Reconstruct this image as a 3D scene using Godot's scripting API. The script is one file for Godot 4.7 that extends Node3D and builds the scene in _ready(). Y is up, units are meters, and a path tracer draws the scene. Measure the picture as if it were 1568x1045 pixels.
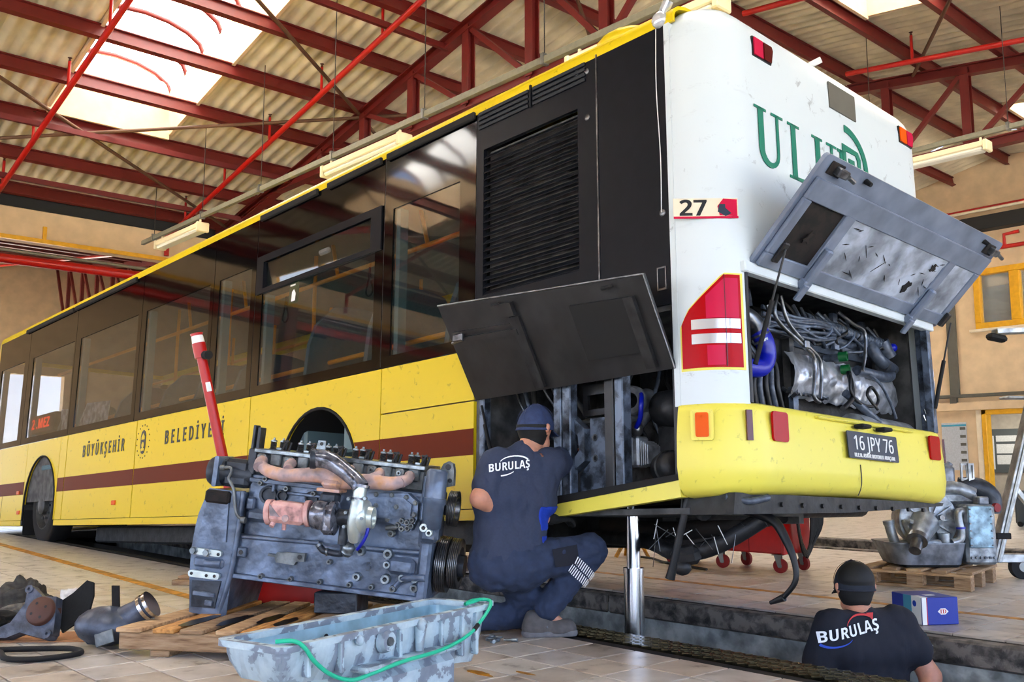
extends Node3D
# A bus workshop: a city bus jacked over a pit, its engine on a pallet, two mechanics.

class MB:
	# collects triangles; every helper gives outward normals and tri() turns each face clockwise for Godot
	var v := PackedVector3Array()
	var n := PackedVector3Array()
	func tri(a: Vector3, b: Vector3, c: Vector3, na: Vector3, nb: Vector3, nc: Vector3) -> void:
		var g := (b - a).cross(c - a)
		if g.length_squared() < 1e-16: return
		v.append(a); n.append(na)
		if g.dot(na + nb + nc) > 0.0:
			v.append(c); n.append(nc); v.append(b); n.append(nb)
		else:
			v.append(b); n.append(nb); v.append(c); n.append(nc)
	func ft(a: Vector3, b: Vector3, c: Vector3, o: Vector3) -> void:
		var g := (b - a).cross(c - a).normalized()
		if g.dot(o) < 0.0: g = -g
		tri(a, b, c, g, g, g)
	func fq(a: Vector3, b: Vector3, c: Vector3, d: Vector3, o: Vector3) -> void:
		ft(a, b, c, o); ft(a, c, d, o)
	func box(c: Vector3, s: Vector3, bev := 0.0, bs := Basis.IDENTITY) -> MB:
		var h := s * 0.5
		var b: float = min(bev, min(h.x, min(h.y, h.z)) * 0.9)
		var P := func(x: float, y: float, z: float) -> Vector3: return c + bs * Vector3(x, y, z)
		if b <= 0.0:
			for ax in 3:
				for sg: float in [-1.0, 1.0]:
					var e := Vector3.ZERO; e[ax] = sg * h[ax]
					var u := Vector3.ZERO; u[(ax + 1) % 3] = h[(ax + 1) % 3]
					var w := Vector3.ZERO; w[(ax + 2) % 3] = h[(ax + 2) % 3]
					fq(c + bs * (e - u - w), c + bs * (e + u - w), c + bs * (e + u + w), c + bs * (e - u + w), bs * e)
			return self
		var i := h - Vector3(b, b, b)
		for ax in 3:
			var a1 := (ax + 1) % 3
			var a2 := (ax + 2) % 3
			for sg: float in [-1.0, 1.0]:
				var e := Vector3.ZERO; e[ax] = sg * h[ax]
				var u := Vector3.ZERO; u[a1] = i[a1]
				var w := Vector3.ZERO; w[a2] = i[a2]
				fq(c + bs * (e - u - w), c + bs * (e + u - w), c + bs * (e + u + w), c + bs * (e - u + w), bs * e)
				for sh: float in [-1.0, 1.0]:
					# edge between ax and a1
					var p := Vector3.ZERO; p[ax] = sg * h[ax]; p[a1] = sh * i[a1]
					var q := Vector3.ZERO; q[ax] = sg * i[ax]; q[a1] = sh * h[a1]
					fq(c + bs * (p - w), c + bs * (p + w), c + bs * (q + w), c + bs * (q - w), bs * (p + q))
		for sx: float in [-1.0, 1.0]:
			for sy: float in [-1.0, 1.0]:
				for sz: float in [-1.0, 1.0]:
					ft(P.call(sx * h.x, sy * i.y, sz * i.z), P.call(sx * i.x, sy * h.y, sz * i.z), P.call(sx * i.x, sy * i.y, sz * h.z), bs * Vector3(sx, sy, sz))
		return self
	func bx(a: Vector3, b: Vector3, bev := 0.0) -> MB:
		return box((a + b) * 0.5, (b - a).abs(), bev)
	func bar(a: Vector3, b: Vector3, w: float, h: float, up := Vector3.UP, bev := 0.0) -> MB:
		# rectangular bar from a to b, w wide, h high
		var d := (b - a).normalized()
		var u := up
		if absf(d.dot(u)) > 0.98: u = Vector3(1, 0, 0)
		var r := d.cross(u).normalized()
		u = r.cross(d)
		return box((a + b) * 0.5, Vector3(w, h, (b - a).length()), bev, Basis(r, u, -d))
	func ibeam(a: Vector3, b: Vector3, w: float, h: float, t: float, up := Vector3.UP) -> MB:
		var d := (b - a).normalized()
		var u := up
		if absf(d.dot(u)) > 0.98: u = Vector3(1, 0, 0)
		var r := d.cross(u).normalized()
		u = r.cross(d)
		bar(a + u * (h * 0.5 - t * 0.5), b + u * (h * 0.5 - t * 0.5), w, t, u)
		bar(a - u * (h * 0.5 - t * 0.5), b - u * (h * 0.5 - t * 0.5), w, t, u)
		bar(a, b, t, h - 2.0 * t, u)
		return self
	func prism(poly: PackedVector2Array, d0: float, d1: float, x := Transform3D.IDENTITY) -> MB:
		# poly in the local XY plane, extruded from z d0 to d1
		var m := poly.size()
		var idx := Geometry2D.triangulate_polygon(poly)
		var zf := (x.basis * Vector3(0, 0, 1)).normalized() * signf(d1 - d0)
		for k in range(0, idx.size(), 3):
			for s in 2:
				var z := d0 if s == 0 else d1
				var o := -zf if s == 0 else zf
				tri(x * Vector3(poly[idx[k]].x, poly[idx[k]].y, z), x * Vector3(poly[idx[k + 1]].x, poly[idx[k + 1]].y, z), x * Vector3(poly[idx[k + 2]].x, poly[idx[k + 2]].y, z), o, o, o)
		var cw := Geometry2D.is_polygon_clockwise(poly)
		for k in m:
			var p := poly[k]
			var q := poly[(k + 1) % m]
			var e := q - p
			var o2 := Vector2(e.y, -e.x)
			if cw: o2 = -o2
			fq(x * Vector3(p.x, p.y, d0), x * Vector3(q.x, q.y, d0), x * Vector3(q.x, q.y, d1), x * Vector3(p.x, p.y, d1), x.basis * Vector3(o2.x, o2.y, 0))
		return self
	func ring(c: Vector3, r: Vector3, u: Vector3, rad: float, k: int, m: int) -> Vector3:
		var a := TAU * k / m
		return c + (r * cos(a) + u * sin(a)) * rad
	func cyl(a: Vector3, b: Vector3, r0: float, r1 := -1.0, m := 14, caps := true) -> MB:
		if r1 < 0.0: r1 = r0
		var d := (b - a).normalized()
		var u := Vector3.UP if absf(d.y) < 0.9 else Vector3.RIGHT
		var r := d.cross(u).normalized()
		u = r.cross(d)
		for k in m:
			var t0 := TAU * k / m
			var t1 := TAU * (k + 1) / m
			var n0 := r * cos(t0) + u * sin(t0)
			var n1 := r * cos(t1) + u * sin(t1)
			tri(a + n0 * r0, b + n0 * r1, b + n1 * r1, n0, n0, n1)
			tri(a + n0 * r0, b + n1 * r1, a + n1 * r0, n0, n1, n1)
			if caps:
				tri(a, a + n0 * r0, a + n1 * r0, -d, -d, -d)
				tri(b, b + n0 * r1, b + n1 * r1, d, d, d)
		return self
	func lathe(prof: Array, x: Transform3D, m := 20, sharp := false) -> MB:
		# prof: Vector2(radius, height) turned about the local Y axis
		for j in prof.size() - 1:
			var p: Vector2 = prof[j]
			var q: Vector2 = prof[j + 1]
			var e := q - p
			if e.length() < 1e-6: continue
			var nn := Vector2(e.y, -e.x).normalized()
			var n0 := nn
			var n1 := nn
			if not sharp:
				if j > 0:
					var e0: Vector2 = p - prof[j - 1]
					var m0 := Vector2(e0.y, -e0.x).normalized()
					if m0.dot(nn) > 0.6: n0 = (m0 + nn).normalized()
				if j < prof.size() - 2:
					var e1: Vector2 = prof[j + 2] - q
					var m1 := Vector2(e1.y, -e1.x).normalized()
					if m1.dot(nn) > 0.6: n1 = (m1 + nn).normalized()
			for k in m:
				var a0 := TAU * k / m
				var a1 := TAU * (k + 1) / m
				var c0 := Vector3(cos(a0), 0, sin(a0))
				var c1 := Vector3(cos(a1), 0, sin(a1))
				var bb := x.basis
				var A := x * (c0 * p.x + Vector3(0, p.y, 0))
				var B := x * (c0 * q.x + Vector3(0, q.y, 0))
				var C := x * (c1 * q.x + Vector3(0, q.y, 0))
				var D := x * (c1 * p.x + Vector3(0, p.y, 0))
				var nA := bb * (c0 * n0.x + Vector3(0, n0.y, 0))
				var nB := bb * (c0 * n1.x + Vector3(0, n1.y, 0))
				var nC := bb * (c1 * n1.x + Vector3(0, n1.y, 0))
				var nD := bb * (c1 * n0.x + Vector3(0, n0.y, 0))
				tri(A, B, C, nA, nB, nC)
				tri(A, C, D, nA, nC, nD)
		return self
	func sph(c: Vector3, r: Vector3, m := 12, bs := Basis.IDENTITY) -> MB:
		var h := m / 2
		for j in h:
			for k in m:
				var q := []
				for o in [[0, 0], [1, 0], [1, 1], [0, 1]]:
					var th: float = PI * (j + o[0]) / h
					var ph: float = TAU * (k + o[1]) / m
					q.append(Vector3(sin(th) * cos(ph), cos(th), sin(th) * sin(ph)))
				var P := []
				var N := []
				for w: Vector3 in q:
					P.append(c + bs * (w * r)); N.append((bs * (w / r)).normalized())
				tri(P[0], P[1], P[2], N[0], N[1], N[2])
				tri(P[0], P[2], P[3], N[0], N[2], N[3])
		return self
	func tube(pts: Array, rad, m := 8, sub := 5, caps := true) -> MB:
		# a smooth pipe through pts; rad is a number or an array of radii
		var P: Array = []
		var Rr: Array = []
		var L := pts.size()
		if sub <= 1 or L < 3:
			for i in L:
				P.append(pts[i]); Rr.append(rad[i] if rad is Array else rad)
		else:
			for i in L - 1:
				var p0: Vector3 = pts[max(i - 1, 0)]
				var p1: Vector3 = pts[i]
				var p2: Vector3 = pts[i + 1]
				var p3: Vector3 = pts[min(i + 2, L - 1)]
				for k in sub:
					var t := float(k) / sub
					P.append(p1.cubic_interpolate(p2, p0, p3, t))
					Rr.append(lerpf(rad[i], rad[i + 1], t) if rad is Array else rad)
			P.append(pts[L - 1]); Rr.append(rad[L - 1] if rad is Array else rad)
		var T0: Vector3 = (P[1] - P[0]).normalized()
		var u := Vector3.UP if absf(T0.y) < 0.9 else Vector3.RIGHT
		var r := T0.cross(u).normalized()
		var prev: Array = []
		var prevn: Array = []
		for i in P.size():
			var T: Vector3 = (P[min(i + 1, P.size() - 1)] - P[max(i - 1, 0)]).normalized()
			r = (r - T * r.dot(T)).normalized()
			u = r.cross(T)
			var cur: Array = []
			var curn: Array = []
			for k in m:
				var a := TAU * k / m
				var d := r * cos(a) + u * sin(a)
				curn.append(d); cur.append(P[i] + d * float(Rr[i]))
			if i > 0:
				for k in m:
					var k2 := (k + 1) % m
					tri(prev[k], cur[k], cur[k2], prevn[k], curn[k], curn[k2])
					tri(prev[k], cur[k2], prev[k2], prevn[k], curn[k2], prevn[k2])
			if caps and (i == 0 or i == P.size() - 1):
				var o := -T if i == 0 else T
				for k in m: tri(P[i], cur[k], cur[(k + 1) % m], o, o, o)
			prev = cur; prevn = curn
		return self
	func grid(G: Array, th := 0.0) -> MB:
		# G: rows of points; smooth normals from the neighbours; th thickens it backwards
		var R := G.size()
		var Cn: int = G[0].size()
		var N: Array = []
		for i in R:
			var row: Array = []
			for j in Cn:
				var dx: Vector3 = G[i][min(j + 1, Cn - 1)] - G[i][max(j - 1, 0)]
				var dy: Vector3 = G[min(i + 1, R - 1)][j] - G[max(i - 1, 0)][j]
				row.append(dx.cross(dy).normalized())
			N.append(row)
		for i in R - 1:
			for j in Cn - 1:
				tri(G[i][j], G[i][j + 1], G[i + 1][j + 1], N[i][j], N[i][j + 1], N[i + 1][j + 1])
				tri(G[i][j], G[i + 1][j + 1], G[i + 1][j], N[i][j], N[i + 1][j + 1], N[i + 1][j])
		if th != 0.0:
			var B: Array = []
			for i in R:
				var row: Array = []
				for j in Cn: row.append(G[i][j] - N[i][j] * th)
				B.append(row)
			for i in R - 1:
				for j in Cn - 1:
					tri(B[i][j], B[i][j + 1], B[i + 1][j + 1], -N[i][j], -N[i][j + 1], -N[i + 1][j + 1])
					tri(B[i][j], B[i + 1][j + 1], B[i + 1][j], -N[i][j], -N[i + 1][j + 1], -N[i + 1][j])
			for i in R - 1:
				fq(G[i][0], G[i + 1][0], B[i + 1][0], B[i][0], G[i][0] - G[i][1])
				fq(G[i][Cn - 1], G[i + 1][Cn - 1], B[i + 1][Cn - 1], B[i][Cn - 1], G[i][Cn - 1] - G[i][Cn - 2])
			for j in Cn - 1:
				fq(G[0][j], G[0][j + 1], B[0][j + 1], B[0][j], G[0][j] - G[1][j])
				fq(G[R - 1][j], G[R - 1][j + 1], B[R - 1][j + 1], B[R - 1][j], G[R - 1][j] - G[R - 2][j])
		return self
	func mesh() -> ArrayMesh:
		var a := []
		a.resize(Mesh.ARRAY_MAX)
		a[Mesh.ARRAY_VERTEX] = v
		a[Mesh.ARRAY_NORMAL] = n
		var m := ArrayMesh.new()
		m.add_surface_from_arrays(Mesh.PRIMITIVE_TRIANGLES, a)
		return m

var rng := RandomNumberGenerator.new()
var T := {}    # shared grey textures
var M := {}    # materials
var used := {}

func v3(x: float, y: float, z: float) -> Vector3: return Vector3(x, y, z)
func xf(o: Vector3, b := Basis.IDENTITY) -> Transform3D: return Transform3D(b, o)
# a basis whose Y axis runs along d (for lathes)
func along(d: Vector3) -> Basis:
	var y := d.normalized()
	var x := y.cross(Vector3.UP if absf(y.y) < 0.9 else Vector3.RIGHT).normalized()
	return Basis(x, y, x.cross(y))
func rot(x: float, y: float, z: float) -> Basis: return Basis.from_euler(Vector3(deg_to_rad(x), deg_to_rad(y), deg_to_rad(z)))
func pv(a: Array) -> PackedVector2Array:
	var p := PackedVector2Array()
	for i in range(0, a.size(), 2): p.append(Vector2(a[i], a[i + 1]))
	return p
func rr(x0: float, y0: float, x1: float, y1: float, r: float, s := 4) -> PackedVector2Array:
	var p := PackedVector2Array()
	for c in [[x1 - r, y1 - r, 0], [x0 + r, y1 - r, 1], [x0 + r, y0 + r, 2], [x1 - r, y0 + r, 3]]:
		for k in s + 1:
			var a: float = (c[2] + float(k) / s) * PI / 2
			p.append(Vector2(c[0] + cos(a) * r, c[1] + sin(a) * r))
	return p
func circ(cx: float, cy: float, r: float, m := 16) -> PackedVector2Array:
	var p := PackedVector2Array()
	for k in m: p.append(Vector2(cx + cos(TAU * k / m) * r, cy + sin(TAU * k / m) * r))
	return p

func numbered(s: String) -> String:
	if not used.has(s):
		used[s] = 0
		return s
	used[s] += 1
	return "%s_%03d" % [s, used[s]]
func tag(o: Node, label: String, cat: String, group := "", kind := "") -> void:
	if label: o.set_meta("label", label)
	if cat: o.set_meta("category", cat)
	if group: o.set_meta("group", group)
	if kind: o.set_meta("kind", kind)
func thing(called: String, label: String, cat: String, at := Transform3D.IDENTITY, group := "") -> Node3D:
	var o := Node3D.new()
	o.name = numbered(called)
	add_child(o)
	o.transform = at
	tag(o, label, cat, group)
	return o
func part(p: Node, called: String, mb: MB, m: Material, label := "") -> MeshInstance3D:
	return inst(p, called, mb.mesh(), m, Transform3D.IDENTITY, label)
func inst(p: Node, called: String, mesh: Mesh, m: Material, at := Transform3D.IDENTITY, label := "") -> MeshInstance3D:
	var o := MeshInstance3D.new()
	o.name = called
	o.mesh = mesh
	o.material_override = m
	p.add_child(o, true)
	o.transform = at
	if label: o.set_meta("label", label)
	return o
func single(called: String, mb: MB, m: Material, label: String, cat: String, at := Transform3D.IDENTITY, group := "", kind := "") -> MeshInstance3D:
	var o := inst(self, numbered(called), mb.mesh(), m, at)
	tag(o, label, cat, group, kind)
	return o
func struct(called: String, mb: MB, m: Material, label: String, cat: String) -> MeshInstance3D:
	return single(called, mb, m, label, cat, Transform3D.IDENTITY, "", "structure")
func text(p: Node, called: String, s: String, h: float, at: Transform3D, m: Material, stretch := 1.0, serif := false, bold := 400, depth := 0.003) -> MeshInstance3D:
	var t := TextMesh.new()
	var f := SystemFont.new()
	f.font_names = PackedStringArray(["Droid Serif" if serif else "Droid Sans"])
	f.font_weight = bold
	t.font = f
	t.text = s
	t.font_size = 64
	t.pixel_size = h / 46.0
	t.depth = depth
	t.curve_step = 2.0
	var o := inst(p, called, t, m, at)
	o.scale = Vector3(stretch, 1, 1)
	return o

func noise_tex(name: String, sd: int, freq: float, oct: int, lo: float, hi: float, size := 512, kind := 0, warp := 0.0, c0 := 0.35, c1 := 0.65) -> void:
	var f := FastNoiseLite.new()
	f.seed = sd
	f.noise_type = [FastNoiseLite.TYPE_SIMPLEX_SMOOTH, FastNoiseLite.TYPE_CELLULAR, FastNoiseLite.TYPE_VALUE][kind]
	f.frequency = freq
	f.fractal_octaves = oct
	if warp > 0.0:
		f.domain_warp_enabled = true
		f.domain_warp_amplitude = warp
		f.domain_warp_frequency = freq * 1.5
	var t := NoiseTexture2D.new()
	t.width = size; t.height = size
	t.seamless = true
	t.noise = f
	var g := Gradient.new()
	g.set_offset(0, c0); g.set_color(0, Color(lo, lo, lo))
	g.set_offset(1, c1); g.set_color(1, Color(hi, hi, hi))
	t.color_ramp = g
	T[name] = t
func noise_col(name: String, sd: int, freq: float, oct: int, offs: Array, cols: Array, size := 512, kind := 0, warp := 0.0) -> void:
	noise_tex(name, sd, freq, oct, 0, 1, size, kind, warp)
	var g := Gradient.new()
	g.offsets = PackedFloat32Array(offs)
	g.colors = PackedColorArray(cols)
	T[name].color_ramp = g
func normal_tex(name: String, sd: int, freq: float, oct: int, bump: float, size := 512) -> void:
	noise_tex(name, sd, freq, oct, 0, 1, size)
	T[name].color_ramp = null
	T[name].as_normal_map = true
	T[name].bump_strength = bump

func mat(name: String, c: Color, rough: float, metal := 0.0, tex := "", scale := 1.0, nrm := "", nscale := 1.0) -> StandardMaterial3D:
	var m := StandardMaterial3D.new()
	m.albedo_color = c
	m.roughness = rough
	m.metallic = metal
	if tex or nrm:
		m.uv1_triplanar = true
		m.uv1_scale = Vector3.ONE * scale
	if tex: m.albedo_texture = T[tex]
	if nrm:
		m.normal_enabled = true
		m.normal_texture = T[nrm]
		m.normal_scale = nscale
	M[name] = m
	return m

func _ready() -> void:
	rng.seed = 7
	# camera
	var cam := Camera3D.new()
	cam.name = "camera"
	add_child(cam)
	cam.fov = 39.51
	var fw := Vector3(-0.736659, 0.131829, -0.663291)
	var rt := Vector3(0.669131, 0, -0.743145)
	cam.transform = Transform3D(Basis(rt, rt.cross(fw), -fw), Vector3(0, 0.91, 0))
	cam.current = true
	# sky and exposure: daylight comes in through the open doors, the windows and the roof lights
	var env := Environment.new()
	env.tonemap_mode = Environment.TONE_MAPPER_LINEAR
	env.tonemap_exposure = 1.18
	env.background_mode = Environment.BG_SKY
	var sm := ProceduralSkyMaterial.new()
	sm.sky_top_color = Color(0.62, 0.76, 1.0)
	sm.sky_horizon_color = Color(0.93, 0.96, 1.0)
	sm.ground_bottom_color = Color(0.5, 0.48, 0.45)
	sm.ground_horizon_color = Color(0.6, 0.59, 0.56)
	sm.sky_energy_multiplier = 1.0
	var sk := Sky.new()
	sk.sky_material = sm
	env.sky = sk
	env.background_energy_multiplier = 4.5
	env.sdfgi_enabled = true
	env.ssao_enabled = true
	env.ssil_enabled = true
	var we := WorldEnvironment.new()
	we.name = "world_environment"
	we.environment = env
	add_child(we)
	var sun := DirectionalLight3D.new()
	sun.name = "sun"
	add_child(sun)
	sun.light_color = Color(1.0, 0.98, 0.95)
	sun.light_energy = 32.0
	sun.light_angular_distance = 0.5
	sun.shadow_enabled = true
	sun.look_at_from_position(Vector3(-12, 20, -9), Vector3.ZERO)
	make_textures()
	make_materials()
	build_hall()
	build_bus()
	build_engine()
	build_pan()
	build_pallet()
	build_jack()
	build_floor_parts()
	build_people()
	build_misc()

func make_textures() -> void:
	noise_tex("blotch", 3, 0.008, 4, 0.80, 1.0, 512, 0, 0.0, 0.1, 0.8)
	noise_tex("fine", 5, 0.02, 4, 0.92, 1.0, 512, 0, 0.0, 0.1, 0.9)
	noise_tex("grime", 9, 0.012, 5, 0.55, 1.0, 512, 0, 20.0, 0.1, 0.75)
	noise_tex("heavy", 13, 0.015, 5, 0.30, 1.0, 512, 0, 30.0, 0.2, 0.62)
	noise_tex("speck", 17, 0.06, 3, 0.5, 1.0, 512, 0, 0.0, 0.16, 0.30)
	normal_tex("bump", 21, 0.02, 4, 4.0)
	normal_tex("grain", 23, 0.09, 3, 3.0)
	normal_tex("dent", 27, 0.006, 3, 6.0)

func make_materials() -> void:
	mat("sheet", Color(0.90, 0.845, 0.72), 0.9, 0.0, "grime", 0.35).albedo_texture = T["blotch"]
	mat("steel_red", Color(0.41, 0.085, 0.07), 0.5, 0.0, "fine", 0.6)
	mat("steel_brown", Color(0.30, 0.16, 0.10), 0.6, 0.0, "fine", 0.6)
	mat("pipe_red", Color(0.72, 0.08, 0.05), 0.35, 0.0, "fine", 0.8)
	mat("cream", Color(0.87, 0.76, 0.61), 0.85, 0.0, "fine", 0.25)
	mat("cream_pale", Color(0.92, 0.86, 0.75), 0.7, 0.0, "fine", 0.4)
	mat("charcoal", Color(0.085, 0.09, 0.095), 0.7, 0.0, "fine", 0.5)
	mat("yellow_paint", Color(0.90, 0.66, 0.03), 0.45, 0.0, "fine", 0.7)
	mat("grey_wall", Color(0.62, 0.60, 0.57), 0.8, 0.0, "fine", 0.5)
	mat("grey_trim", Color(0.36, 0.35, 0.31), 0.6, 0.0, "fine", 0.5)
	mat("concrete", Color(0.74, 0.77, 0.76), 0.75, 0.0, "grime", 0.6, "bump", 0.5)
	mat("concrete_edge", Color(0.46, 0.43, 0.40), 0.65, 0.0, "heavy", 0.9, "bump", 0.5)
	mat("grout", Color(0.15, 0.13, 0.11), 0.9, 0.0, "fine", 1.0)
	mat("apron", Color(0.62, 0.60, 0.56), 0.9, 0.0, "blotch", 0.2)
	noise_col("tilecol", 31, 0.01, 5, [0.0, 0.16, 0.28, 0.6, 1.0], [Color(0.33, 0.30, 0.27), Color(0.56, 0.52, 0.47), Color(0.72, 0.69, 0.645), Color(0.77, 0.74, 0.70), Color(0.83, 0.80, 0.76)], 1024, 0, 25.0)
	for k in 4:
		var t := mat("tile%d" % k, [Color(1, 1, 1), Color(0.95, 0.95, 0.96), Color(0.9, 0.88, 0.86), Color(0.98, 0.95, 0.92)][k], 0.32, 0.0, "tilecol", 0.45)
		t.uv1_world_triplanar = true
		t.uv1_offset = Vector3(k * 0.37, 0, k * 0.21)
		t.normal_enabled = true
		t.normal_texture = T["bump"]
		t.normal_scale = 0.12
	mat("line", Color(0.82, 0.55, 0.06), 0.5, 0.0, "grime", 1.2)
	var g := mat("skyglass", Color(0.93, 0.93, 0.90), 0.6)
	g.backlight_enabled = true
	g.backlight = Color(0.9, 0.9, 0.88)
	var g2 := mat("pane", Color(0.75, 0.82, 0.85, 0.18), 0.03)
	g2.transparency = BaseMaterial3D.TRANSPARENCY_ALPHA
	mat("checker", Color(0.20, 0.18, 0.12), 0.35, 0.85, "heavy", 1.4)
	mat("checker_worn", Color(0.42, 0.38, 0.27), 0.3, 0.85, "grime", 2.0)
	mat("galv", Color(0.55, 0.56, 0.55), 0.35, 0.8, "fine", 1.5)
	mat("conduit", Color(0.52, 0.51, 0.44), 0.5, 0.3, "fine", 1.5)
	mat("wire", Color(0.16, 0.13, 0.11), 0.6, 0.2)
	mat("brown_rod", Color(0.36, 0.24, 0.16), 0.6, 0.1)
	mat("batten", Color(0.90, 0.85, 0.70), 0.5)
	mat("tube_glass", Color(0.93, 0.93, 0.88), 0.25)

const RX0 := -17.0
const RY0 := 5.6
const RIDGE := -7.6
const SL := 0.21
const SR := 0.13
const XR := 6.0
const ZW := -21.0
const ZB := 10.0
func roof_y(x: float) -> float:
	return RY0 + (x - RX0) * SL if x < RIDGE else RY0 + (RIDGE - RX0) * SL - (x - RIDGE) * SR

func wave_sheet(x0: float, x1: float, width: float, y0: float, y1: float) -> ArrayMesh:
	var mb := MB.new()
	var per := 0.2
	var nseg := int(round(width / per)) * 8
	var dx := Vector3(x1 - x0, y1 - y0, 0)
	var up := Vector3(-dx.y, dx.x, 0).normalized()
	for k in nseg:
		var P := []
		var N := []
		for e in 2:
			var z := width * (k + e) / nseg
			var ph := TAU * z / per
			P.append(Vector3(x0, y0, z) + up * 0.026 * cos(ph))
			N.append((up + Vector3(0, 0, 1) * 0.026 * TAU / per * sin(ph)).normalized() * -1.0)
		mb.tri(P[0], P[1], P[1] + dx, N[0], N[1], N[1])
		mb.tri(P[0], P[1] + dx, P[0] + dx, N[0], N[1], N[0])
	return mb.mesh()

func build_hall() -> void:
	var c := Node3D.new()
	c.name = "ceiling"
	add_child(c)
	tag(c, "beige corrugated roof sheets over red steel trusses and purlins", "ceiling", "", "structure")
	# roof lights: [x0, x1, z0, z1]
	var lights := []
	for zc: float in [-18.35, -11.55, -4.75, 2.05, 8.6]:
		lights.append([-14.4, -9.6, zc - 0.9, zc + 0.9])
		lights.append([-6.2, -1.4, zc - 0.9, zc + 0.9])
	# sheets laid in runs one metre wide, cut at the roof lights
	var z := ZW - 0.2
	var cache := {}
	while z < ZB:
		var w := 1.0
		var cut := false
		for l in lights:
			if z < l[2] - 0.01 and z + w > l[2] + 0.01: w = l[2] - z
			if z < l[3] - 0.01 and z + w > l[3] + 0.01 and z >= l[2] - 0.01: w = l[3] - z
		for l in lights:
			if z >= l[2] - 0.01 and z + w <= l[3] + 0.01: cut = true
		w = max(w, 0.05)
		var segs := [[RX0 - 0.35, RIDGE], [RIDGE, XR + 0.5]]
		if cut: segs = [[RX0 - 0.35, -14.4], [-9.6, RIDGE], [RIDGE, -6.2], [-1.4, XR + 0.5]]
		for s in segs:
			var key := "%.2f %.2f %.2f" % [s[0], s[1], w]
			if not cache.has(key): cache[key] = wave_sheet(s[0], s[1], w, roof_y(s[0]), roof_y(s[1] - (0.0 if s[1] > RIDGE + 0.1 else 0.0)))
			inst(c, "roof_sheet", cache[key], M.sheet, xf(v3(0, 0, z)))
		z += w
	# ridge cap
	part(c, "ridge_cap", MB.new().bx(v3(RIDGE - 0.3, roof_y(RIDGE) + 0.03, ZW - 0.2), v3(RIDGE + 0.3, roof_y(RIDGE) + 0.06, ZB)), M.sheet)
	# purlins
	for i in 19:
		var x := -16.85 + i * 1.17
		if x > XR: break
		var y := roof_y(x) - 0.14
		var tilt := Vector3(-SL if x < RIDGE else SR, 1, 0).normalized()
		part(c, "purlin", MB.new().ibeam(v3(x, y, ZW), v3(x, y, ZB), 0.09, 0.20, 0.016, tilt), M.steel_red)
	# trusses along the bus
	for tz: float in [-14.5, -7.72, -0.9, 5.9]:
		var t := Node3D.new()
		t.name = "truss"
		c.add_child(t, true)
		var yb := 5.72
		var top := func(x: float) -> Vector3: return v3(x, roof_y(x) - 0.36, tz)
		part(t, "top_chord", MB.new().ibeam(top.call(RX0), top.call(RIDGE), 0.15, 0.17, 0.02), M.steel_red)
		part(t, "top_chord", MB.new().ibeam(top.call(RIDGE), top.call(XR), 0.15, 0.17, 0.02), M.steel_red)
		part(t, "bottom_chord", MB.new().ibeam(v3(-14.9, yb, tz), v3(XR, yb - 0.5 * 0, tz), 0.15, 0.15, 0.02), M.steel_red)
		part(t, "bottom_chord", MB.new().ibeam(v3(RX0, 5.3, tz), v3(-14.9, yb, tz), 0.15, 0.15, 0.02), M.steel_red)
		var x := -15.7
		var flip := false
		while x < XR - 0.5:
			var tp: Vector3 = top.call(x)
			var bt := v3(x, yb if x > -14.9 else 5.55, tz)
			if tp.y - bt.y > 0.2:
				part(t, "post", MB.new().ibeam(bt, tp, 0.13, 0.13, 0.018, Vector3.BACK), M.steel_red)
				var nx := x + 1.25
				if nx < XR:
					part(t, "diagonal", MB.new().bar(tp if x < RIDGE else bt, v3(nx, yb, tz) if x < RIDGE else top.call(nx), 0.07, 0.07), M.steel_red)
			x += 1.25
	# roof lights
	for l in lights:
		var s := Node3D.new()
		s.name = "skylight"
		c.add_child(s, true)
		var x0: float = l[0]
		var x1: float = l[1]
		var z0: float = l[2]
		var z1: float = l[3]
		var hh := 0.72
		var yA := roof_y(x0)
		var yB := roof_y(x1)
		for zz: float in [z0, z1]:
			part(s, "curb", MB.new().bar(v3(x0, yA + hh * 0.5 - 0.05, zz), v3(x1, yB + hh * 0.5 - 0.05, zz), 0.05, hh), M.cream)
		for e in [[x0, yA], [x1, yB]]:
			part(s, "curb", MB.new().bx(v3(e[0] - 0.025, e[1] - 0.1, z0), v3(e[0] + 0.025, e[1] + hh + 0.1, z1)), M.cream)
		var nr := 8
		for k in nr + 1:
			var x := lerpf(x0, x1, float(k) / nr)
			var y := roof_y(x) + hh - 0.06
			var pts := []
			for j in 9: pts.append(v3(x, y + sin(PI * j / 8.0) * 0.38, lerpf(z0, z1, 0.5 - 0.5 * cos(PI * j / 8.0))))
			part(s, "rib", MB.new().tube(pts, 0.042, 6, 1), M.steel_red)
			if k < nr:
				var G := []
				var xn := lerpf(x0, x1, float(k + 1) / nr)
				for e: float in [x, xn]:
					var row := []
					for j in 9: row.append(v3(e, roof_y(e) + hh - 0.02 + sin(PI * j / 8.0) * 0.38, lerpf(z0, z1, 0.5 - 0.5 * cos(PI * j / 8.0))))
					G.append(row)
				part(s, "pane", MB.new().grid(G), M.skyglass)
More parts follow.
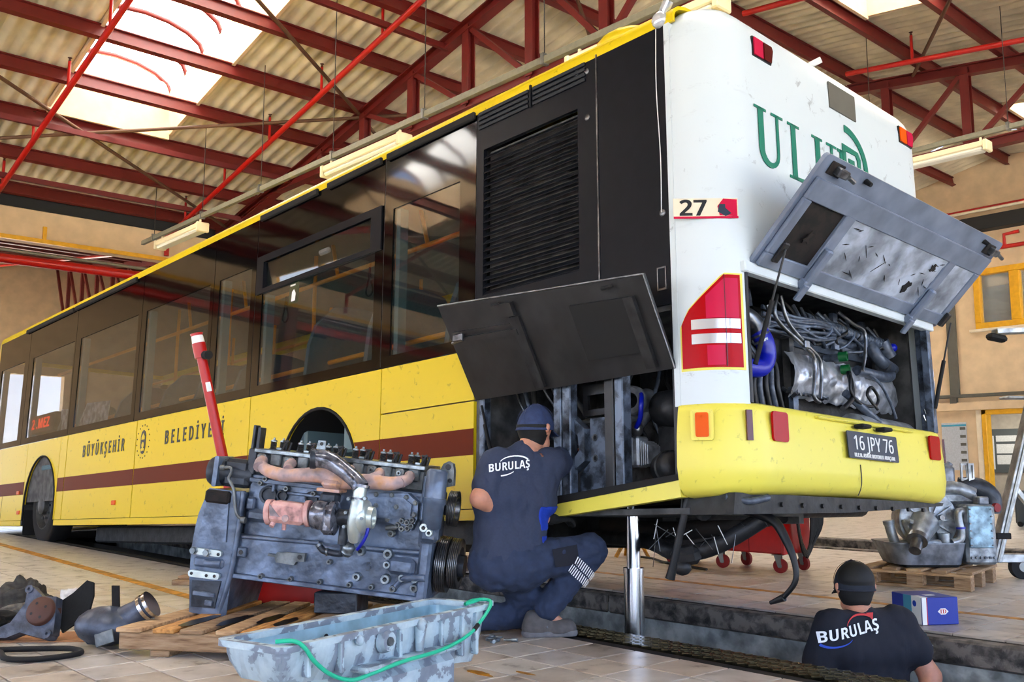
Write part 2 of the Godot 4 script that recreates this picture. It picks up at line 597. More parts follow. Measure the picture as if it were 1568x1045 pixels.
	# wind bracing under the sheets
	for bz: float in [-14.5, -7.72, -0.9]:
		for xs in [[-16.6, -12.1], [-12.1, -7.7], [-6.5, -2.0]]:
			var za := bz
			var zb := bz + 6.8
			part(c, "brace", MB.new().cyl(v3(xs[0], roof_y(xs[0]) - 0.30, za), v3(xs[1], roof_y(xs[1]) - 0.30, zb), 0.028, -1, 8), M.brown_rod)
			part(c, "brace", MB.new().cyl(v3(xs[0], roof_y(xs[0]) - 0.34, zb), v3(xs[1], roof_y(xs[1]) - 0.34, za), 0.028, -1, 8), M.brown_rod)
	for bx: float in [-14.2, -15.9, -9.9]:
		part(c, "strut_rail", MB.new().bar(v3(bx, roof_y(bx) - 0.42, -7.72), v3(bx, roof_y(bx) - 0.42, 5.9), 0.06, 0.08), M.steel_red)
	# far-left fascia, open below
	var wl := Node3D.new()
	wl.name = "wall_left"
	add_child(wl)
	tag(wl, "cream fascia beam with charcoal band above the low opening", "wall", "", "structure")
	part(wl, "fascia", MB.new().bx(v3(-17.3, 4.68, ZW), v3(-17.0, 5.22, ZB), 0.01), M.cream)
	part(wl, "dark_band", MB.new().bx(v3(-17.32, 5.22, ZW), v3(-16.97, 5.66, ZB), 0.01), M.charcoal)
	part(wl, "rail", MB.new().bx(v3(-17.0, 4.66, ZW), v3(-16.94, 4.73, ZB)), M.yellow_paint)
	part(wl, "bracket", MB.new().bx(v3(-16.99, 4.7, -4.66), v3(-16.95, 4.95, -4.6)), M.yellow_paint)
	part(wl, "red_beam", MB.new().cyl(v3(-17.5, 4.43, ZW), v3(-17.5, 4.43, ZB), 0.085, -1, 12), M.pipe_red)
	part(wl, "pipe", MB.new().cyl(v3(-17.7, 4.62, ZW), v3(-17.7, 4.62, ZB), 0.03, -1, 8), M.conduit)
	for pz: float in [-19.0, -12.5, 1.8, 8.5]:
		part(wl, "column", MB.new().ibeam(v3(-17.15, 0, pz), v3(-17.15, 4.7, pz), 0.25, 0.25, 0.025, Vector3.RIGHT), M.steel_red)
	# the neighbouring bay beyond the fascia
	var ca := Node3D.new()
	ca.name = "ceiling_far"
	add_child(ca)
	tag(ca, "corrugated roof of the neighbouring bay beyond the fascia beam", "ceiling", "", "structure")
	var ws := wave_sheet(-30.0, -17.3, 1.0, 7.1, 5.3)
	for k in 31: inst(ca, "roof_sheet", ws, M.sheet, xf(v3(0, 0, ZW + k)))
	for k in 10:
		var x := -18.3 - k * 1.2
		var y := 5.3 + (-17.3 - x) * 1.8 / 12.7 - 0.14
		part(ca, "purlin", MB.new().ibeam(v3(x, y, ZW), v3(x, y, ZB), 0.09, 0.18, 0.016), M.steel_red)
	for tz: float in [-12.5, -8.6]:
		var t := Node3D.new()
		t.name = "truss"
		ca.add_child(t, true)
		part(t, "bottom_chord", MB.new().bar(v3(-17.3, 4.75, tz), v3(-30, 4.75, tz), 0.12, 0.12), M.steel_red)
		part(t, "top_chord", MB.new().bar(v3(-17.3, 5.05, tz), v3(-30, 6.85, tz), 0.12, 0.12), M.steel_red)
		for k in 10:
			var x := -18.0 - k * 1.2
			var yt := 5.05 + (-17.3 - x) * 1.8 / 12.7
			part(t, "post", MB.new().bar(v3(x, 4.75, tz), v3(x, yt, tz), 0.09, 0.09), M.steel_red)
			part(t, "diagonal", MB.new().bar(v3(x, 4.75, tz), v3(x - 1.2, yt + 0.17, tz), 0.07, 0.07), M.steel_red)
	for pz: float in [-6.6, -3.7]:
		part(ca, "pipe", MB.new().cyl(v3(-17.4, 4.9, pz), v3(-30, 6.6, pz), 0.035, -1, 8), M.pipe_red)
	var wf := MB.new().bx(v3(-30.3, 0, ZW), v3(-30, 7.3, -9)).bx(v3(-30.3, 0, 0), v3(-30, 7.3, ZB)).bx(v3(-30.3, 3.6, -9), v3(-30, 7.3, 0))
	struct("wall_far", wf, M.cream, "far cream end wall of the neighbouring bay with a door opening", "wall")
	# right-hand long wall with windows, rail and a doorway
	var wr := Node3D.new()
	wr.name = "wall_right"
	add_child(wr)
	tag(wr, "cream long wall with ledge, cable rail and grey downpipe", "wall", "", "structure")
	var ZI := ZW
	var panel := MB.new()
	panel.bx(v3(-30.3, 0, ZI - 0.25), v3(-8.36, 2.12, ZI)).bx(v3(-30.3, 2.12, ZI - 0.25), v3(XR, 3.85, ZI)).bx(v3(-30.3, 3.85, ZI - 0.25), v3(-8.36, 5.15, ZI)).bx(v3(-30.3, 5.15, ZI - 0.25), v3(XR, 8.0, ZI))
	panel.bx(v3(-4.5, 0, ZI - 0.25), v3(XR, 2.12, ZI)).bx(v3(-5.3, 3.85, ZI - 0.25), v3(XR, 5.15, ZI))
	part(wr, "wall_panel", panel, M.cream)
	part(wr, "ledge", MB.new().bx(v3(-17, 2.12, ZI), v3(XR, 2.30, ZI + 0.09), 0.01), M.cream)
	part(wr, "cable_rail", MB.new().bx(v3(-17, 2.40, ZI), v3(XR, 2.47, ZI + 0.10), 0.005), M.grey_trim)
	part(wr, "downpipe", MB.new().bx(v3(-8.98, 2.44, ZI), v3(-8.78, 6.1, ZI + 0.07), 0.01), M.grey_trim)
	part(wr, "bracket", MB.new().bx(v3(-8.98, 2.28, ZI), v3(-8.84, 2.42, ZI + 0.1)), M.grey_trim)
	part(wr, "dark_beam", MB.new().bx(v3(-17, 5.95, ZI), v3(XR, 6.25, ZI + 0.30), 0.01), M.charcoal)
	part(wr, "red_pipe", MB.new().cyl(v3(-17, 6.42, ZI + 0.25), v3(XR, 6.42, ZI + 0.25), 0.035, -1, 8), M.pipe_red)
	part(wr, "conduit", MB.new().cyl(v3(-17, 6.36, ZI + 0.33), v3(XR, 6.36, ZI + 0.33), 0.03, -1, 8), M.cream_pale)
	part(wr, "red_pipe", MB.new().cyl(v3(-8.0, 5.52, ZI + 0.2), v3(XR, 5.52, ZI + 0.2), 0.045, -1, 8), M.pipe_red)
	part(wr, "red_pipe", MB.new().tube([v3(-7.6, 5.52, ZI + 0.2), v3(-7.6, 5.78, ZI + 0.2), v3(-7.3, 5.8, ZI + 0.2)], 0.04, 8, 1), M.pipe_red)
	for jx: float in [-12.0, -10.1, -6.2, -4.2]:
		part(wr, "joint", MB.new().bx(v3(jx, 6.4, ZI), v3(jx + 0.02, 7.6, ZI + 0.015)), M.grey_trim)
	# yellow window
	var w1 := Node3D.new()
	w1.name = "window_1"
	add_child(w1)
	tag(w1, "yellow framed window high on the cream wall", "window", "", "structure")
	var wx0 := -8.36
	var wx1 := -5.3
	for e in [[wx0, 3.85, wx1, 3.98], [wx0, 5.02, wx1, 5.15], [wx0, 3.98, wx0 + 0.13, 5.02], [-7.62, 3.98, -7.42, 5.02], [-6.45, 3.98, -6.25, 5.02], [wx1 - 0.13, 3.98, wx1, 5.02]]:
		part(w1, "frame", MB.new().bx(v3(e[0], e[1], ZI - 0.12), v3(e[2], e[3], ZI + 0.05), 0.01), M.yellow_paint)
	for e in [[wx0 + 0.13, -7.62], [-7.42, -6.45], [-6.25, wx1 - 0.13]]:
		part(w1, "pane", MB.new().bx(v3(e[0], 3.98, ZI - 0.06), v3(e[1], 5.02, ZI - 0.05)), M.pane)
	part(w1, "sill", MB.new().bx(v3(wx0 - 0.12, 3.79, ZI), v3(wx1, 3.85, ZI + 0.1), 0.01), M.cream_pale)
	# office behind the wall
	var off := MB.new().bx(v3(-11.6, 0, ZI - 3.2), v3(-3.8, 5.4, ZI - 3.0)).bx(v3(-11.6, 0, ZI - 3.0), v3(-11.4, 5.4, ZI - 0.25)).bx(v3(-11.6, 5.3, ZI - 3.0), v3(-3.8, 5.4, ZI - 0.25)).bx(v3(-11.6, 2.5, ZI - 3.0), v3(-3.8, 2.7, ZI - 0.25)).bx(v3(-11.6, -0.1, ZI - 3.0), v3(-3.8, 0, ZI - 0.0))
	struct("wall_office", off, M.grey_wall, "grey inside walls of the office behind the yellow doorway", "wall")
	var d1 := Node3D.new()
	d1.name = "door_1"
	add_child(d1)
	tag(d1, "wide doorway with a yellow frame in the cream wall", "doorway", "", "structure")
	part(d1, "frame", MB.new().bx(v3(-8.36, 0, ZI - 0.2), v3(-8.26, 2.12, ZI + 0.06), 0.01), M.yellow_paint)
	part(d1, "frame", MB.new().bx(v3(-8.36, 2.02, ZI - 0.2), v3(-4.5, 2.12, ZI + 0.06), 0.01), M.yellow_paint)
	part(d1, "jamb", MB.new().bx(v3(-8.48, 0, ZI), v3(-8.37, 2.12, ZI + 0.03)), M.cream_pale)
	# open door wall behind the bus and windowed wall opposite
	var wb := Node3D.new()
	wb.name = "wall_behind"
	add_child(wb)
	tag(wb, "end wall of the hall with wide open vehicle doors", "wall", "", "structure")
	part(wb, "lintel", MB.new().bx(v3(XR, 5.0, ZW), v3(XR + 0.3, 6.2, ZB)), M.cream)
	for pz: float in [-20.6, -14.5, -7.7, -0.9, 5.9, 9.6]:
		part(wb, "pier", MB.new().bx(v3(XR, 0, pz - 0.2), v3(XR + 0.35, 5.1, pz + 0.2), 0.01), M.cream)
	var wo := Node3D.new()
	wo.name = "wall_opposite"
	add_child(wo)
	tag(wo, "long wall opposite the bus with a band of windows", "wall", "", "structure")
	part(wo, "wall_panel", MB.new().bx(v3(-30.3, 0, ZB), v3(XR + 0.3, 0.4, ZB + 0.25)).bx(v3(-30.3, 4.8, ZB), v3(XR + 0.3, 8.0, ZB + 0.25)), M.cream)
	for k in 13:
		part(wo, "mullion", MB.new().bx(v3(-30.3 + k * 3.0, 0.4, ZB + 0.02), v3(-30.1 + k * 3.0, 4.8, ZB + 0.2)), M.yellow_paint)
	build_floor()
	build_roof_services()

func build_floor() -> void:
	var f := Node3D.new()
	f.name = "floor"
	add_child(f)
	tag(f, "stained beige tiled workshop floor with a pit and yellow lane lines", "floor", "", "structure")
	# slab with two pits; the near pit runs under the bus
	var P0 := -3.88
	var P1 := -5.23
	var px0 := -14.5
	var px1 := 3.0
	var Q0 := -10.1
	var Q1 := -11.3
	var y := -0.012
	var slab := MB.new()
	slab.bx(v3(-30, -0.4, P0), v3(XR + 0.3, y, ZB)).bx(v3(-30, -0.4, P1), v3(px0, y, P0)).bx(v3(px1, -0.4, P1), v3(XR + 0.3, y, P0)).bx(v3(-30, -0.4, Q0), v3(XR + 0.3, y, P1)).bx(v3(-30, -0.4, ZW), v3(XR + 0.3, y, Q1)).bx(v3(-30, -0.4, Q1), v3(-14, y, Q0))
	part(f, "slab", slab, M.grout)
	var pit := MB.new().bx(v3(px0, -1.3, P0), v3(px1, -0.1, P0 + 0.2)).bx(v3(px0, -1.3, P1 - 0.2), v3(px1, -0.05, P1 + 0.015)).bx(v3(px0 - 0.2, -1.3, P1), v3(px0, -0.1, P0)).bx(v3(px1, -1.3, P1), v3(px1 + 0.2, -0.1, P0)).bx(v3(px0, -1.4, P1), v3(px1, -1.3, P0))
	part(f, "pit_lining", pit, M.concrete, "grey concrete lining of the pit")
	var pit2 := MB.new().bx(v3(-14, -1.7, Q0), v3(XR, -0.1, Q0 + 0.2)).bx(v3(-14, -1.7, Q1 - 0.2), v3(XR, -0.1, Q1)).bx(v3(-14, -1.8, Q1), v3(XR, -1.7, Q0)).bx(v3(-14.2, -1.7, Q1), v3(-14, -0.1, Q0))
	part(f, "pit_lining", pit2, M.concrete)
	for k in 9:
		var xa := px0 + k * 1.95
		part(f, "pit_kerb", MB.new().bx(v3(xa + 0.004, -0.125, P1 - 0.07), v3(min(xa + 1.946, px1), 0.006, P1 + 0.03), 0.012), M.concrete_edge)
	part(f, "pit_kerb", MB.new().bx(v3(-14, -0.13, Q0 - 0.04), v3(XR, 0.008, Q0 + 0.06), 0.01), M.concrete_edge)
	part(f, "pit_kerb", MB.new().bx(v3(-14, -0.13, Q1 - 0.06), v3(XR, 0.008, Q1 + 0.04), 0.01), M.concrete_edge)
	# chequer plate strip along the near pit edge, with raised lozenges
	var cp := Node3D.new()
	cp.name = "chequer_plate"
	f.add_child(cp)
	part(cp, "plate", MB.new().bx(v3(px0, -0.014, -4.08), v3(px1, 0.004, -3.86), 0.003).bx(v3(px0, -0.14, -4.09), v3(px1, 0.0, -4.08)), M.checker)
	var loz := MB.new()
	var x := -6.5
	var row := 0
	while x < 0.6:
		for j in 6:
			var zz := -4.065 + j * 0.038 + (0.0 if row % 2 == 0 else 0.019)
			var a := 45.0 if (row + j) % 2 == 0 else -45.0
			loz.box(v3(x, 0.005, zz), v3(0.034, 0.004, 0.009), 0.0, rot(0, a, 0))
		x += 0.032
		row += 1
	var lo := part(cp, "raised_lozenges", loz, M.checker_worn)
	lo.set_meta("kind", "stuff")
	# tiles: the ones that show largest are pieces of their own
	var near := []
	var rest := MB.new()
	var S := 0.28
	var cam := Vector2(0, 0)
	for i in range(-62, 24):
		for j in range(-74, 36):
			var tx := -3.24 + i * S
			var tz := -2.63 + j * S
			if tx < -17.2 or tx + S > XR or tz < ZW or tz + S > ZB: continue
			if tz + S > P1 - 0.08 and tz < P0 + 0.02 and tx > px0 - S and tx < px1:
				continue
			if tz + S > Q1 - 0.06 and tz < Q0 + 0.06 and tx > -14.3: continue
			var c2 := Vector2(tx + S / 2, tz + S / 2)
			var d := c2.length()
			var dirf := c2.normalized().dot(Vector2(-0.743, -0.669))
			if dirf > 0.86 and d > 3.3 and d < 8.2: near.append([d, tx, tz])
			else: rest.bx(v3(tx + 0.004, -0.02, tz + 0.004), v3(tx + S - 0.004, 0.0, tz + S - 0.004))
	near.sort_custom(func(a, b): return a[0] < b[0])
	var tm := MB.new().box(Vector3.ZERO, v3(S - 0.008, 0.02, S - 0.008), 0.0025).mesh()
	var cnt := 0
	for e in near:
		if cnt < 298:
			inst(f, "tile", tm, M["tile%d" % rng.randi_range(0, 3)], xf(v3(e[1] + S / 2, -0.01 + rng.randf_range(-0.0006, 0.0006), e[2] + S / 2)))
		else:
			rest.bx(v3(e[1] + 0.003, -0.02, e[2] + 0.003), v3(e[1] + S - 0.003, 0.0, e[2] + S - 0.003))
		cnt += 1
	var r := part(f, "tiles", rest, M.tile0)
	r.set_meta("kind", "stuff")
	# yellow lane lines painted on the tiles
	part(f, "lane_line", MB.new().prism(pv([-17, 3.33, -17, 3.43, -4.2, 2.86, -4.2, 2.77]), 0.0005, 0.0022, xf(Vector3.ZERO, rot(-90, 0, 0))), M.line, "worn yellow floor line left of the bus")
	for e in [[-3.36, -2.83, 0.10, 0.035], [-3.22, -2.98, 0.07, 0.02]]:
		var sp := PackedVector2Array()
		for k in 14:
			var r2 := rng.randf_range(0.6, 1.0)
			sp.append(Vector2(e[0] + cos(TAU * k / 14) * e[2] * r2, -e[1] + sin(TAU * k / 14) * e[3] * r2))
		part(f, "paint_spill", MB.new().prism(sp, 0.0005, 0.0016, xf(Vector3.ZERO, rot(-90, 0, 0))), M.line)
	part(f, "lane_line", MB.new().bx(v3(-9, 0.0005, -6.28), v3(4, 0.002, -6.2)), M.line)
	var gr := MB.new().bx(v3(XR + 0.3, -0.4, -60), v3(80, -0.02, 60)).bx(v3(-90, -0.4, ZB + 0.25), v3(XR + 0.3, -0.02, 60)).bx(v3(-90, -0.4, -60), v3(-30, -0.02, ZB + 0.25))
	struct("ground", gr, M.apron, "pale concrete yard outside the hall", "ground")

func build_roof_services() -> void:
	# sprinkler pipes following the roof slope on hanger rods
	var pz := [[-3.72, -16.8, -7.7, "red sprinkler pipe sloping under the roof light"], [-6.7, -16.9, -7.7, "red sprinkler pipe sloping up beside the near truss"], [-10.4, -6.9, 5.5, "red sprinkler pipe above the back of the bus"], [-13.3, -7.0, 5.5, "red sprinkler pipe in front of the distant truss"], [2.9, -16.8, -7.7, "red sprinkler pipe over the open floor"]]
	for e in pz:
		var o := thing("sprinkler_pipe", e[3], "pipe")
		var y0 := roof_y(e[1]) - 0.52
		var y1 := roof_y(e[2]) - 0.52
		var pts := [v3(e[1], y0, e[0]), v3(e[2], y1, e[0])]
		part(o, "pipe", MB.new().cyl(pts[0], pts[1], 0.04, -1, 10), M.pipe_red)
		if e[1] < -16.0: part(o, "riser", MB.new().cyl(pts[0] + v3(0, 0.03, 0), v3(e[1], 4.75, e[0]), 0.045, -1, 10), M.pipe_red)
		for k in 6:
			var t := (k + 0.5) / 6.0
			var p: Vector3 = pts[0].lerp(pts[1], t)
			part(o, "hanger", MB.new().cyl(p, v3(p.x, p.y + 0.40, p.z), 0.022, -1, 6), M.pipe_red)
			part(o, "sprinkler_head", MB.new().lathe([Vector2(0.018, 0), Vector2(0.018, 0.03), Vector2(0.008, 0.04), Vector2(0.03, 0.06), Vector2(0, 0.062)], xf(v3(p.x, p.y + 0.39, p.z))), M.steel_brown)
	# cable track with fluorescent battens hung on wires
	for e in [[-6.0, 4.72, -16.2, 0.0, [-14.6, -9.3, -5.0], "cable track with fluorescent fittings hung above the bus roof"], [-13.0, 5.35, -7.0, 4.0, [-5.7, -1.0], "cable track with fluorescent fittings hung in the far lane"]]:
		var o := thing("lighting_track", e[5], "lighting track")
		var zz: float = e[0]
		var yy: float = e[1]
		part(o, "track", MB.new().bx(v3(e[2], yy, zz - 0.03), v3(e[3], yy + 0.07, zz + 0.03), 0.004), M.conduit)
		var x: float = e[2] + 0.5
		while x < e[3]:
			part(o, "hanging_wire", MB.new().cyl(v3(x, yy + 0.07, zz), v3(x, roof_y(x) - 0.1, zz), 0.006, -1, 5), M.wire)
			part(o, "clamp", MB.new().bx(v3(x - 0.02, yy - 0.01, zz - 0.04), v3(x + 0.02, yy + 0.10, zz + 0.04)), M.galv)
			x += 1.9
		for lx: float in e[4]:
			var l := thing("fluorescent_fitting", "cream fluorescent fitting hung on the cable track %s" % (["at its cream fascia end", "midway along the bus roof", "beside the yellow roof hump of the bus"][e[4].find(lx)] if zz > -7 else ["right of the white bus back", "furthest from the white bus back"][e[4].find(lx)]), "ceiling light", xf(v3(lx, yy - 0.212, zz)), "fluorescent fittings on the tracks")
			part(l, "body", MB.new().bx(v3(-0.8, 0.05, -0.09), v3(0.8, 0.13, 0.09), 0.012), M.batten)
			part(l, "diffuser", MB.new().bx(v3(-0.78, -0.005, -0.085), v3(0.78, 0.05, 0.085), 0.02), M.tube_glass)
			for sx: float in [-0.82, 0.82]:
				part(l, "end_cap", MB.new().bx(v3(sx - 0.03, -0.01, -0.1), v3(sx + 0.03, 0.14, 0.1), 0.012), M.batten)
				part(l, "hook", MB.new().cyl(v3(sx * 0.9, 0.13, 0), v3(sx * 0.9, 0.2, 0), 0.018, -1, 6), M.batten)

# bus frame: x back, y up, z out of the near side; origin on the near rear corner. It stands jacked up at that corner.
var bus: Node3D

func bus_materials() -> void:
	noise_tex("scuff", 41, 0.03, 5, 0.75, 1.0, 512, 0, 30.0, 0.08, 0.2)
	mat("bus_yellow", Color(0.86, 0.745, 0.085), 0.36, 0.0, "scuff", 0.7)
	mat("bumper_yellow", Color(0.90, 0.85, 0.33), 0.35, 0.0, "scuff", 0.9)
	M.bus_yellow.metallic_specular = 0.35
	mat("bus_brown", Color(0.40, 0.155, 0.065), 0.5)
	M.bus_brown.metallic_specular = 0.2
	mat("bus_white", Color(0.80, 0.84, 0.85), 0.32, 0.0, "scuff", 0.4)
	mat("bus_black", Color(0.10, 0.107, 0.125), 0.3, 0.0, "fine", 0.8)
	M.bus_black.metallic_specular = 0.25
	mat("gloss_black", Color(0.012, 0.012, 0.014), 0.06)
	M.gloss_black.normal_enabled = true
	M.gloss_black.normal_texture = T["dent"]
	M.gloss_black.normal_scale = 0.02
	M.gloss_black.uv1_triplanar = true
	M.gloss_black.uv1_scale = Vector3.ONE * 0.3
	var g := mat("bus_glass", Color(0.06, 0.12, 0.11, 0.32), 0.02)
	g.transparency = BaseMaterial3D.TRANSPARENCY_ALPHA
	mat("bay_steel", Color(0.36, 0.36, 0.355), 0.7, 0.0, "grime", 0.9)
	mat("oily", Color(0.19, 0.19, 0.195), 0.5, 0.35, "grime", 1.6, "bump", 0.5)
	mat("chassis", Color(0.22, 0.22, 0.215), 0.6, 0.2, "grime", 1.1, "bump", 0.5)
	mat("frame_blue", Color(0.40, 0.45, 0.52), 0.42, 0.35, "heavy", 0.9)
	mat("flap_dark", Color(0.15, 0.15, 0.155), 0.42, 0.15, "grime", 0.8, "dent", 0.4)
	mat("hatch_metal", Color(0.74, 0.79, 0.86), 0.4, 0.25, "grime", 0.5, "dent", 0.25)
	mat("hatch_frame", Color(0.50, 0.55, 0.63), 0.36, 0.25, "blotch", 0.8)
	mat("rubber", Color(0.03, 0.03, 0.032), 0.8, 0.0, "fine", 2.0)
	mat("tyre", Color(0.045, 0.044, 0.044), 0.85, 0.0, "blotch", 1.0)
	mat("wheel_grey", Color(0.30, 0.30, 0.29), 0.5, 0.3, "grime", 1.5)
	mat("chrome", Color(0.80, 0.81, 0.82), 0.12, 1.0)
	mat("steel", Color(0.55, 0.56, 0.57), 0.3, 0.9, "grime", 1.5)
	mat("alu", Color(0.70, 0.72, 0.74), 0.38, 0.35, "grime", 1.3)
	mat("foil", Color(0.84, 0.86, 0.89), 0.34, 0.65, "grime", 1.5, "dent", 1.0)
	mat("hose_blue", Color(0.02, 0.09, 0.62), 0.35)
	mat("hose_black", Color(0.035, 0.037, 0.042), 0.5)
	mat("loom", Color(0.36, 0.40, 0.46), 0.42, 0.2, "grime", 3.0)
	mat("red_lens", Color(0.66, 0.02, 0.05), 0.2)
	M.red_lens.metallic_specular = 0.25
	mat("rose_lens", Color(0.75, 0.12, 0.26), 0.2)
	M.rose_lens.metallic_specular = 0.25
	mat("clear_lens", Color(0.82, 0.84, 0.86), 0.1, 0.5)
	mat("orange_lens", Color(0.88, 0.34, 0.02), 0.3)
	M.orange_lens.metallic_specular = 0.25
	mat("dark_red", Color(0.32, 0.05, 0.05), 0.2)
	mat("uludag_green", Color(0.05, 0.45, 0.36), 0.4)
	mat("ink", Color(0.015, 0.015, 0.018), 0.4)
	mat("plate_blue", Color(0.07, 0.14, 0.22), 0.45)
	mat("paper", Color(0.92, 0.92, 0.90), 0.6)
	mat("seat_teal", Color(0.30, 0.42, 0.47), 0.7, 0.0, "speck", 2.0)
	mat("seat_shell", Color(0.36, 0.45, 0.47), 0.5)
	mat("handrail", Color(0.88, 0.58, 0.02), 0.35)
	mat("liner", Color(0.40, 0.43, 0.42), 0.7, 0.0, "fine", 0.5)
	mat("window_edge", Color(0.42, 0.58, 0.60), 0.4)
	mat("sticker_green", Color(0.02, 0.35, 0.16), 0.4)
	mat("rust_dark", Color(0.11, 0.075, 0.055), 0.8, 0.1, "heavy", 1.2)
	var led := mat("led", Color(0.2, 0.05, 0.01), 0.5)
	led.emission_enabled = true
	led.emission = Color(1.0, 0.22, 0.02)
	led.emission_energy_multiplier = 2.2

# plan of the rear shell: t 0 at the near side seam, 1 at the far side; inset pulls it in
func rear_plan(t: float, inset: float) -> Vector3:
	var W := 2.5
	var R := 0.30
	var xs := 0.02
	var lens := [0.0, PI / 2 * R, W - 2 * R, PI / 2 * R]
	var total: float = PI * R + W - 2 * R
	var s := t * total
	var r := R - inset
	if s < PI / 2 * R:
		var a := s / R
		return v3(xs + sin(a) * r, 0, -R + cos(a) * r)
	s -= PI / 2 * R
	if s < W - 2 * R: return v3(xs + R - inset, 0, -R - s)
	s -= W - 2 * R
	var b := s / R
	return v3(xs + cos(b) * r, 0, -W + R - sin(b) * r)
func t_of_z(z: float) -> float:
	return (PI / 2 * 0.3 + (-0.3 - z)) / (PI * 0.3 + 1.9)
func shell(t0: float, t1: float, nt: int, ys: Array, off := 0.0, crown := false) -> Array:
	var G := []
	for y: float in ys:
		var row := []
		for k in nt + 1:
			var ins := -off
			if crown and y > 2.44: ins += 0.26 - sqrt(max(0.0, 0.26 * 0.26 - pow(y - 2.44, 2)))
			# slight belly in the rear face
			var p := rear_plan(lerpf(t0, t1, float(k) / nt), ins)
			p.y = y
			row.append(p)
		G.append(row)
	return G

func side_panel(parent: Node, called: String, poly: PackedVector2Array, m: Material, z1 := 0.0, th := 0.025) -> MeshInstance3D:
	return part(parent, called, MB.new().prism(poly, z1 - th, z1), m)

func frame_rect(x0: float, y0: float, x1: float, y1: float, hx0: float, hy0: float, hx1: float, hy1: float, za: float, zb: float) -> MB:
	return MB.new().bx(v3(x0, y0, za), v3(x1, hy0, zb)).bx(v3(x0, hy1, za), v3(x1, y1, zb)).bx(v3(x0, hy0, za), v3(hx0, hy1, zb)).bx(v3(hx1, hy0, za), v3(x1, hy1, zb))

func arch_poly(x0: float, x1: float, y0: float, y1: float, cx: float, cy: float, r: float) -> PackedVector2Array:
	var p := pv([x0, y0])
	for k in 17:
		var a := PI - PI * k / 16.0
		var yy := cy + sin(a) * r
		p.append(Vector2(cx + cos(a) * r, max(yy, y0)))
	# legs of the arch down to the panel foot
	var q := pv([x0, y1, x0, y0, cx - r, y0])
	for k in range(0, 17): q.append(Vector2(cx + cos(PI - PI * k / 16.0) * r, cy + sin(PI - PI * k / 16.0) * r))
	q.append(Vector2(cx + r, y0)); q.append(Vector2(x1, y0)); q.append(Vector2(x1, y1))
	return q

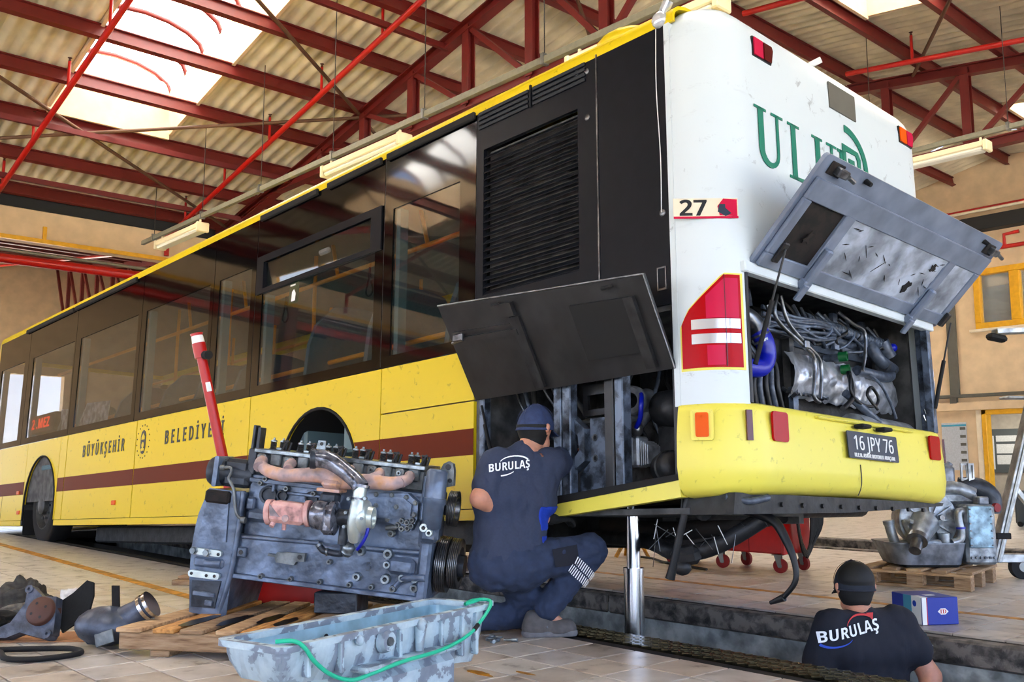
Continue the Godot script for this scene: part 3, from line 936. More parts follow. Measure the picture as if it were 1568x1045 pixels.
func build_bus() -> void:
	bus_materials()
	bus = thing("city_bus", "yellow and black city bus with white rear, jacked up over the pit", "bus", Transform3D(Basis(v3(0.99878, 0.04762, -0.01314), v3(-0.04818, 0.99776, -0.04651), v3(0.0109, 0.04708, 0.99883)), v3(-2.9848, 0.7627, -3.8002)))
	var XF := -12.45
	# --- yellow lower panels with the brown stripe
	var seams := [[XF, -10.66], [-9.36, -9.12], [-9.11, -7.0], [-6.99, -4.53]]
	for s in seams:
		side_panel(bus, "side_panel", pv([s[0] + 0.004, -0.03, s[1] - 0.004, -0.03, s[1] - 0.004, 0.965, s[0] + 0.004, 0.965]), M.bus_yellow)
		side_panel(bus, "brown_stripe", pv([s[0] + 0.004, 0.30, s[1] - 0.004, 0.30, s[1] - 0.004, 0.465, s[0] + 0.004, 0.465]), M.bus_brown, 0.002, 0.004)
	side_panel(bus, "side_panel", arch_poly(-10.655, -9.365, -0.03, 0.965, -10.01, 0.17, 0.60), M.bus_yellow)
	side_panel(bus, "side_panel", arch_poly(-4.522, -2.594, -0.03, 0.965, -3.43, 0.19, 0.575), M.bus_yellow)
	side_panel(bus, "brown_stripe", pv([-4.522, 0.30, -4.02, 0.30, -3.95, 0.465, -4.522, 0.465]), M.bus_brown, 0.002, 0.004)
	side_panel(bus, "brown_stripe", pv([-2.84, 0.30, -2.594, 0.30, -2.594, 0.465, -2.91, 0.465]), M.bus_brown, 0.002, 0.004)
	side_panel(bus, "side_panel", pv([-2.585, 0.645, -1.575, 0.645, -1.575, 0.965, -2.585, 0.965]), M.bus_yellow)
	side_panel(bus, "side_panel", pv([-2.585, -0.03, -1.575, -0.03, -1.575, 0.635, -2.585, 0.635]), M.bus_yellow)
	side_panel(bus, "brown_stripe", pv([-2.585, 0.30, -1.575, 0.30, -1.575, 0.465, -2.585, 0.465]), M.bus_brown, 0.002, 0.004)
	# dark body shell behind the panels, near side and far side
	part(bus, "body_frame", MB.new().bx(v3(XF, 0.2, -0.06), v3(-4.0, 0.97, -0.03)).bx(v3(-2.85, -0.03, -0.06), v3(-1.56, 0.97, -0.03)).bx(v3(-9.35, -0.03, -0.06), v3(-4.1, 0.3, -0.03)), M.bay_steel)
	# sill
	part(bus, "sill", MB.new().prism(pv([-9.38, -0.10, -4.05, -0.10, -4.05, -0.035, -9.38, -0.035]), -0.05, -0.004), M.bus_yellow)
	part(bus, "sill", MB.new().prism(pv([XF, -0.10, -10.68, -0.10, -10.68, -0.035, XF, -0.035]), -0.05, -0.004), M.bus_yellow)
	part(bus, "sill", MB.new().prism(pv([-2.83, -0.10, -1.5, -0.10, -1.5, -0.035, -2.83, -0.035]), -0.05, -0.004), M.bus_yellow)
	part(bus, "sill", MB.new().prism(pv([-1.49, -0.10, -0.95, -0.095, 0.01, 0.0, 0.01, 0.085, -0.86, -0.012, -1.49, -0.032]), -0.06, 0.0), M.bumper_yellow)
	part(bus, "sill_rubber", MB.new().prism(pv([-1.0, -0.02, -0.93, -0.045, -0.88, -0.02, 0.01, 0.085, 0.01, 0.115, -1.0, 0.012]), -0.07, 0.006), M.rubber)
	# wheel arches and the front wheel
	for e in [[-10.01, 0.17, 0.60], [-3.43, 0.19, 0.575]]:
		var G := []
		for z: float in [-0.028, -0.85]:
			var row := []
			for k in 21: row.append(v3(e[0] + cos(PI * k / 20.0) * e[2], e[1] + sin(PI * k / 20.0) * e[2], z))
			G.append(row)
		part(bus, "wheel_arch", MB.new().grid(G, 0.02), M.rubber)
		var lip := []
		for k in 21: lip.append(v3(e[0] + cos(PI * k / 20.0) * (e[2] - 0.004), e[1] + sin(PI * k / 20.0) * (e[2] - 0.004), 0.0))
		lip.push_front(v3(e[0] + e[2] - 0.004, -0.04, 0.0)); lip.push_back(v3(e[0] - e[2] + 0.004, -0.04, 0.0))
		part(bus, "arch_lip", MB.new().tube(lip, 0.013, 6, 1), M.rubber)
		part(bus, "arch_liner", MB.new().bx(v3(e[0] - 0.62, -0.1, -0.9), v3(e[0] + 0.62, 0.80, -0.85)).bx(v3(e[0] - 0.64, -0.1, -0.85), v3(e[0] - 0.60, e[1], 0.0)).bx(v3(e[0] + 0.57, -0.1, -0.85), v3(e[0] + 0.62, e[1], -0.06)), M.chassis)
	front_wheel(v3(-10.0, 0.15, -0.20))
	part(bus, "mudflap", MB.new().bx(v3(-10.62, -0.22, -0.35), v3(-10.6, 0.1, -0.02)), M.rubber)
	# --- glazing
	var bays := [[-12.45, -11.02, -12.3, -11.2], [-11.01, -9.16, -10.82, -9.2], [-9.15, -7.11, -8.98, -7.2], [-7.10, -5.39, -6.98, -5.46], [-5.38, -4.56, -5.27, -4.64], [-4.55, -2.615, -4.43, -2.72], [-2.605, -1.575, -2.5, -1.74]]
	for i in bays.size():
		var b: Array = bays[i]
		var slider := i == 5
		var top := 2.14
		var w := Node3D.new()
		w.name = "side_window"
		bus.add_child(w, true)
		part(w, "black_border", frame_rect(b[0], 0.972, b[1], 2.565, b[2], 1.05, b[3], top, -0.02, 0.0), M.gloss_black)
		if slider:
			part(w, "pane", MB.new().bx(v3(b[2], 1.05, -0.012), v3(b[3], 1.86, -0.006)), M.bus_glass)
			part(w, "vent_frame", frame_rect(b[0] + 0.02, 1.86, b[1] - 0.02, 2.20, b[2] + 0.02, 1.90, b[3] - 0.05, 2.14, -0.03, 0.012), M.bus_black)
			part(w, "vent_pane", MB.new().box(v3((b[2] + b[3]) / 2, 2.01, -0.03), v3(b[3] - b[2], 0.24, 0.006), 0.0, rot(9, 0, 0)), M.bus_glass)
			part(w, "vent_latch", MB.new().bx(v3(-3.6, 2.03, -0.08), v3(-3.45, 2.08, -0.04), 0.015), M.paper)
			part(w, "vent_glazing_bar", MB.new().bx(v3(b[2], 1.89, -0.035), v3(b[3], 1.915, -0.015)), M.bus_black)
			part(w, "exit_sticker", MB.new().prism(rr(-3.98, 1.68, -3.83, 1.86, 0.015), -0.016, -0.013), M.sticker_green, "green exit sticker on the glass")
			part(w, "sticker_print", MB.new().prism(pv([-3.93, 1.70, -3.87, 1.70, -3.86, 1.76, -3.89, 1.80, -3.92, 1.78]), -0.005, -0.004).bx(v3(-3.95, 1.83, -0.005), v3(-3.87, 1.843, -0.004)), M.paper)
		else:
			part(w, "pane", MB.new().bx(v3(b[2], 1.05, -0.012), v3(b[3], top, -0.006)), M.bus_glass)
		# pale green edge of the inner pane frame, seen at the left of each opening
		part(w, "inner_edge", MB.new().bx(v3(b[2] + 0.002, 1.05, -0.10), v3(b[2] + 0.05, (1.85 if slider else top), -0.03)), M.window_edge)
		part(w, "gasket", MB.new().bx(v3(b[1], 0.98, -0.03), v3(b[1] + 0.012, 2.56, -0.004)), M.steel if i > 3 else M.rubber)
	# gutter strips above the glass
	for e in [[-11.2, -9.3], [-9.25, -7.3], [-4.5, -3.55], [-3.4, -2.65], [-2.58, -1.58]]:
		part(bus, "gutter", MB.new().bar(v3(e[0], 2.555, 0.012), v3(e[1], 2.555, 0.012), 0.03, 0.055, Vector3.UP, 0.008), M.rubber)
	# --- roof
	var RG := []
	for x: float in [XF, -10.0, -6.0, -3.0, -1.0, 0.06]:
		var row := []
		for p in [[2.56, 0.0], [2.60, 0.004], [2.635, -0.012], [2.665, -0.05], [2.685, -0.12], [2.70, -0.35], [2.71, -1.25], [2.70, -2.15], [2.685, -2.38], [2.66, -2.45], [2.60, -2.5], [2.5, -2.5]]:
			row.append(v3(x, p[0], p[1]))
		RG.append(row)
	part(bus, "roof", MB.new().grid(RG, -0.02), M.bus_yellow)
	# roof hump over the radiator
	var HG := []
	for i in 13:
		var u := i / 12.0
		var row := []
		for j in 9:
			var s := j / 8.0
			var prof := pow(max(0.0, sin(PI * clampf(u * 1.0, 0, 1))), 0.45)
			var x := lerpf(-1.62, -0.30, u)
			var h := 0.16 * prof * (1.0 if u < 0.8 else 0.93)
			row.append(v3(x, 2.615 + h * sin(PI * s) ** 0.5 + 0.06 * sin(PI * s), 0.0 - s * 1.9))
		HG.append(row)
	part(bus, "roof_hump", MB.new().grid(HG), M.bus_yellow)
	part(bus, "roof_hump_cap", MB.new().sph(v3(-0.42, 2.67, -0.22), v3(0.22, 0.09, 0.2), 14), M.bus_yellow)
	# corner lamp under the roof at the rear seam
	part(bus, "corner_lamp", MB.new().sph(v3(-0.03, 2.60, 0.0), v3(0.05, 0.05, 0.035), 12).cyl(v3(-0.02, 2.64, -0.02), v3(0.02, 2.70, -0.02), 0.03, -1, 10), M.clear_lens)
	part(bus, "cable", MB.new().tube([v3(-0.05, 2.55, 0.01), v3(-0.06, 2.2, 0.008), v3(-0.045, 1.8, 0.008), v3(-0.05, 1.49, 0.008)], 0.0025, 6), M.paper)
	# --- black engine-room panels
	var ep := Node3D.new()
	ep.name = "radiator_panel"
	bus.add_child(ep)
	part(ep, "panel", frame_rect(-1.568, 0.99, -0.505, 2.575, -1.50, 1.30, -0.655, 2.29, -0.03, 0.0), M.bus_black)
	for k in 20:
		var y := 1.32 + k * 0.0485
		part(ep, "louvre", MB.new().box(v3(-1.0775, y, -0.018), v3(0.845, 0.046, 0.006), 0.0015, rot(-42, 0, 0)), M.bus_black)
	part(ep, "core", MB.new().bx(v3(-1.5, 1.30, -0.10), v3(-0.655, 2.29, -0.06)), M.bay_steel)
	for e in [[-1.555, -1.06], [-1.04, -0.575]]:
		for k in 4:
			part(ep, "vent_slat", MB.new().box(v3((e[0] + e[1]) / 2, 2.45 + k * 0.033, 0.006), v3(e[1] - e[0] - 0.02, 0.022, 0.012), 0.003, rot(18, 0, 0)), M.bus_black)
	part(ep, "rib", MB.new().bx(v3(-1.056, 2.43, 0.0), v3(-1.042, 2.58, 0.014)), M.bus_black)
	for p in [[-0.58, 2.21], [-0.58, 2.5], [-0.66, 2.52]]:
		part(ep, "screw", MB.new().lathe([Vector2(0.0, 0.006), Vector2(0.008, 0.006), Vector2(0.018, 0.003), Vector2(0.02, 0)], xf(v3(p[0], p[1], 0.0), rot(90, 0, 0)), 14), M.steel)
	part(bus, "rear_side_panel", MB.new().prism(pv([-0.495, 0.99, 0.012, 0.99, 0.012, 2.58, -0.495, 2.58]), -0.03, 0.0), M.bus_black)
	part(bus, "panel_trim", MB.new().bx(v3(-0.505, 0.99, -0.01), v3(-0.495, 2.575, 0.006)), M.steel)
	part(bus, "screw", MB.new().lathe([Vector2(0.0, 0.006), Vector2(0.008, 0.006), Vector2(0.018, 0.003), Vector2(0.02, 0)], xf(v3(-0.05, 1.49, 0.0), rot(90, 0, 0)), 14), M.steel)
	part(bus, "recessed_handle", frame_rect(-0.095, 1.07, -0.035, 1.195, -0.088, 1.08, -0.042, 1.187, -0.002, 0.005), M.steel)
	# --- side lettering, crest and lamps
	bus_lettering()
	bus_rear()
	bus_interior()
	bus_side_bay()
	bus_rear_bay()
	bus_underside()

func front_wheel(c: Vector3) -> void:
	var w := Node3D.new()
	w.name = "front_wheel"
	bus.add_child(w)
	w.transform = xf(c, rot(90, 0, 0) * rot(0, 0, 0))
	var R := 0.475
	part(w, "tyre", MB.new().lathe([Vector2(0.29, -0.13), Vector2(0.40, -0.14), Vector2(0.455, -0.12), Vector2(R, -0.09), Vector2(R, 0.09), Vector2(0.455, 0.12), Vector2(0.40, 0.14), Vector2(0.29, 0.13)], Transform3D.IDENTITY, 40), M.tyre)
	part(w, "rim", MB.new().lathe([Vector2(0.30, 0.13), Vector2(0.285, 0.135), Vector2(0.27, 0.11), Vector2(0.25, 0.06), Vector2(0.17, 0.09), Vector2(0.12, 0.11), Vector2(0.115, 0.16), Vector2(0.08, 0.18), Vector2(0, 0.18)], Transform3D.IDENTITY, 32), M.wheel_grey)
	for k in 10:
		var a := TAU * k / 10
		part(w, "wheel_nut", MB.new().cyl(v3(cos(a) * 0.16, 0.09, sin(a) * 0.16), v3(cos(a) * 0.16, 0.125, sin(a) * 0.16), 0.016, -1, 6), M.steel)

func bus_lettering() -> void:
	text(bus, "lettering", "B Ü Y Ü K Ş E H İ R", 0.135, xf(v3(-7.93, 0.735, 0.003)), M.ink, 0.80, false, 700)
	text(bus, "lettering", "B E L E D İ Y E S İ", 0.135, xf(v3(-5.63, 0.735, 0.003)), M.ink, 0.88, false, 700)
	# crest: a shield in a ring of dots
	var cr := Node3D.new()
	cr.name = "crest"
	bus.add_child(cr)
	var c := Vector2(-6.80, 0.735)
	part(cr, "shield", MB.new().prism(pv([c.x - 0.065, c.y + 0.06, c.x - 0.045, c.y + 0.10, c.x, c.y + 0.12, c.x + 0.045, c.y + 0.10, c.x + 0.065, c.y + 0.06, c.x + 0.065, c.y - 0.06, c.x + 0.04, c.y - 0.115, c.x, c.y - 0.13, c.x - 0.04, c.y - 0.115, c.x - 0.065, c.y - 0.06]), 0.0, 0.003), M.ink)
	part(cr, "emblem", MB.new().prism(pv([c.x - 0.04, c.y + 0.02, c.x - 0.04, c.y + 0.05, c.x, c.y + 0.085, c.x + 0.04, c.y + 0.05, c.x + 0.04, c.y + 0.02]), 0.003, 0.005).prism(circ(c.x, c.y - 0.035, 0.03, 12), 0.003, 0.005).prism(pv([c.x - 0.045, c.y - 0.075, c.x, c.y - 0.06, c.x + 0.045, c.y - 0.075, c.x + 0.03, c.y - 0.10, c.x, c.y - 0.09, c.x - 0.03, c.y - 0.10]), 0.003, 0.005), M.bus_yellow)
	for k in 17:
		var a := TAU * k / 17
		part(cr, "dot", MB.new().prism(circ(c.x + cos(a) * 0.16, c.y + sin(a) * 0.17, 0.008, 8), 0.0, 0.003), M.ink)
	for e in [[-7.47, 0.13], [-10.79, 0.07], [-10.88, 0.33], [-12.2, 0.3]]:
		part(bus, "side_marker", MB.new().bx(v3(e[0] - 0.055, e[1] - 0.025, -0.005), v3(e[0] + 0.055, e[1] + 0.025, 0.012), 0.006), M.orange_lens)
	part(bus, "flap_line", MB.new().bx(v3(-11.6, 0.0, -0.002), v3(-11.59, 0.30, 0.001)), M.rubber)

func bus_rear() -> void:
	# white shell: upper wrap, crowned roof, the two corner columns
	var ys := [1.16, 1.4, 1.8, 2.2, 2.44, 2.50, 2.56, 2.61, 2.65, 2.68, 2.697]
	part(bus, "rear_shell", MB.new().grid(shell(0, 1, 60, ys, 0.0, true), 0.02), M.bus_white)
	var cap := PackedVector2Array()
	for k in 41:
		var p := rear_plan(k / 40.0, 0.21)
		cap.append(Vector2(p.x, p.z))
	cap.append(Vector2(-0.02, -2.29)); cap.append(Vector2(-0.02, -0.21))
	part(bus, "roof_end", MB.new().prism(cap, -2.70, -2.69, xf(Vector3.ZERO, rot(90, 0, 0))), M.bus_white)
	part(bus, "seam_panel", MB.new().bx(v3(-0.005, 0.45, -0.03), v3(0.03, 2.56, 0.002)), M.bus_white)
	var tl := t_of_z(-0.20)
	part(bus, "corner_column", MB.new().grid(shell(0, tl, 14, [0.44, 0.6, 0.8, 1.0, 1.16]), 0.02), M.bus_white)
	var tr := t_of_z(-2.30)
	part(bus, "corner_column", MB.new().grid(shell(tr, 1, 14, [0.44, 0.6, 0.8, 1.0, 1.16]), 0.02), M.bus_white)
	# bumper
	var BG := []
	for e in [[-0.005, -0.12], [0.0, -0.05], [0.015, -0.01], [0.05, 0.02], [0.15, 0.035], [0.30, 0.03], [0.42, 0.015], [0.45, 0.008], [0.462, -0.01], [0.465, -0.06]]:
		var row := []
		for k in 61:
			var t := k / 60.0
			var p := rear_plan(t, -float(e[1]))
			# the lower edge dips at the corners
			p.y = e[0] + (0.03 * sin(PI * t) if e[0] < 0.1 else 0.0)
			row.append(p)
		BG.append(row)
	part(bus, "bumper", MB.new().grid(BG, 0.008), M.bumper_yellow)
	part(bus, "bumper_seam", MB.new().tube([v3(0.34, 0.03, -1.15), v3(0.352, 0.07, -1.165), v3(0.358, 0.12, -1.17), v3(0.357, 0.20, -1.17)], 0.003, 5), M.ink)
	# lamps let into the bumper
	part(bus, "reflector", MB.new().prism(rr(-0.07, 0.275, 0.07, 0.425, 0.02), 0, 0.012, Transform3D(rot(0, 90, 0), v3(0.352, 0, -0.37))), M.red_lens)
	part(bus, "reflector", MB.new().prism(rr(-0.07, 0.275, 0.07, 0.425, 0.02), 0, 0.012, Transform3D(rot(0, 90, 0), v3(0.352, 0, -2.13))), M.red_lens)
	for e in [[-0.165, 62.0], [-2.335, 118.0]]:
		var t := t_of_z(e[0])
		var p := rear_plan(t, -0.03)
		part(bus, "edge_marker", MB.new().prism(pv([-0.016, 0.27, 0.016, 0.27, 0.016, 0.42, -0.016, 0.42]), 0, 0.012, Transform3D(rot(0, e[1], 0), v3(p.x, 0, p.z))), M.dark_red)
	var po := rear_plan(0.045, -0.035)
	part(bus, "orange_marker", MB.new().prism(rr(-0.055, 0.27, 0.055, 0.42, 0.012), 0, 0.02, Transform3D(rot(0, 32, 0), po)), M.bumper_yellow)
	part(bus, "orange_marker", MB.new().prism(rr(-0.032, 0.285, 0.032, 0.405, 0.01), 0.015, 0.03, Transform3D(rot(0, 32, 0), po)).lathe([Vector2(0.008, 0.034), Vector2(0.0, 0.036)], Transform3D(rot(0, 32, 0) * rot(90, 0, 0), po + v3(0, 0.385, 0)), 8), M.orange_lens)
	# number plate
	var np := Node3D.new()
	np.name = "number_plate"
	bus.add_child(np)
	np.transform = Transform3D(rot(0, 90, 0) * rot(-3, 0, 0), v3(0.366, 0.305, -1.31))
	part(np, "plate", MB.new().prism(rr(-0.29, -0.075, 0.29, 0.075, 0.01), 0, 0.006), M.plate_blue)
	text(np, "plate_number", "16 JPY 76", 0.078, xf(v3(0, 0.012, 0.008)), M.paper, 1.05, false, 500)
	text(np, "plate_owner", "M.E.N. ASKAR MOTORLU ARAÇLAR", 0.021, xf(v3(0, -0.056, 0.008)), M.paper, 1.0, false, 700)
	for dz: float in [-0.13, 0.12]:
		part(np, "plate_lamp", MB.new().box(v3(dz, 0.105, 0.02), v3(0.10, 0.022, 0.06), 0.006), M.rubber)
	part(bus, "bumper_rib", MB.new().bx(v3(0.33, 0.425, -1.85), v3(0.362, 0.44, -0.75), 0.006), M.bumper_yellow)
	# tail lamps wrapped round the corners
	tail_lamp(false)
	tail_lamp(true)
	# high marker lamps, vent plate, wordmark
	for e in [[-0.45, 1], [-2.17, 0]]:
		var l := Node3D.new()
		l.name = "high_lamp"
		bus.add_child(l, true)
		l.transform = Transform3D(rot(0, 90, 0), v3(0.315, 2.435, e[0]))
		part(l, "bezel", MB.new().prism(pv([-0.10, -0.055, 0.08, -0.055, 0.10, 0.03, 0.085, 0.06, -0.10, 0.06]), 0, 0.012), M.ink)
		part(l, "lens", MB.new().prism(pv([-0.092, -0.048, -0.008, -0.048, -0.008, 0.053, -0.092, 0.053]), 0.01, 0.02), M.rose_lens if e[1] else M.orange_lens)
		part(l, "lens", MB.new().prism(pv([0.004, -0.048, 0.074, -0.048, 0.092, 0.03, 0.08, 0.053, 0.004, 0.053]), 0.01, 0.02), M.dark_red if e[1] else M.rose_lens)
	part(bus, "vent_plate", MB.new().bx(v3(0.318, 2.335, -1.48), v3(0.328, 2.505, -1.16), 0.003), M.grey_trim)
	part(bus, "vent_surround", frame_rect(-1.485, 2.33, -1.155, 2.51, -1.475, 2.34, -1.165, 2.50, 0, 0), M.ink) if false else null
	part(bus, "camera_stub", MB.new().cyl(v3(0.20, 2.66, -1.18), v3(0.27, 2.68, -1.2), 0.02, -1, 8), M.paper)
	# ULUDAĞ wordmark: serif capitals and a scroll mark
	var wm := Node3D.new()
	wm.name = "wordmark"
	bus.add_child(wm)
	wm.transform = Transform3D(rot(0, 90, 0), v3(0.323, 0, 0))
	# local x runs to the far side: x = -z
	var serif_u := func(x: float) -> void:
		var m := MB.new()
		m.bx(v3(x + 0.035, 1.86, 0), v3(x + 0.085, 2.09, 0.004))
		m.bx(v3(x, 2.075, 0), v3(x + 0.115, 2.09, 0.004)).bx(v3(x + 0.165, 2.075, 0), v3(x + 0.28, 2.09, 0.004))
		m.bx(v3(x + 0.21, 1.86, 0), v3(x + 0.235, 2.09, 0.004))
		var poly := PackedVector2Array()
		for k in 13: poly.append(Vector2(x + 0.135 - cos(PI * k / 12) * 0.10, 1.86 - sin(PI * k / 12) * 0.10))
		for k in 13: poly.append(Vector2(x + 0.147 + cos(PI * k / 12) * 0.063, 1.86 - sin(PI * k / 12) * 0.068))
		m.prism(poly, 0, 0.004)
		part(wm, "letter", m, M.uludag_green)
	serif_u.call(0.335)
	part(wm, "letter", MB.new().bx(v3(0.70, 1.76, 0), v3(0.745, 2.09, 0.004)).bx(v3(0.665, 2.075, 0), v3(0.785, 2.09, 0.004)).prism(pv([0.665, 1.76, 0.885, 1.76, 0.905, 1.84, 0.885, 1.84, 0.86, 1.785, 0.665, 1.775]), 0, 0.004), M.uludag_green)
	serif_u.call(0.925)
	part(wm, "letter", MB.new().bx(v3(1.245, 1.78, 0), v3(1.275, 2.09, 0.004)).bx(v3(1.22, 2.07, 0), v3(1.3, 2.09, 0.004)), M.uludag_green)
	var arc := PackedVector2Array()
	for k in 13: arc.append(Vector2(1.32 + cos(PI / 2 - PI / 2 * k / 12.0) * 0.27, 2.03 + sin(PI / 2 - PI / 2 * k / 12.0) * 0.24))
	arc.append(Vector2(1.59, 1.75)); arc.append(Vector2(1.54, 1.75))
	for k in 13: arc.append(Vector2(1.32 + cos(PI / 2 * k / 12.0) * 0.22, 2.03 + sin(PI / 2 * k / 12.0) * 0.195))
	part(wm, "scroll", MB.new().prism(arc, 0, 0.004), M.uludag_green)
	part(wm, "scroll", MB.new().prism(pv([1.28, 1.78, 1.32, 1.78, 1.32, 2.10, 1.44, 2.10, 1.46, 2.07, 1.46, 1.75, 1.50, 1.75, 1.50, 2.09, 1.47, 2.13, 1.28, 2.14]), 0, 0.004), M.uludag_green)
	part(wm, "scroll", MB.new().prism(pv([1.35, 1.85, 1.38, 1.85, 1.38, 2.02, 1.42, 2.02, 1.42, 2.06, 1.35, 2.06]), 0, 0.004), M.uludag_green)
	# torn route sticker on the near corner
	var st := Node3D.new()
	st.name = "number_sticker"
	bus.add_child(st)
	var ps := rear_plan(0.063, -0.004)
	st.transform = Transform3D(rot(0, 45, 0), v3(ps.x, 1.465, ps.z))
	part(st, "backing", MB.new().box(Vector3.ZERO, v3(0.33, 0.105, 0.003)), M.cream_pale)
	part(st, "edge", MB.new().box(v3(0, -0.05, 0.001), v3(0.33, 0.012, 0.003)), M.rose_lens)
	text(st, "figures", "27", 0.085, xf(v3(-0.065, 0.0, 0.003)), M.ink, 1.15, false, 800)
	part(st, "torn_piece", MB.new().prism(pv([0.07, -0.04, 0.16, -0.045, 0.16, 0.045, 0.09, 0.05, 0.06, 0.01]), 0.001, 0.003), M.rose_lens)
	part(st, "torn_piece", MB.new().prism(pv([0.06, -0.02, 0.10, -0.045, 0.13, -0.03, 0.10, 0.0, 0.10, 0.02, 0.07, 0.02]), 0.003, 0.005), M.plate_blue)

func tail_lamp(far: bool) -> void:
	var l := Node3D.new()
	l.name = "tail_lamp"
	bus.add_child(l, true)
	var t0 := 0.012
	var t1 := t_of_z(-0.165)
	var f := func(t: float) -> float: return 1.0 - t if far else t
	var strip := func(ta: float, tb: float, y0: Callable, y1: Callable, off: float) -> MB:
		var G := []
		for j in 6:
			var row := []
			for k in 15:
				var t := lerpf(ta, tb, k / 14.0)
				var p := rear_plan(f.call(t), -off)
				p.y = lerpf(y0.call(t), y1.call(t), j / 5.0)
				row.append(p)
			G.append(row)
		return MB.new().grid(G, 0.02 if not far else -0.02)
	var top := func(t: float) -> float:
		var u := (t - t0) / (t1 - t0)
		if u < 0.12: return lerpf(0.86, 0.93, u / 0.12)
		return lerpf(0.93, 1.11, clampf((u - 0.12) / 0.6, 0, 1))
	var bot := func(_t: float) -> float: return 0.635
	part(l, "seal", strip.call(t0 - 0.004, t1 + 0.006, func(t): return 0.622, func(t): return top.call(t) + 0.010, 0.004), M.bumper_yellow)
	part(l, "lens", strip.call(t0, t1, bot, top, 0.010), M.red_lens)
	part(l, "inner_lens", strip.call(lerpf(t0, t1, 0.42), lerpf(t0, t1, 0.70), func(t): return 0.645, func(t): return 0.745, 0.014), M.rose_lens)
	part(l, "inner_lens", strip.call(lerpf(t0, t1, 0.42), lerpf(t0, t1, 0.95), func(t): return 0.885, func(t): return top.call(t) - 0.02, 0.014), M.rose_lens)
	for yy: float in [0.755, 0.830]:
		part(l, "reversing_lens", strip.call(lerpf(t0, t1, 0.18), t1 - 0.004, func(t): return yy, func(t): return yy + 0.05, 0.017), M.clear_lens)
	part(l, "rib", strip.call(lerpf(t0, t1, 0.72), lerpf(t0, t1, 0.73), func(t): return 0.64, func(t): return top.call(t), 0.017), M.dark_red)

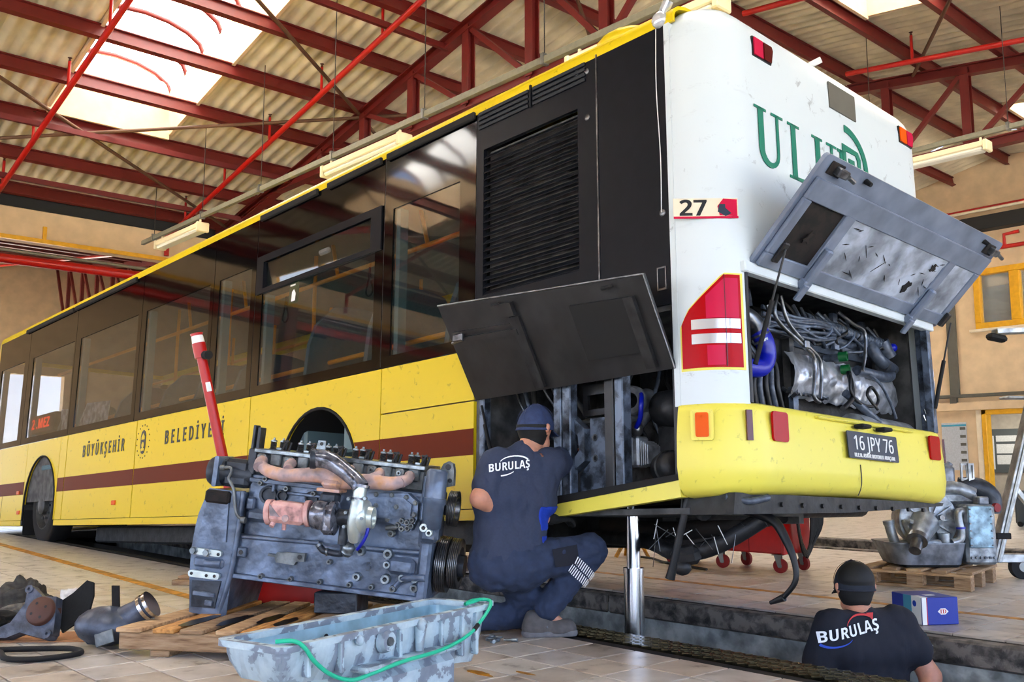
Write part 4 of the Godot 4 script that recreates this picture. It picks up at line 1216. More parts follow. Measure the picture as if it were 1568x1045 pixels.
func bus_interior() -> void:
	var XF := -12.45
	var n := Node3D.new()
	n.name = "saloon"
	bus.add_child(n)
	part(n, "floor_deck", MB.new().bx(v3(XF, 0.12, -2.44), v3(-1.6, 0.2, -0.92)).bx(v3(-9.3, 0.12, -0.93), v3(-4.1, 0.2, -0.06)), M.chassis)
	part(n, "ceiling_liner", MB.new().bx(v3(XF, 2.36, -2.44), v3(-1.6, 2.40, -0.06)).prism(pv([-0.06, 2.2, -0.06, 2.4, -0.30, 2.4]), -1.6, XF, Transform3D(Basis(v3(0, 0, 1), v3(0, 1, 0), v3(1, 0, 0)), Vector3.ZERO)), M.liner)
	part(n, "engine_bulkhead", MB.new().bx(v3(-1.60, -0.03, -2.46), v3(-1.57, 2.56, -0.06)), M.bay_steel)
	# far side of the body: panels, pillars, panes
	part(n, "far_wall", MB.new().bx(v3(XF, 0.06, -2.5), v3(0.0, 0.97, -2.47)).bx(v3(XF, 2.2, -2.5), v3(0.0, 2.56, -2.47)).bx(v3(-1.6, 0.97, -2.5), v3(0.0, 2.2, -2.47)), M.bus_yellow)
	part(n, "inner_lining", MB.new().bx(v3(XF, 0.2, -2.46), v3(-1.6, 0.97, -2.44)).bx(v3(XF, 0.80, -0.09), v3(-1.6, 0.94, -0.07)).bx(v3(-9.3, 0.2, -0.09), v3(-4.1, 0.81, -0.07)), M.liner)
	for x: float in [XF, -11.0, -9.1, -7.1, -5.4, -4.5, -2.6, -1.65]:
		part(n, "pillar", MB.new().bx(v3(x, 0.97, -2.5), v3(x + 0.14, 2.2, -2.44)), M.gloss_black)
		part(n, "far_pane", MB.new().bx(v3(x + 0.14, 0.97, -2.49), v3(x + 1.8, 2.2, -2.485)), M.pane) if x < -2.0 else null
	part(n, "front_screen", MB.new().bx(v3(XF - 0.02, 0.9, -2.44), v3(XF, 2.3, -0.06)), M.pane)
	part(n, "front_panel", MB.new().bx(v3(XF - 0.03, -0.1, -2.5), v3(XF, 0.9, 0.0)).bx(v3(XF - 0.03, 2.3, -2.5), v3(XF, 2.6, 0.0)), M.bus_yellow)
	# seats in pairs either side of the aisle
	var proto: Node3D = null
	for sx: float in [-2.15, -3.1, -3.95, -5.2, -6.0, -6.8, -8.0, -9.9]:
		for sz: float in [-0.42, -2.08]:
			var s: Node3D
			if proto == null:
				s = Node3D.new()
				s.name = "passenger_seat"
				n.add_child(s)
				part(s, "cushion", MB.new().box(v3(0, 0.42, 0), v3(0.42, 0.10, 0.80), 0.03), M.seat_teal)
				var G := []
				for i in 6:
					var row := []
					var y := 0.42 + i * 0.155
					var hw := 0.40 if i < 4 else (0.36 if i == 4 else 0.22)
					for j in 7: row.append(v3(0.20 + i * 0.028 + 0.03 * cos(PI * (j / 6.0 - 0.5)), y + (0.03 * cos(PI * (j / 6.0 - 0.5)) if i == 5 else 0.0), lerpf(-hw, hw, j / 6.0)))
					G.append(row)
				part(s, "backrest", MB.new().grid(G, 0.06), M.seat_teal)
				part(s, "pedestal", MB.new().bx(v3(-0.15, 0.0, -0.3), v3(0.15, 0.37, 0.3), 0.02), M.seat_shell)
				proto = s
			else:
				s = proto.duplicate()
				s.name = "passenger_seat"
				n.add_child(s, true)
			s.position = v3(sx, 0.2 if sx < -4.3 else 0.42, sz)
	# yellow grab rails
	var rails := [[v3(-11.5, 2.05, -0.55), v3(-1.8, 2.05, -0.55)], [v3(-11.5, 2.05, -1.9), v3(-1.8, 2.05, -1.9)], [v3(-11.0, 1.12, -0.2), v3(-1.8, 1.18, -0.2)], [v3(-11.0, 1.12, -2.3), v3(-1.8, 1.12, -2.3)]]
	for r in rails: part(n, "grab_rail", MB.new().cyl(r[0], r[1], 0.02, -1, 8), M.handrail)
	for px: float in [-2.0, -3.3, -4.6, -6.3, -7.6, -8.7]:
		for pz: float in [-0.62, -1.85]:
			part(n, "grab_pole", MB.new().tube([v3(px, 2.36, pz), v3(px, 1.9, pz), v3(px + 0.02, 1.4, pz), v3(px - 0.02, 1.0, pz), v3(px - 0.05, 0.4, pz)], 0.019, 8, 3), M.handrail)
		part(n, "rail_stay", MB.new().cyl(v3(px + 0.5, 2.05, -0.55), v3(px + 0.4, 2.36, -0.55), 0.018, -1, 8), M.handrail)
	for hx: float in [-2.1, -3.6, -5.0, -6.5]:
		part(n, "hand_strap", MB.new().tube([v3(hx, 2.04, -0.55), v3(hx - 0.02, 1.92, -0.55), v3(hx - 0.05, 1.82, -0.55), v3(hx, 1.78, -0.55), v3(hx + 0.05, 1.82, -0.55), v3(hx + 0.02, 1.92, -0.55), v3(hx, 2.03, -0.55)], 0.009, 6, 4), M.hose_black)
	# route display behind the front side glass
	part(n, "display_housing", MB.new().bx(v3(-10.95, 1.10, -0.16), v3(-9.9, 1.34, -0.06), 0.01), M.rubber)
	text(n, "route_display", "2 .MEZ", 0.13, xf(v3(-10.42, 1.22, -0.052)), M.led, 1.3, false, 600)
	part(n, "foil_shade", MB.new().prism(pv([-9.55, 1.02, -9.22, 1.06, -9.22, 1.30, -9.62, 1.33]), -0.05, -0.045), M.foil)
	part(n, "foil_shade", MB.new().prism(pv([-8.98, 1.05, -8.0, 1.06, -7.95, 1.28, -8.7, 1.32]), -0.05, -0.045), M.foil)

func bus_side_bay() -> void:
	var n := Node3D.new()
	n.name = "side_engine_bay"
	bus.add_child(n)
	part(n, "bay_back", MB.new().bx(v3(-1.56, -0.12, -1.15), v3(0.0, 0.99, -1.1)).bx(v3(-1.57, -0.1, -1.1), v3(-1.54, 0.99, -0.02)).bx(v3(-1.56, 0.96, -1.1), v3(0.02, 0.99, -0.02)), M.bay_steel)
	part(n, "bay_floor", MB.new().bx(v3(-1.0, -0.08, -1.1), v3(0.0, -0.05, -0.08)), M.bay_steel)
	# frame posts
	part(n, "frame_post", MB.new().bx(v3(-0.905, -0.04, -0.12), v3(-0.845, 0.98, -0.03), 0.006), M.frame_blue)
	part(n, "frame_post", MB.new().bx(v3(-0.84, -0.03, -0.10), v3(-0.775, 0.98, -0.035), 0.006), M.frame_blue)
	part(n, "frame_post", MB.new().bx(v3(-0.515, 0.01, -0.12), v3(-0.45, 0.98, -0.03), 0.006), M.flap_dark)
	part(n, "frame_post", MB.new().bx(v3(-0.445, 0.02, -0.11), v3(-0.385, 0.98, -0.035), 0.006), M.frame_blue)
	part(n, "frame_post", MB.new().bx(v3(-1.55, -0.03, -0.08), v3(-1.50, 0.98, -0.02), 0.006), M.frame_blue)
	part(n, "frame_post", MB.new().bx(v3(-0.025, 0.08, -0.08), v3(0.02, 0.98, -0.005), 0.004), M.flap_dark)
	# pressed bracket plate between the posts
	part(n, "bracket_plate", MB.new().prism(pv([-0.78, 0.01, -0.51, 0.03, -0.51, 0.46, -0.70, 0.46, -0.70, 0.22, -0.78, 0.15]), -0.16, -0.12), M.frame_blue)
	part(n, "bracket_flange", MB.new().prism(pv([-0.80, 0.16, -0.70, 0.22, -0.70, 0.40, -0.80, 0.48, -0.80, 0.42, -0.75, 0.36, -0.74, 0.28, -0.80, 0.22]), -0.13, -0.07), M.frame_blue)
	for p in [[-0.665, 0.35], [-0.565, 0.355], [-0.665, 0.235], [-0.565, 0.235]]:
		part(n, "bolt_hole", MB.new().lathe([Vector2(0.0, 0.001), Vector2(0.012, 0.001)], xf(v3(p[0], p[1], -0.12), rot(90, 0, 0)), 10), M.ink)
		part(n, "bolt_ring", MB.new().lathe([Vector2(0.012, 0.002), Vector2(0.019, 0.003), Vector2(0.021, 0)], xf(v3(p[0], p[1], -0.12), rot(90, 0, 0)), 12), M.steel)
	var slot := Node3D.new()
	part(n, "slotted_plate", frame_rect(-0.78, 0.48, -0.51, 0.66, -0.745, 0.515, -0.545, 0.60, -0.17, -0.15), M.flap_dark)
	slot.free()
	part(n, "cross_tray", MB.new().box(v3(-0.645, 0.475, -0.22), v3(0.28, 0.02, 0.2), 0.004, rot(18, 0, 0)), M.chassis)
	# turbo mouth, blue line, pumps and alternator
	part(n, "turbo", MB.new().lathe([Vector2(0.045, 0.07), Vector2(0.075, 0.075), Vector2(0.085, 0.06), Vector2(0.085, 0.02), Vector2(0.07, 0.0), Vector2(0.078, -0.06), Vector2(0.09, -0.12), Vector2(0.03, -0.17), Vector2(0, -0.17)], xf(v3(-0.47, 0.545, -0.25), rot(90, 0, 0) * rot(0, 0, -12)), 24), M.alu)
	part(n, "turbo_bore", MB.new().lathe([Vector2(0.046, 0.068), Vector2(0.035, 0.0), Vector2(0.0, 0.0)], xf(v3(-0.47, 0.545, -0.25), rot(90, 0, 0) * rot(0, 0, -12)), 20), M.oily)
	part(n, "turbo_elbow", MB.new().tube([v3(-0.49, 0.53, -0.34), v3(-0.49, 0.47, -0.30), v3(-0.48, 0.42, -0.24)], [0.07, 0.062, 0.05], 12), M.alu)
	part(n, "blue_line", MB.new().tube([v3(-0.39, 0.575, -0.2), v3(-0.365, 0.54, -0.17), v3(-0.36, 0.50, -0.16), v3(-0.385, 0.44, -0.18), v3(-0.43, 0.395, -0.2)], 0.014, 8), M.hose_blue)
	part(n, "actuator", MB.new().lathe([Vector2(0, 0.03), Vector2(0.02, 0.03), Vector2(0.042, 0.012), Vector2(0.045, -0.01), Vector2(0.02, -0.04), Vector2(0, -0.05)], xf(v3(-0.45, 0.39, -0.22), rot(90, 0, 0)), 16), M.steel)
	part(n, "cooler_block", MB.new().box(v3(-0.49, 0.265, -0.26), v3(0.12, 0.17, 0.10), 0.012), M.alu)
	for k in 4: part(n, "cooler_fin", MB.new().box(v3(-0.42 + k * 0.015, 0.255 - k * 0.003, -0.28), v3(0.008, 0.14 - k * 0.012, 0.12), 0.002), M.alu)
	part(n, "cooler_tube", MB.new().cyl(v3(-0.475, 0.19, -0.20), v3(-0.475, 0.34, -0.20), 0.017, -1, 10).cyl(v3(-0.51, 0.19, -0.205), v3(-0.51, 0.34, -0.205), 0.017, -1, 10), M.alu)
	part(n, "alternator", MB.new().lathe([Vector2(0, 0.10), Vector2(0.04, 0.10), Vector2(0.075, 0.085), Vector2(0.085, 0.06), Vector2(0.085, -0.06), Vector2(0.06, -0.1), Vector2(0, -0.1)], xf(v3(-0.25, 0.17, -0.25), along(v3(1, 0.1, 0.5))), 18), M.oily)
	part(n, "alternator_rib", MB.new().lathe([Vector2(0.088, 0.0), Vector2(0.095, 0.01), Vector2(0.088, 0.02)], xf(v3(-0.25, 0.17, -0.25), along(v3(1, 0.1, 0.5))), 18), M.chassis)
	part(n, "compressor", MB.new().lathe([Vector2(0, 0.11), Vector2(0.05, 0.11), Vector2(0.09, 0.08), Vector2(0.105, 0.04), Vector2(0.10, -0.08), Vector2(0.05, -0.12), Vector2(0, -0.12)], xf(v3(-0.29, 0.50, -0.34), along(v3(1, -0.1, 0.3))), 20), M.oily)
	part(n, "pulley", MB.new().lathe([Vector2(0.02, 0.04), Vector2(0.07, 0.04), Vector2(0.075, 0.02), Vector2(0.06, 0.0), Vector2(0.075, -0.02), Vector2(0.07, -0.04), Vector2(0.0, -0.04)], xf(v3(-0.08, 0.50, -0.26), along(v3(1, 0, 0.1))), 24), M.steel)
	part(n, "pulley", MB.new().lathe([Vector2(0.02, 0.03), Vector2(0.05, 0.03), Vector2(0.055, 0.0), Vector2(0.05, -0.03), Vector2(0.0, -0.03)], xf(v3(-0.07, 0.33, -0.22), along(v3(1, 0, 0.1))), 24), M.oily)
	part(n, "engine_block", MB.new().bx(v3(-0.75, -0.02, -1.05), v3(-0.02, 0.62, -0.45), 0.03).bx(v3(-0.4, 0.25, -0.5), v3(-0.1, 0.42, -0.33), 0.02).bx(v3(-0.72, 0.62, -1.0), v3(-0.1, 0.9, -0.55), 0.04), M.oily)
	for k in 7:
		var x := -0.68 + k * 0.09
		part(n, "hose", MB.new().tube([v3(x, 0.85, -0.5), v3(x + rng.randf_range(-0.05, 0.08), 0.7, -0.40), v3(x + rng.randf_range(0, 0.15), 0.5, -0.36 + rng.randf_range(-0.05, 0.03)), v3(x + 0.1, 0.3, -0.42)], rng.randf_range(0.008, 0.018), 7), [M.hose_black, M.oily, M.loom][k % 3])
	# forward part of the bay, by the mechanic: lines, filter, air bag
	for k in 6:
		var x := -1.46 + k * 0.08
		part(n, "pipe_run", MB.new().tube([v3(x, 0.95, -0.3), v3(x + 0.04, 0.72, -0.22), v3(x + rng.randf_range(0.0, 0.2), 0.55, -0.2 - rng.randf() * 0.1), v3(x + rng.randf_range(0.1, 0.25), 0.35, -0.35)], 0.008 + 0.006 * (k % 3), 7), [M.steel, M.loom, M.chassis][k % 3])
	part(n, "reservoir", MB.new().box(v3(-1.30, 0.45, -0.30), v3(0.22, 0.12, 0.16), 0.03), M.loom)
	part(n, "valve", MB.new().lathe([Vector2(0, 0.1), Vector2(0.03, 0.1), Vector2(0.03, 0.03), Vector2(0.045, 0.02), Vector2(0.045, -0.05), Vector2(0.02, -0.06), Vector2(0.02, -0.12), Vector2(0, -0.12)], xf(v3(-1.22, 0.28, -0.18)), 14), M.loom)
	part(n, "axle_beam", MB.new().bx(v3(-1.56, 0.05, -1.0), v3(-1.0, 0.28, -0.5), 0.03), M.oily)
	# open flap swung up on its top hinge, inner face out
	var f := Node3D.new()
	f.name = "side_flap"
	bus.add_child(f)
	var A := v3(-1.545, 0.635, 0.01)
	var B := v3(0.005, 0.645, 0.01)
	var Cc := v3(0.0, 1.10, 0.235)
	var D := v3(-1.545, 1.19, 0.325)
	var pt := func(u: float, w: float, off := 0.0) -> Vector3:
		var p: Vector3 = A.lerp(B, u).lerp(D.lerp(Cc, u), w)
		return p + v3(0, -0.45, 0.89) * off
	var quad := func(u0: float, w0: float, u1: float, w1: float, off: float, th: float) -> MB:
		var G := []
		for i in 3:
			var row := []
			for j in 4: row.append(pt.call(lerpf(u0, u1, j / 3.0), lerpf(w0, w1, i / 2.0), off))
			G.append(row)
		return MB.new().grid(G, th)
	part(f, "flap_panel", quad.call(0, 0, 1, 1, 0.0, 0.02), M.flap_dark, "grimy black inner face of the raised flap")
	part(f, "edge_trim", MB.new().tube([pt.call(0, 1), pt.call(0.5, 1), pt.call(1, 1), pt.call(1, 0)], 0.006, 6, 1), M.steel)
	part(f, "stiffener", quad.call(0.03, 0.60, 0.38, 0.66, 0.022, 0.022), M.flap_dark)
	part(f, "stiffener", quad.call(0.03, 0.69, 0.38, 0.72, 0.012, 0.012), M.flap_dark)
	part(f, "stiffener", quad.call(0.36, 0.03, 0.41, 0.78, 0.018, 0.018), M.oily)
	part(f, "hinge_block", quad.call(0.30, 0.80, 0.40, 0.93, 0.030, 0.030), M.flap_dark)
	part(f, "torn_pad", quad.call(0.66, 0.22, 0.92, 0.80, 0.016, 0.016), M.rubber)
	part(f, "stiffener", quad.call(0.90, 0.05, 0.94, 0.80, 0.026, 0.026), M.oily)
	part(f, "latch", MB.new().box(pt.call(0.06, 0.66, 0.02), v3(0.09, 0.05, 0.03), 0.008).cyl(pt.call(0.02, 0.62, 0.03), pt.call(0.09, 0.64, 0.03), 0.008, -1, 8), M.steel)
	part(f, "latch", MB.new().box(pt.call(0.33, 0.93, 0.02), v3(0.05, 0.02, 0.02), 0.006), M.rubber)
	part(f, "latch", MB.new().box(pt.call(0.85, 0.93, 0.02), v3(0.08, 0.02, 0.02), 0.006), M.rubber)
	part(f, "gas_strut", MB.new().cyl(v3(-1.50, 0.60, 0.0), v3(-1.40, 0.22, -0.02), 0.008, -1, 8).cyl(v3(-1.47, 0.48, 0.0), v3(-1.40, 0.22, -0.02), 0.012, -1, 8), M.rubber)

func bus_rear_bay() -> void:
	var n := Node3D.new()
	n.name = "rear_engine_bay"
	bus.add_child(n)
	part(n, "bay_lining", MB.new().bx(v3(-0.95, 0.35, -2.44), v3(0.22, 0.38, -0.62)).bx(v3(-1.0, 1.28, -2.4), v3(0.2, 1.31, -0.12)).bx(v3(-1.0, 0.35, -2.44), v3(-0.95, 1.3, -0.7)).bx(v3(-1.0, 0.35, -2.47), v3(0.1, 1.3, -2.44)), M.bay_steel)
	part(n, "opening_rim", MB.new().bx(v3(0.26, 0.46, -2.32), v3(0.31, 1.16, -2.27), 0.004).bx(v3(0.20, 0.46, -2.42), v3(0.25, 1.16, -2.33), 0.004), M.frame_blue)
	part(n, "opening_rim", MB.new().bx(v3(0.26, 0.46, -0.225), v3(0.31, 1.16, -0.20), 0.004), M.ink)
	part(n, "header_rail", MB.new().bx(v3(0.27, 1.13, -2.35), v3(0.325, 1.19, -0.18), 0.006), M.bus_white)
	part(n, "engine_block", MB.new().bx(v3(-0.7, 0.42, -2.25), v3(-0.05, 1.02, -0.85), 0.04).bx(v3(-0.55, 1.0, -2.2), v3(-0.1, 1.16, -0.9), 0.05), M.oily)
	part(n, "rocker_cover", MB.new().bx(v3(-0.12, 0.93, -2.1), v3(0.0, 1.04, -1.15), 0.03), M.loom)
	# crumpled heat-shield foil: a wavy sheet
	for e in [[-1.02, -1.72, 0.60, 0.87], [-1.70, -2.30, 0.60, 0.86]]:
		var G := []
		for i in 9:
			var row := []
			for j in 19:
				var u := j / 18.0
				var w := i / 8.0
				var jit := rng.randf_range(-0.011, 0.011)
				row.append(v3(0.02 + 0.05 * sin(PI * w) + jit, lerpf(e[2], e[3], w) + rng.randf_range(-0.012, 0.012), lerpf(e[0], e[1], u)))
			G.append(row)
		part(n, "heat_shield", MB.new().grid(G, 0.004), M.foil)
	for k in 10:
		part(n, "flange_bolt", MB.new().cyl(v3(0.03, 0.62 + rng.randf_range(-0.02, 0.03), -0.95 - k * 0.05), v3(0.06, 0.62, -0.95 - k * 0.05), 0.012, -1, 6), M.steel)
	# injection rails and wiring looms across the top
	part(n, "fuel_rail", MB.new().cyl(v3(0.02, 1.10, -1.25), v3(0.04, 1.06, -2.25), 0.035, -1, 12), M.loom)
	part(n, "fuel_rail", MB.new().cyl(v3(-0.02, 1.04, -1.15), v3(0.0, 1.0, -2.25), 0.028, -1, 12), M.loom)
	for k in 26:
		var z := -1.25 - k * 0.038
		part(n, "cable_tie", MB.new().lathe([Vector2(0.036, -0.004), Vector2(0.040, 0), Vector2(0.036, 0.004)], xf(v3(0.02 + k * 0.0008, 1.10 - k * 0.0015, z), along(v3(0.02, -0.04, -1))), 10), M.frame_blue)
	for k in 14:
		var z := -0.95 - k * 0.09
		var r := rng.randf_range(0.007, 0.014)
		part(n, "wiring_loom", MB.new().tube([v3(0.02, 1.16, z), v3(0.06, 1.06 + rng.randf_range(-0.04, 0.03), z - rng.randf_range(0.0, 0.12)), v3(0.05, 1.02 + rng.randf_range(-0.04, 0.03), z - rng.randf_range(-0.1, 0.2)), v3(0.0, 0.96, z - rng.randf_range(-0.05, 0.2))], r, 6), [M.loom, M.hose_black, M.frame_blue][k % 3])
	for k in 8:
		var y := 0.98 + k * 0.012
		part(n, "wiring_loom", MB.new().tube([v3(0.05, y + rng.randf_range(-0.04, 0.04), -0.75), v3(0.07, y + rng.randf_range(-0.03, 0.03), -1.05), v3(0.08, y + rng.randf_range(-0.03, 0.05), -1.3), v3(0.04, y + 0.04, -1.6)], 0.010, 6), [M.loom, M.frame_blue][k % 2])
	# bright steel pipes
	part(n, "steel_pipe", MB.new().tube([v3(0.1, 1.16, -0.83), v3(0.1, 1.02, -0.81), v3(0.11, 0.90, -1.05), v3(0.1, 0.83, -1.20), v3(0.1, 0.62, -1.17), v3(0.1, 0.58, -1.23)], 0.013, 8), M.steel)
	part(n, "steel_pipe", MB.new().tube([v3(0.1, 1.16, -0.87), v3(0.1, 1.02, -0.93), v3(0.11, 0.91, -1.09), v3(0.1, 0.82, -1.27), v3(0.1, 0.60, -1.24)], 0.012, 8), M.steel)
	part(n, "pipe_clip", MB.new().box(v3(0.12, 0.90, -1.08), v3(0.03, 0.05, 0.05), 0.006), M.steel)
	part(n, "steel_pipe", MB.new().tube([v3(0.1, 1.17, -1.51), v3(0.1, 1.12, -1.70), v3(0.1, 1.09, -1.84), v3(0.1, 0.95, -1.83), v3(0.1, 0.83, -1.78)], 0.011, 8), M.steel)
	part(n, "steel_pipe", MB.new().tube([v3(0.1, 1.08, -0.72), v3(0.1, 1.02, -0.74), v3(0.1, 0.95, -0.71), v3(0.1, 0.93, -0.64)], 0.010, 8), M.steel)
	# blue silicone hose with chrome elbow
	part(n, "blue_hose", MB.new().tube([v3(0.08, 0.92, -0.66), v3(0.1, 0.86, -0.68), v3(0.1, 0.78, -0.69), v3(0.1, 0.715, -0.63), v3(0.1, 0.70, -0.50), v3(0.1, 0.70, -0.38)], 0.052, 14), M.hose_blue)
	part(n, "hose_clip", MB.new().cyl(v3(0.085, 0.905, -0.662), v3(0.088, 0.893, -0.666), 0.055, -1, 16).cyl(v3(0.09, 0.878, -0.671), v3(0.093, 0.866, -0.676), 0.055, -1, 16), M.steel)
	part(n, "elbow", MB.new().tube([v3(0.0, 1.03, -0.50), v3(0.04, 1.01, -0.60), v3(0.07, 0.96, -0.65), v3(0.08, 0.91, -0.66)], 0.05, 14), M.steel)
	part(n, "filter_mount", MB.new().cyl(v3(0.0, 1.10, -0.55), v3(0.08, 1.11, -0.60), 0.05, -1, 14), M.loom)
	# manifold tubes, joints and rings on the right
	part(n, "manifold", MB.new().tube([v3(0.05, 0.84, -1.80), v3(0.07, 0.83, -2.0), v3(0.07, 0.84, -2.2), v3(0.03, 0.92, -2.28), v3(-0.02, 1.02, -2.2)], 0.034, 10), M.loom)
	part(n, "manifold", MB.new().tube([v3(0.05, 1.04, -2.0), v3(0.08, 0.95, -2.03), v3(0.07, 0.92, -2.15), v3(0.06, 0.90, -2.28)], 0.04, 10), M.loom)
	part(n, "joint_ring", MB.new().cyl(v3(0.06, 0.915, -2.13), v3(0.06, 0.91, -2.16), 0.05, -1, 14).cyl(v3(0.05, 0.90, -2.24), v3(0.05, 0.90, -2.26), 0.05, -1, 14), M.steel)
	for p in [[0.90, -1.59], [0.82, -1.61]]:
		part(n, "green_seal", MB.new().lathe([Vector2(0.018, 0.03), Vector2(0.032, 0.03), Vector2(0.032, -0.02), Vector2(0.02, -0.02), Vector2(0.018, 0.03)], xf(v3(0.07, p[0], p[1]), along(v3(1, 0, -0.3))), 16), M.sticker_green)
		part(n, "pipe_stub", MB.new().cyl(v3(-0.05, p[0], p[1]), v3(0.05, p[0], p[1] - 0.005), 0.026, -1, 12), M.loom)
	part(n, "vent_canister", MB.new().cyl(v3(0.04, 1.08, -2.18), v3(0.06, 0.98, -2.24), 0.05, -1, 14), M.loom)
	part(n, "blue_cap", MB.new().sph(v3(0.09, 1.04, -2.24), v3(0.03, 0.03, 0.03), 10), M.hose_blue)
	# loose black cables
	part(n, "loose_cable", MB.new().tube([v3(0.1, 0.78, -1.62), v3(0.15, 0.76, -1.52), v3(0.16, 0.66, -1.50), v3(0.16, 0.60, -1.60), v3(0.16, 0.60, -1.78), v3(0.15, 0.66, -1.86), v3(0.15, 0.72, -1.78), v3(0.16, 0.66, -1.70), v3(0.17, 0.58, -1.80)], 0.010, 7), M.hose_black)
	part(n, "loose_cable", MB.new().tube([v3(0.1, 0.80, -1.60), v3(0.14, 0.70, -1.55), v3(0.15, 0.62, -1.52), v3(0.15, 0.56, -1.42), v3(0.16, 0.55, -1.38)], 0.016, 8), M.hose_black)
	part(n, "loose_cable", MB.new().tube([v3(0.1, 0.82, -1.88), v3(0.15, 0.74, -1.92), v3(0.16, 0.64, -2.0), v3(0.15, 0.55, -2.08)], 0.010, 7), M.loom)
	for k in 5:
		part(n, "coolant_hose", MB.new().tube([v3(-0.02, 0.95 - k * 0.02, -0.50 - k * 0.05), v3(0.06, 0.78, -0.62 - k * 0.05), v3(0.08, 0.62, -0.58 - k * 0.06), v3(0.06, 0.48, -0.62 - k * 0.07)], 0.016, 8), [M.hose_black, M.loom][k % 2])
	part(n, "drag_link", MB.new().cyl(v3(0.12, 0.66, -1.50), v3(0.18, 0.50, -1.78), 0.025, -1, 10), M.loom)
	part(n, "silencer", MB.new().cyl(v3(0.12, 0.44, -1.55), v3(0.10, 0.44, -2.25), 0.10, -1, 20), M.alu)
	for sv in [[0.44, 0.66, -1.10], [0.95, 1.18, -1.62], [0.95, 1.18, -1.98]]: part(n, "stay", MB.new().bx(v3(0.01, sv[0], sv[2]), v3(0.04, sv[1], sv[2] + 0.055)), M.frame_blue)
	part(n, "hook", MB.new().tube([v3(0.24, 0.62, -2.30), v3(0.25, 0.57, -2.31), v3(0.25, 0.54, -2.29), v3(0.24, 0.58, -2.28)], 0.008, 6), M.chrome)
	# raised hatch
	var h := Node3D.new()
	h.name = "rear_hatch"
	bus.add_child(h)
	# hatch frame: x along the bus width (from z -0.2 to -2.44), y from hinge to free edge, z towards the engine (underside)
	var o := v3(0.335, 1.185, -0.24)
	var ydir := v3(0.45, 0.44, 0.0).normalized()
	var xdir := v3(0, 0, -1)
	var zdir := xdir.cross(ydir)
	if zdir.y > 0.0: zdir = -zdir
	h.transform = Transform3D(Basis(xdir, ydir, zdir), o)
	var LW := 2.18
	var LH := 0.64
	part(h, "skin", MB.new().prism(rr(0, -0.03, LW, LH, 0.03), -0.035, -0.012), M.hatch_frame)
	part(h, "inner_frame", MB.new().bx(v3(0.03, -0.005, -0.012), v3(LW - 0.03, 0.075, 0.012), 0.005).bx(v3(0.03, 0.40, -0.012), v3(LW - 0.03, 0.52, 0.012), 0.005).bx(v3(0.03, 0.075, -0.012), v3(0.10, 0.40, 0.012), 0.005).bx(v3(LW - 0.10, 0.075, -0.012), v3(LW - 0.03, 0.40, 0.012), 0.005), M.hatch_frame)
	for fx: float in [0.44, 1.69]: part(h, "stiffener", MB.new().bx(v3(fx, 0.06, -0.012), v3(fx + 0.095, 0.41, 0.014), 0.005), M.hatch_frame)
	part(h, "insulation", MB.new().bx(v3(0.10, 0.075, -0.012), v3(0.44, 0.40, -0.006)), M.rust_dark)
	# buckled centre sheet
	var HG := []
	for i in 13:
		var row := []
		for j in 31: row.append(v3(lerpf(0.54, 1.70, j / 30.0), lerpf(0.075, 0.40, i / 12.0), 0.004 + rng.randf_range(-0.003, 0.004)))
		HG.append(row)
	part(h, "insulation", MB.new().grid(HG, 0.004), M.hatch_metal, "scratched foil-faced lining")
	part(h, "insulation", MB.new().bx(v3(1.78, 0.075, -0.012), v3(LW - 0.10, 0.40, 0.004)), M.hatch_metal)
	var tears := MB.new()
	for k in 24:
		var cx := rng.randf_range(0.58, 1.66)
		var cy := rng.randf_range(0.10, 0.38)
		var a := rng.randf_range(-0.9, 0.9)
		var L := rng.randf_range(0.015, 0.06)
		tears.prism(pv([cx - cos(a) * L, cy - sin(a) * L, cx, cy - 0.0035, cx + cos(a) * L, cy + sin(a) * L, cx, cy + 0.003]), 0.008, 0.0105)
	part(h, "tears", tears, M.rust_dark).set_meta("kind", "stuff")
	for e in [[1.45, 0.16, 0.05], [0.27, 0.22, 0.045], [1.58, 0.33, 0.035]]:
		var poly := PackedVector2Array()
		for k in 14:
			var rr2: float = e[2] * rng.randf_range(0.4, 1.0)
			poly.append(Vector2(e[0] + cos(TAU * k / 14) * rr2, e[1] + sin(TAU * k / 14) * rr2))
		part(h, "torn_patch", MB.new().prism(poly, 0.006, 0.012), M.rust_dark)
	for hx: float in [0.47, 1.72]:
		part(h, "hinge_arm", MB.new().box(v3(hx, 0.10, 0.035), v3(0.055, 0.22, 0.04), 0.01).box(v3(hx, -0.02, 0.03), v3(0.07, 0.06, 0.05), 0.008).box(v3(hx - 0.02, -0.06, 0.06), v3(0.05, 0.10, 0.02), 0.004), M.hatch_frame)
	for e in [[0.16, 0.585], [LW - 0.10, 0.57]]:
		part(h, "lock", MB.new().box(v3(e[0], e[1], 0.01), v3(0.09, 0.045, 0.05), 0.006).cyl(v3(e[0] + 0.03, e[1], 0.04), v3(e[0] + 0.09, e[1] - 0.01, 0.045), 0.012, -1, 10), M.steel)
		part(h, "lock_plate", MB.new().box(v3(e[0] - 0.03, e[1], -0.008), v3(0.12, 0.07, 0.012), 0.004), M.rust_dark)
	for e in [[0.42, 0.60], [LW - 0.25, 0.60]]:
		part(h, "buffer", MB.new().cyl(v3(e[0], e[1], -0.01), v3(e[0], e[1], 0.03), 0.016, 0.012, 10), M.rubber)
	part(h, "strut_bracket", MB.new().box(v3(0.12, 0.10, 0.02), v3(0.05, 0.12, 0.02), 0.006), M.flap_dark)
	part(h, "strut_bracket", MB.new().box(v3(LW - 0.04, 0.05, 0.02), v3(0.05, 0.10, 0.03), 0.006), M.flap_dark)
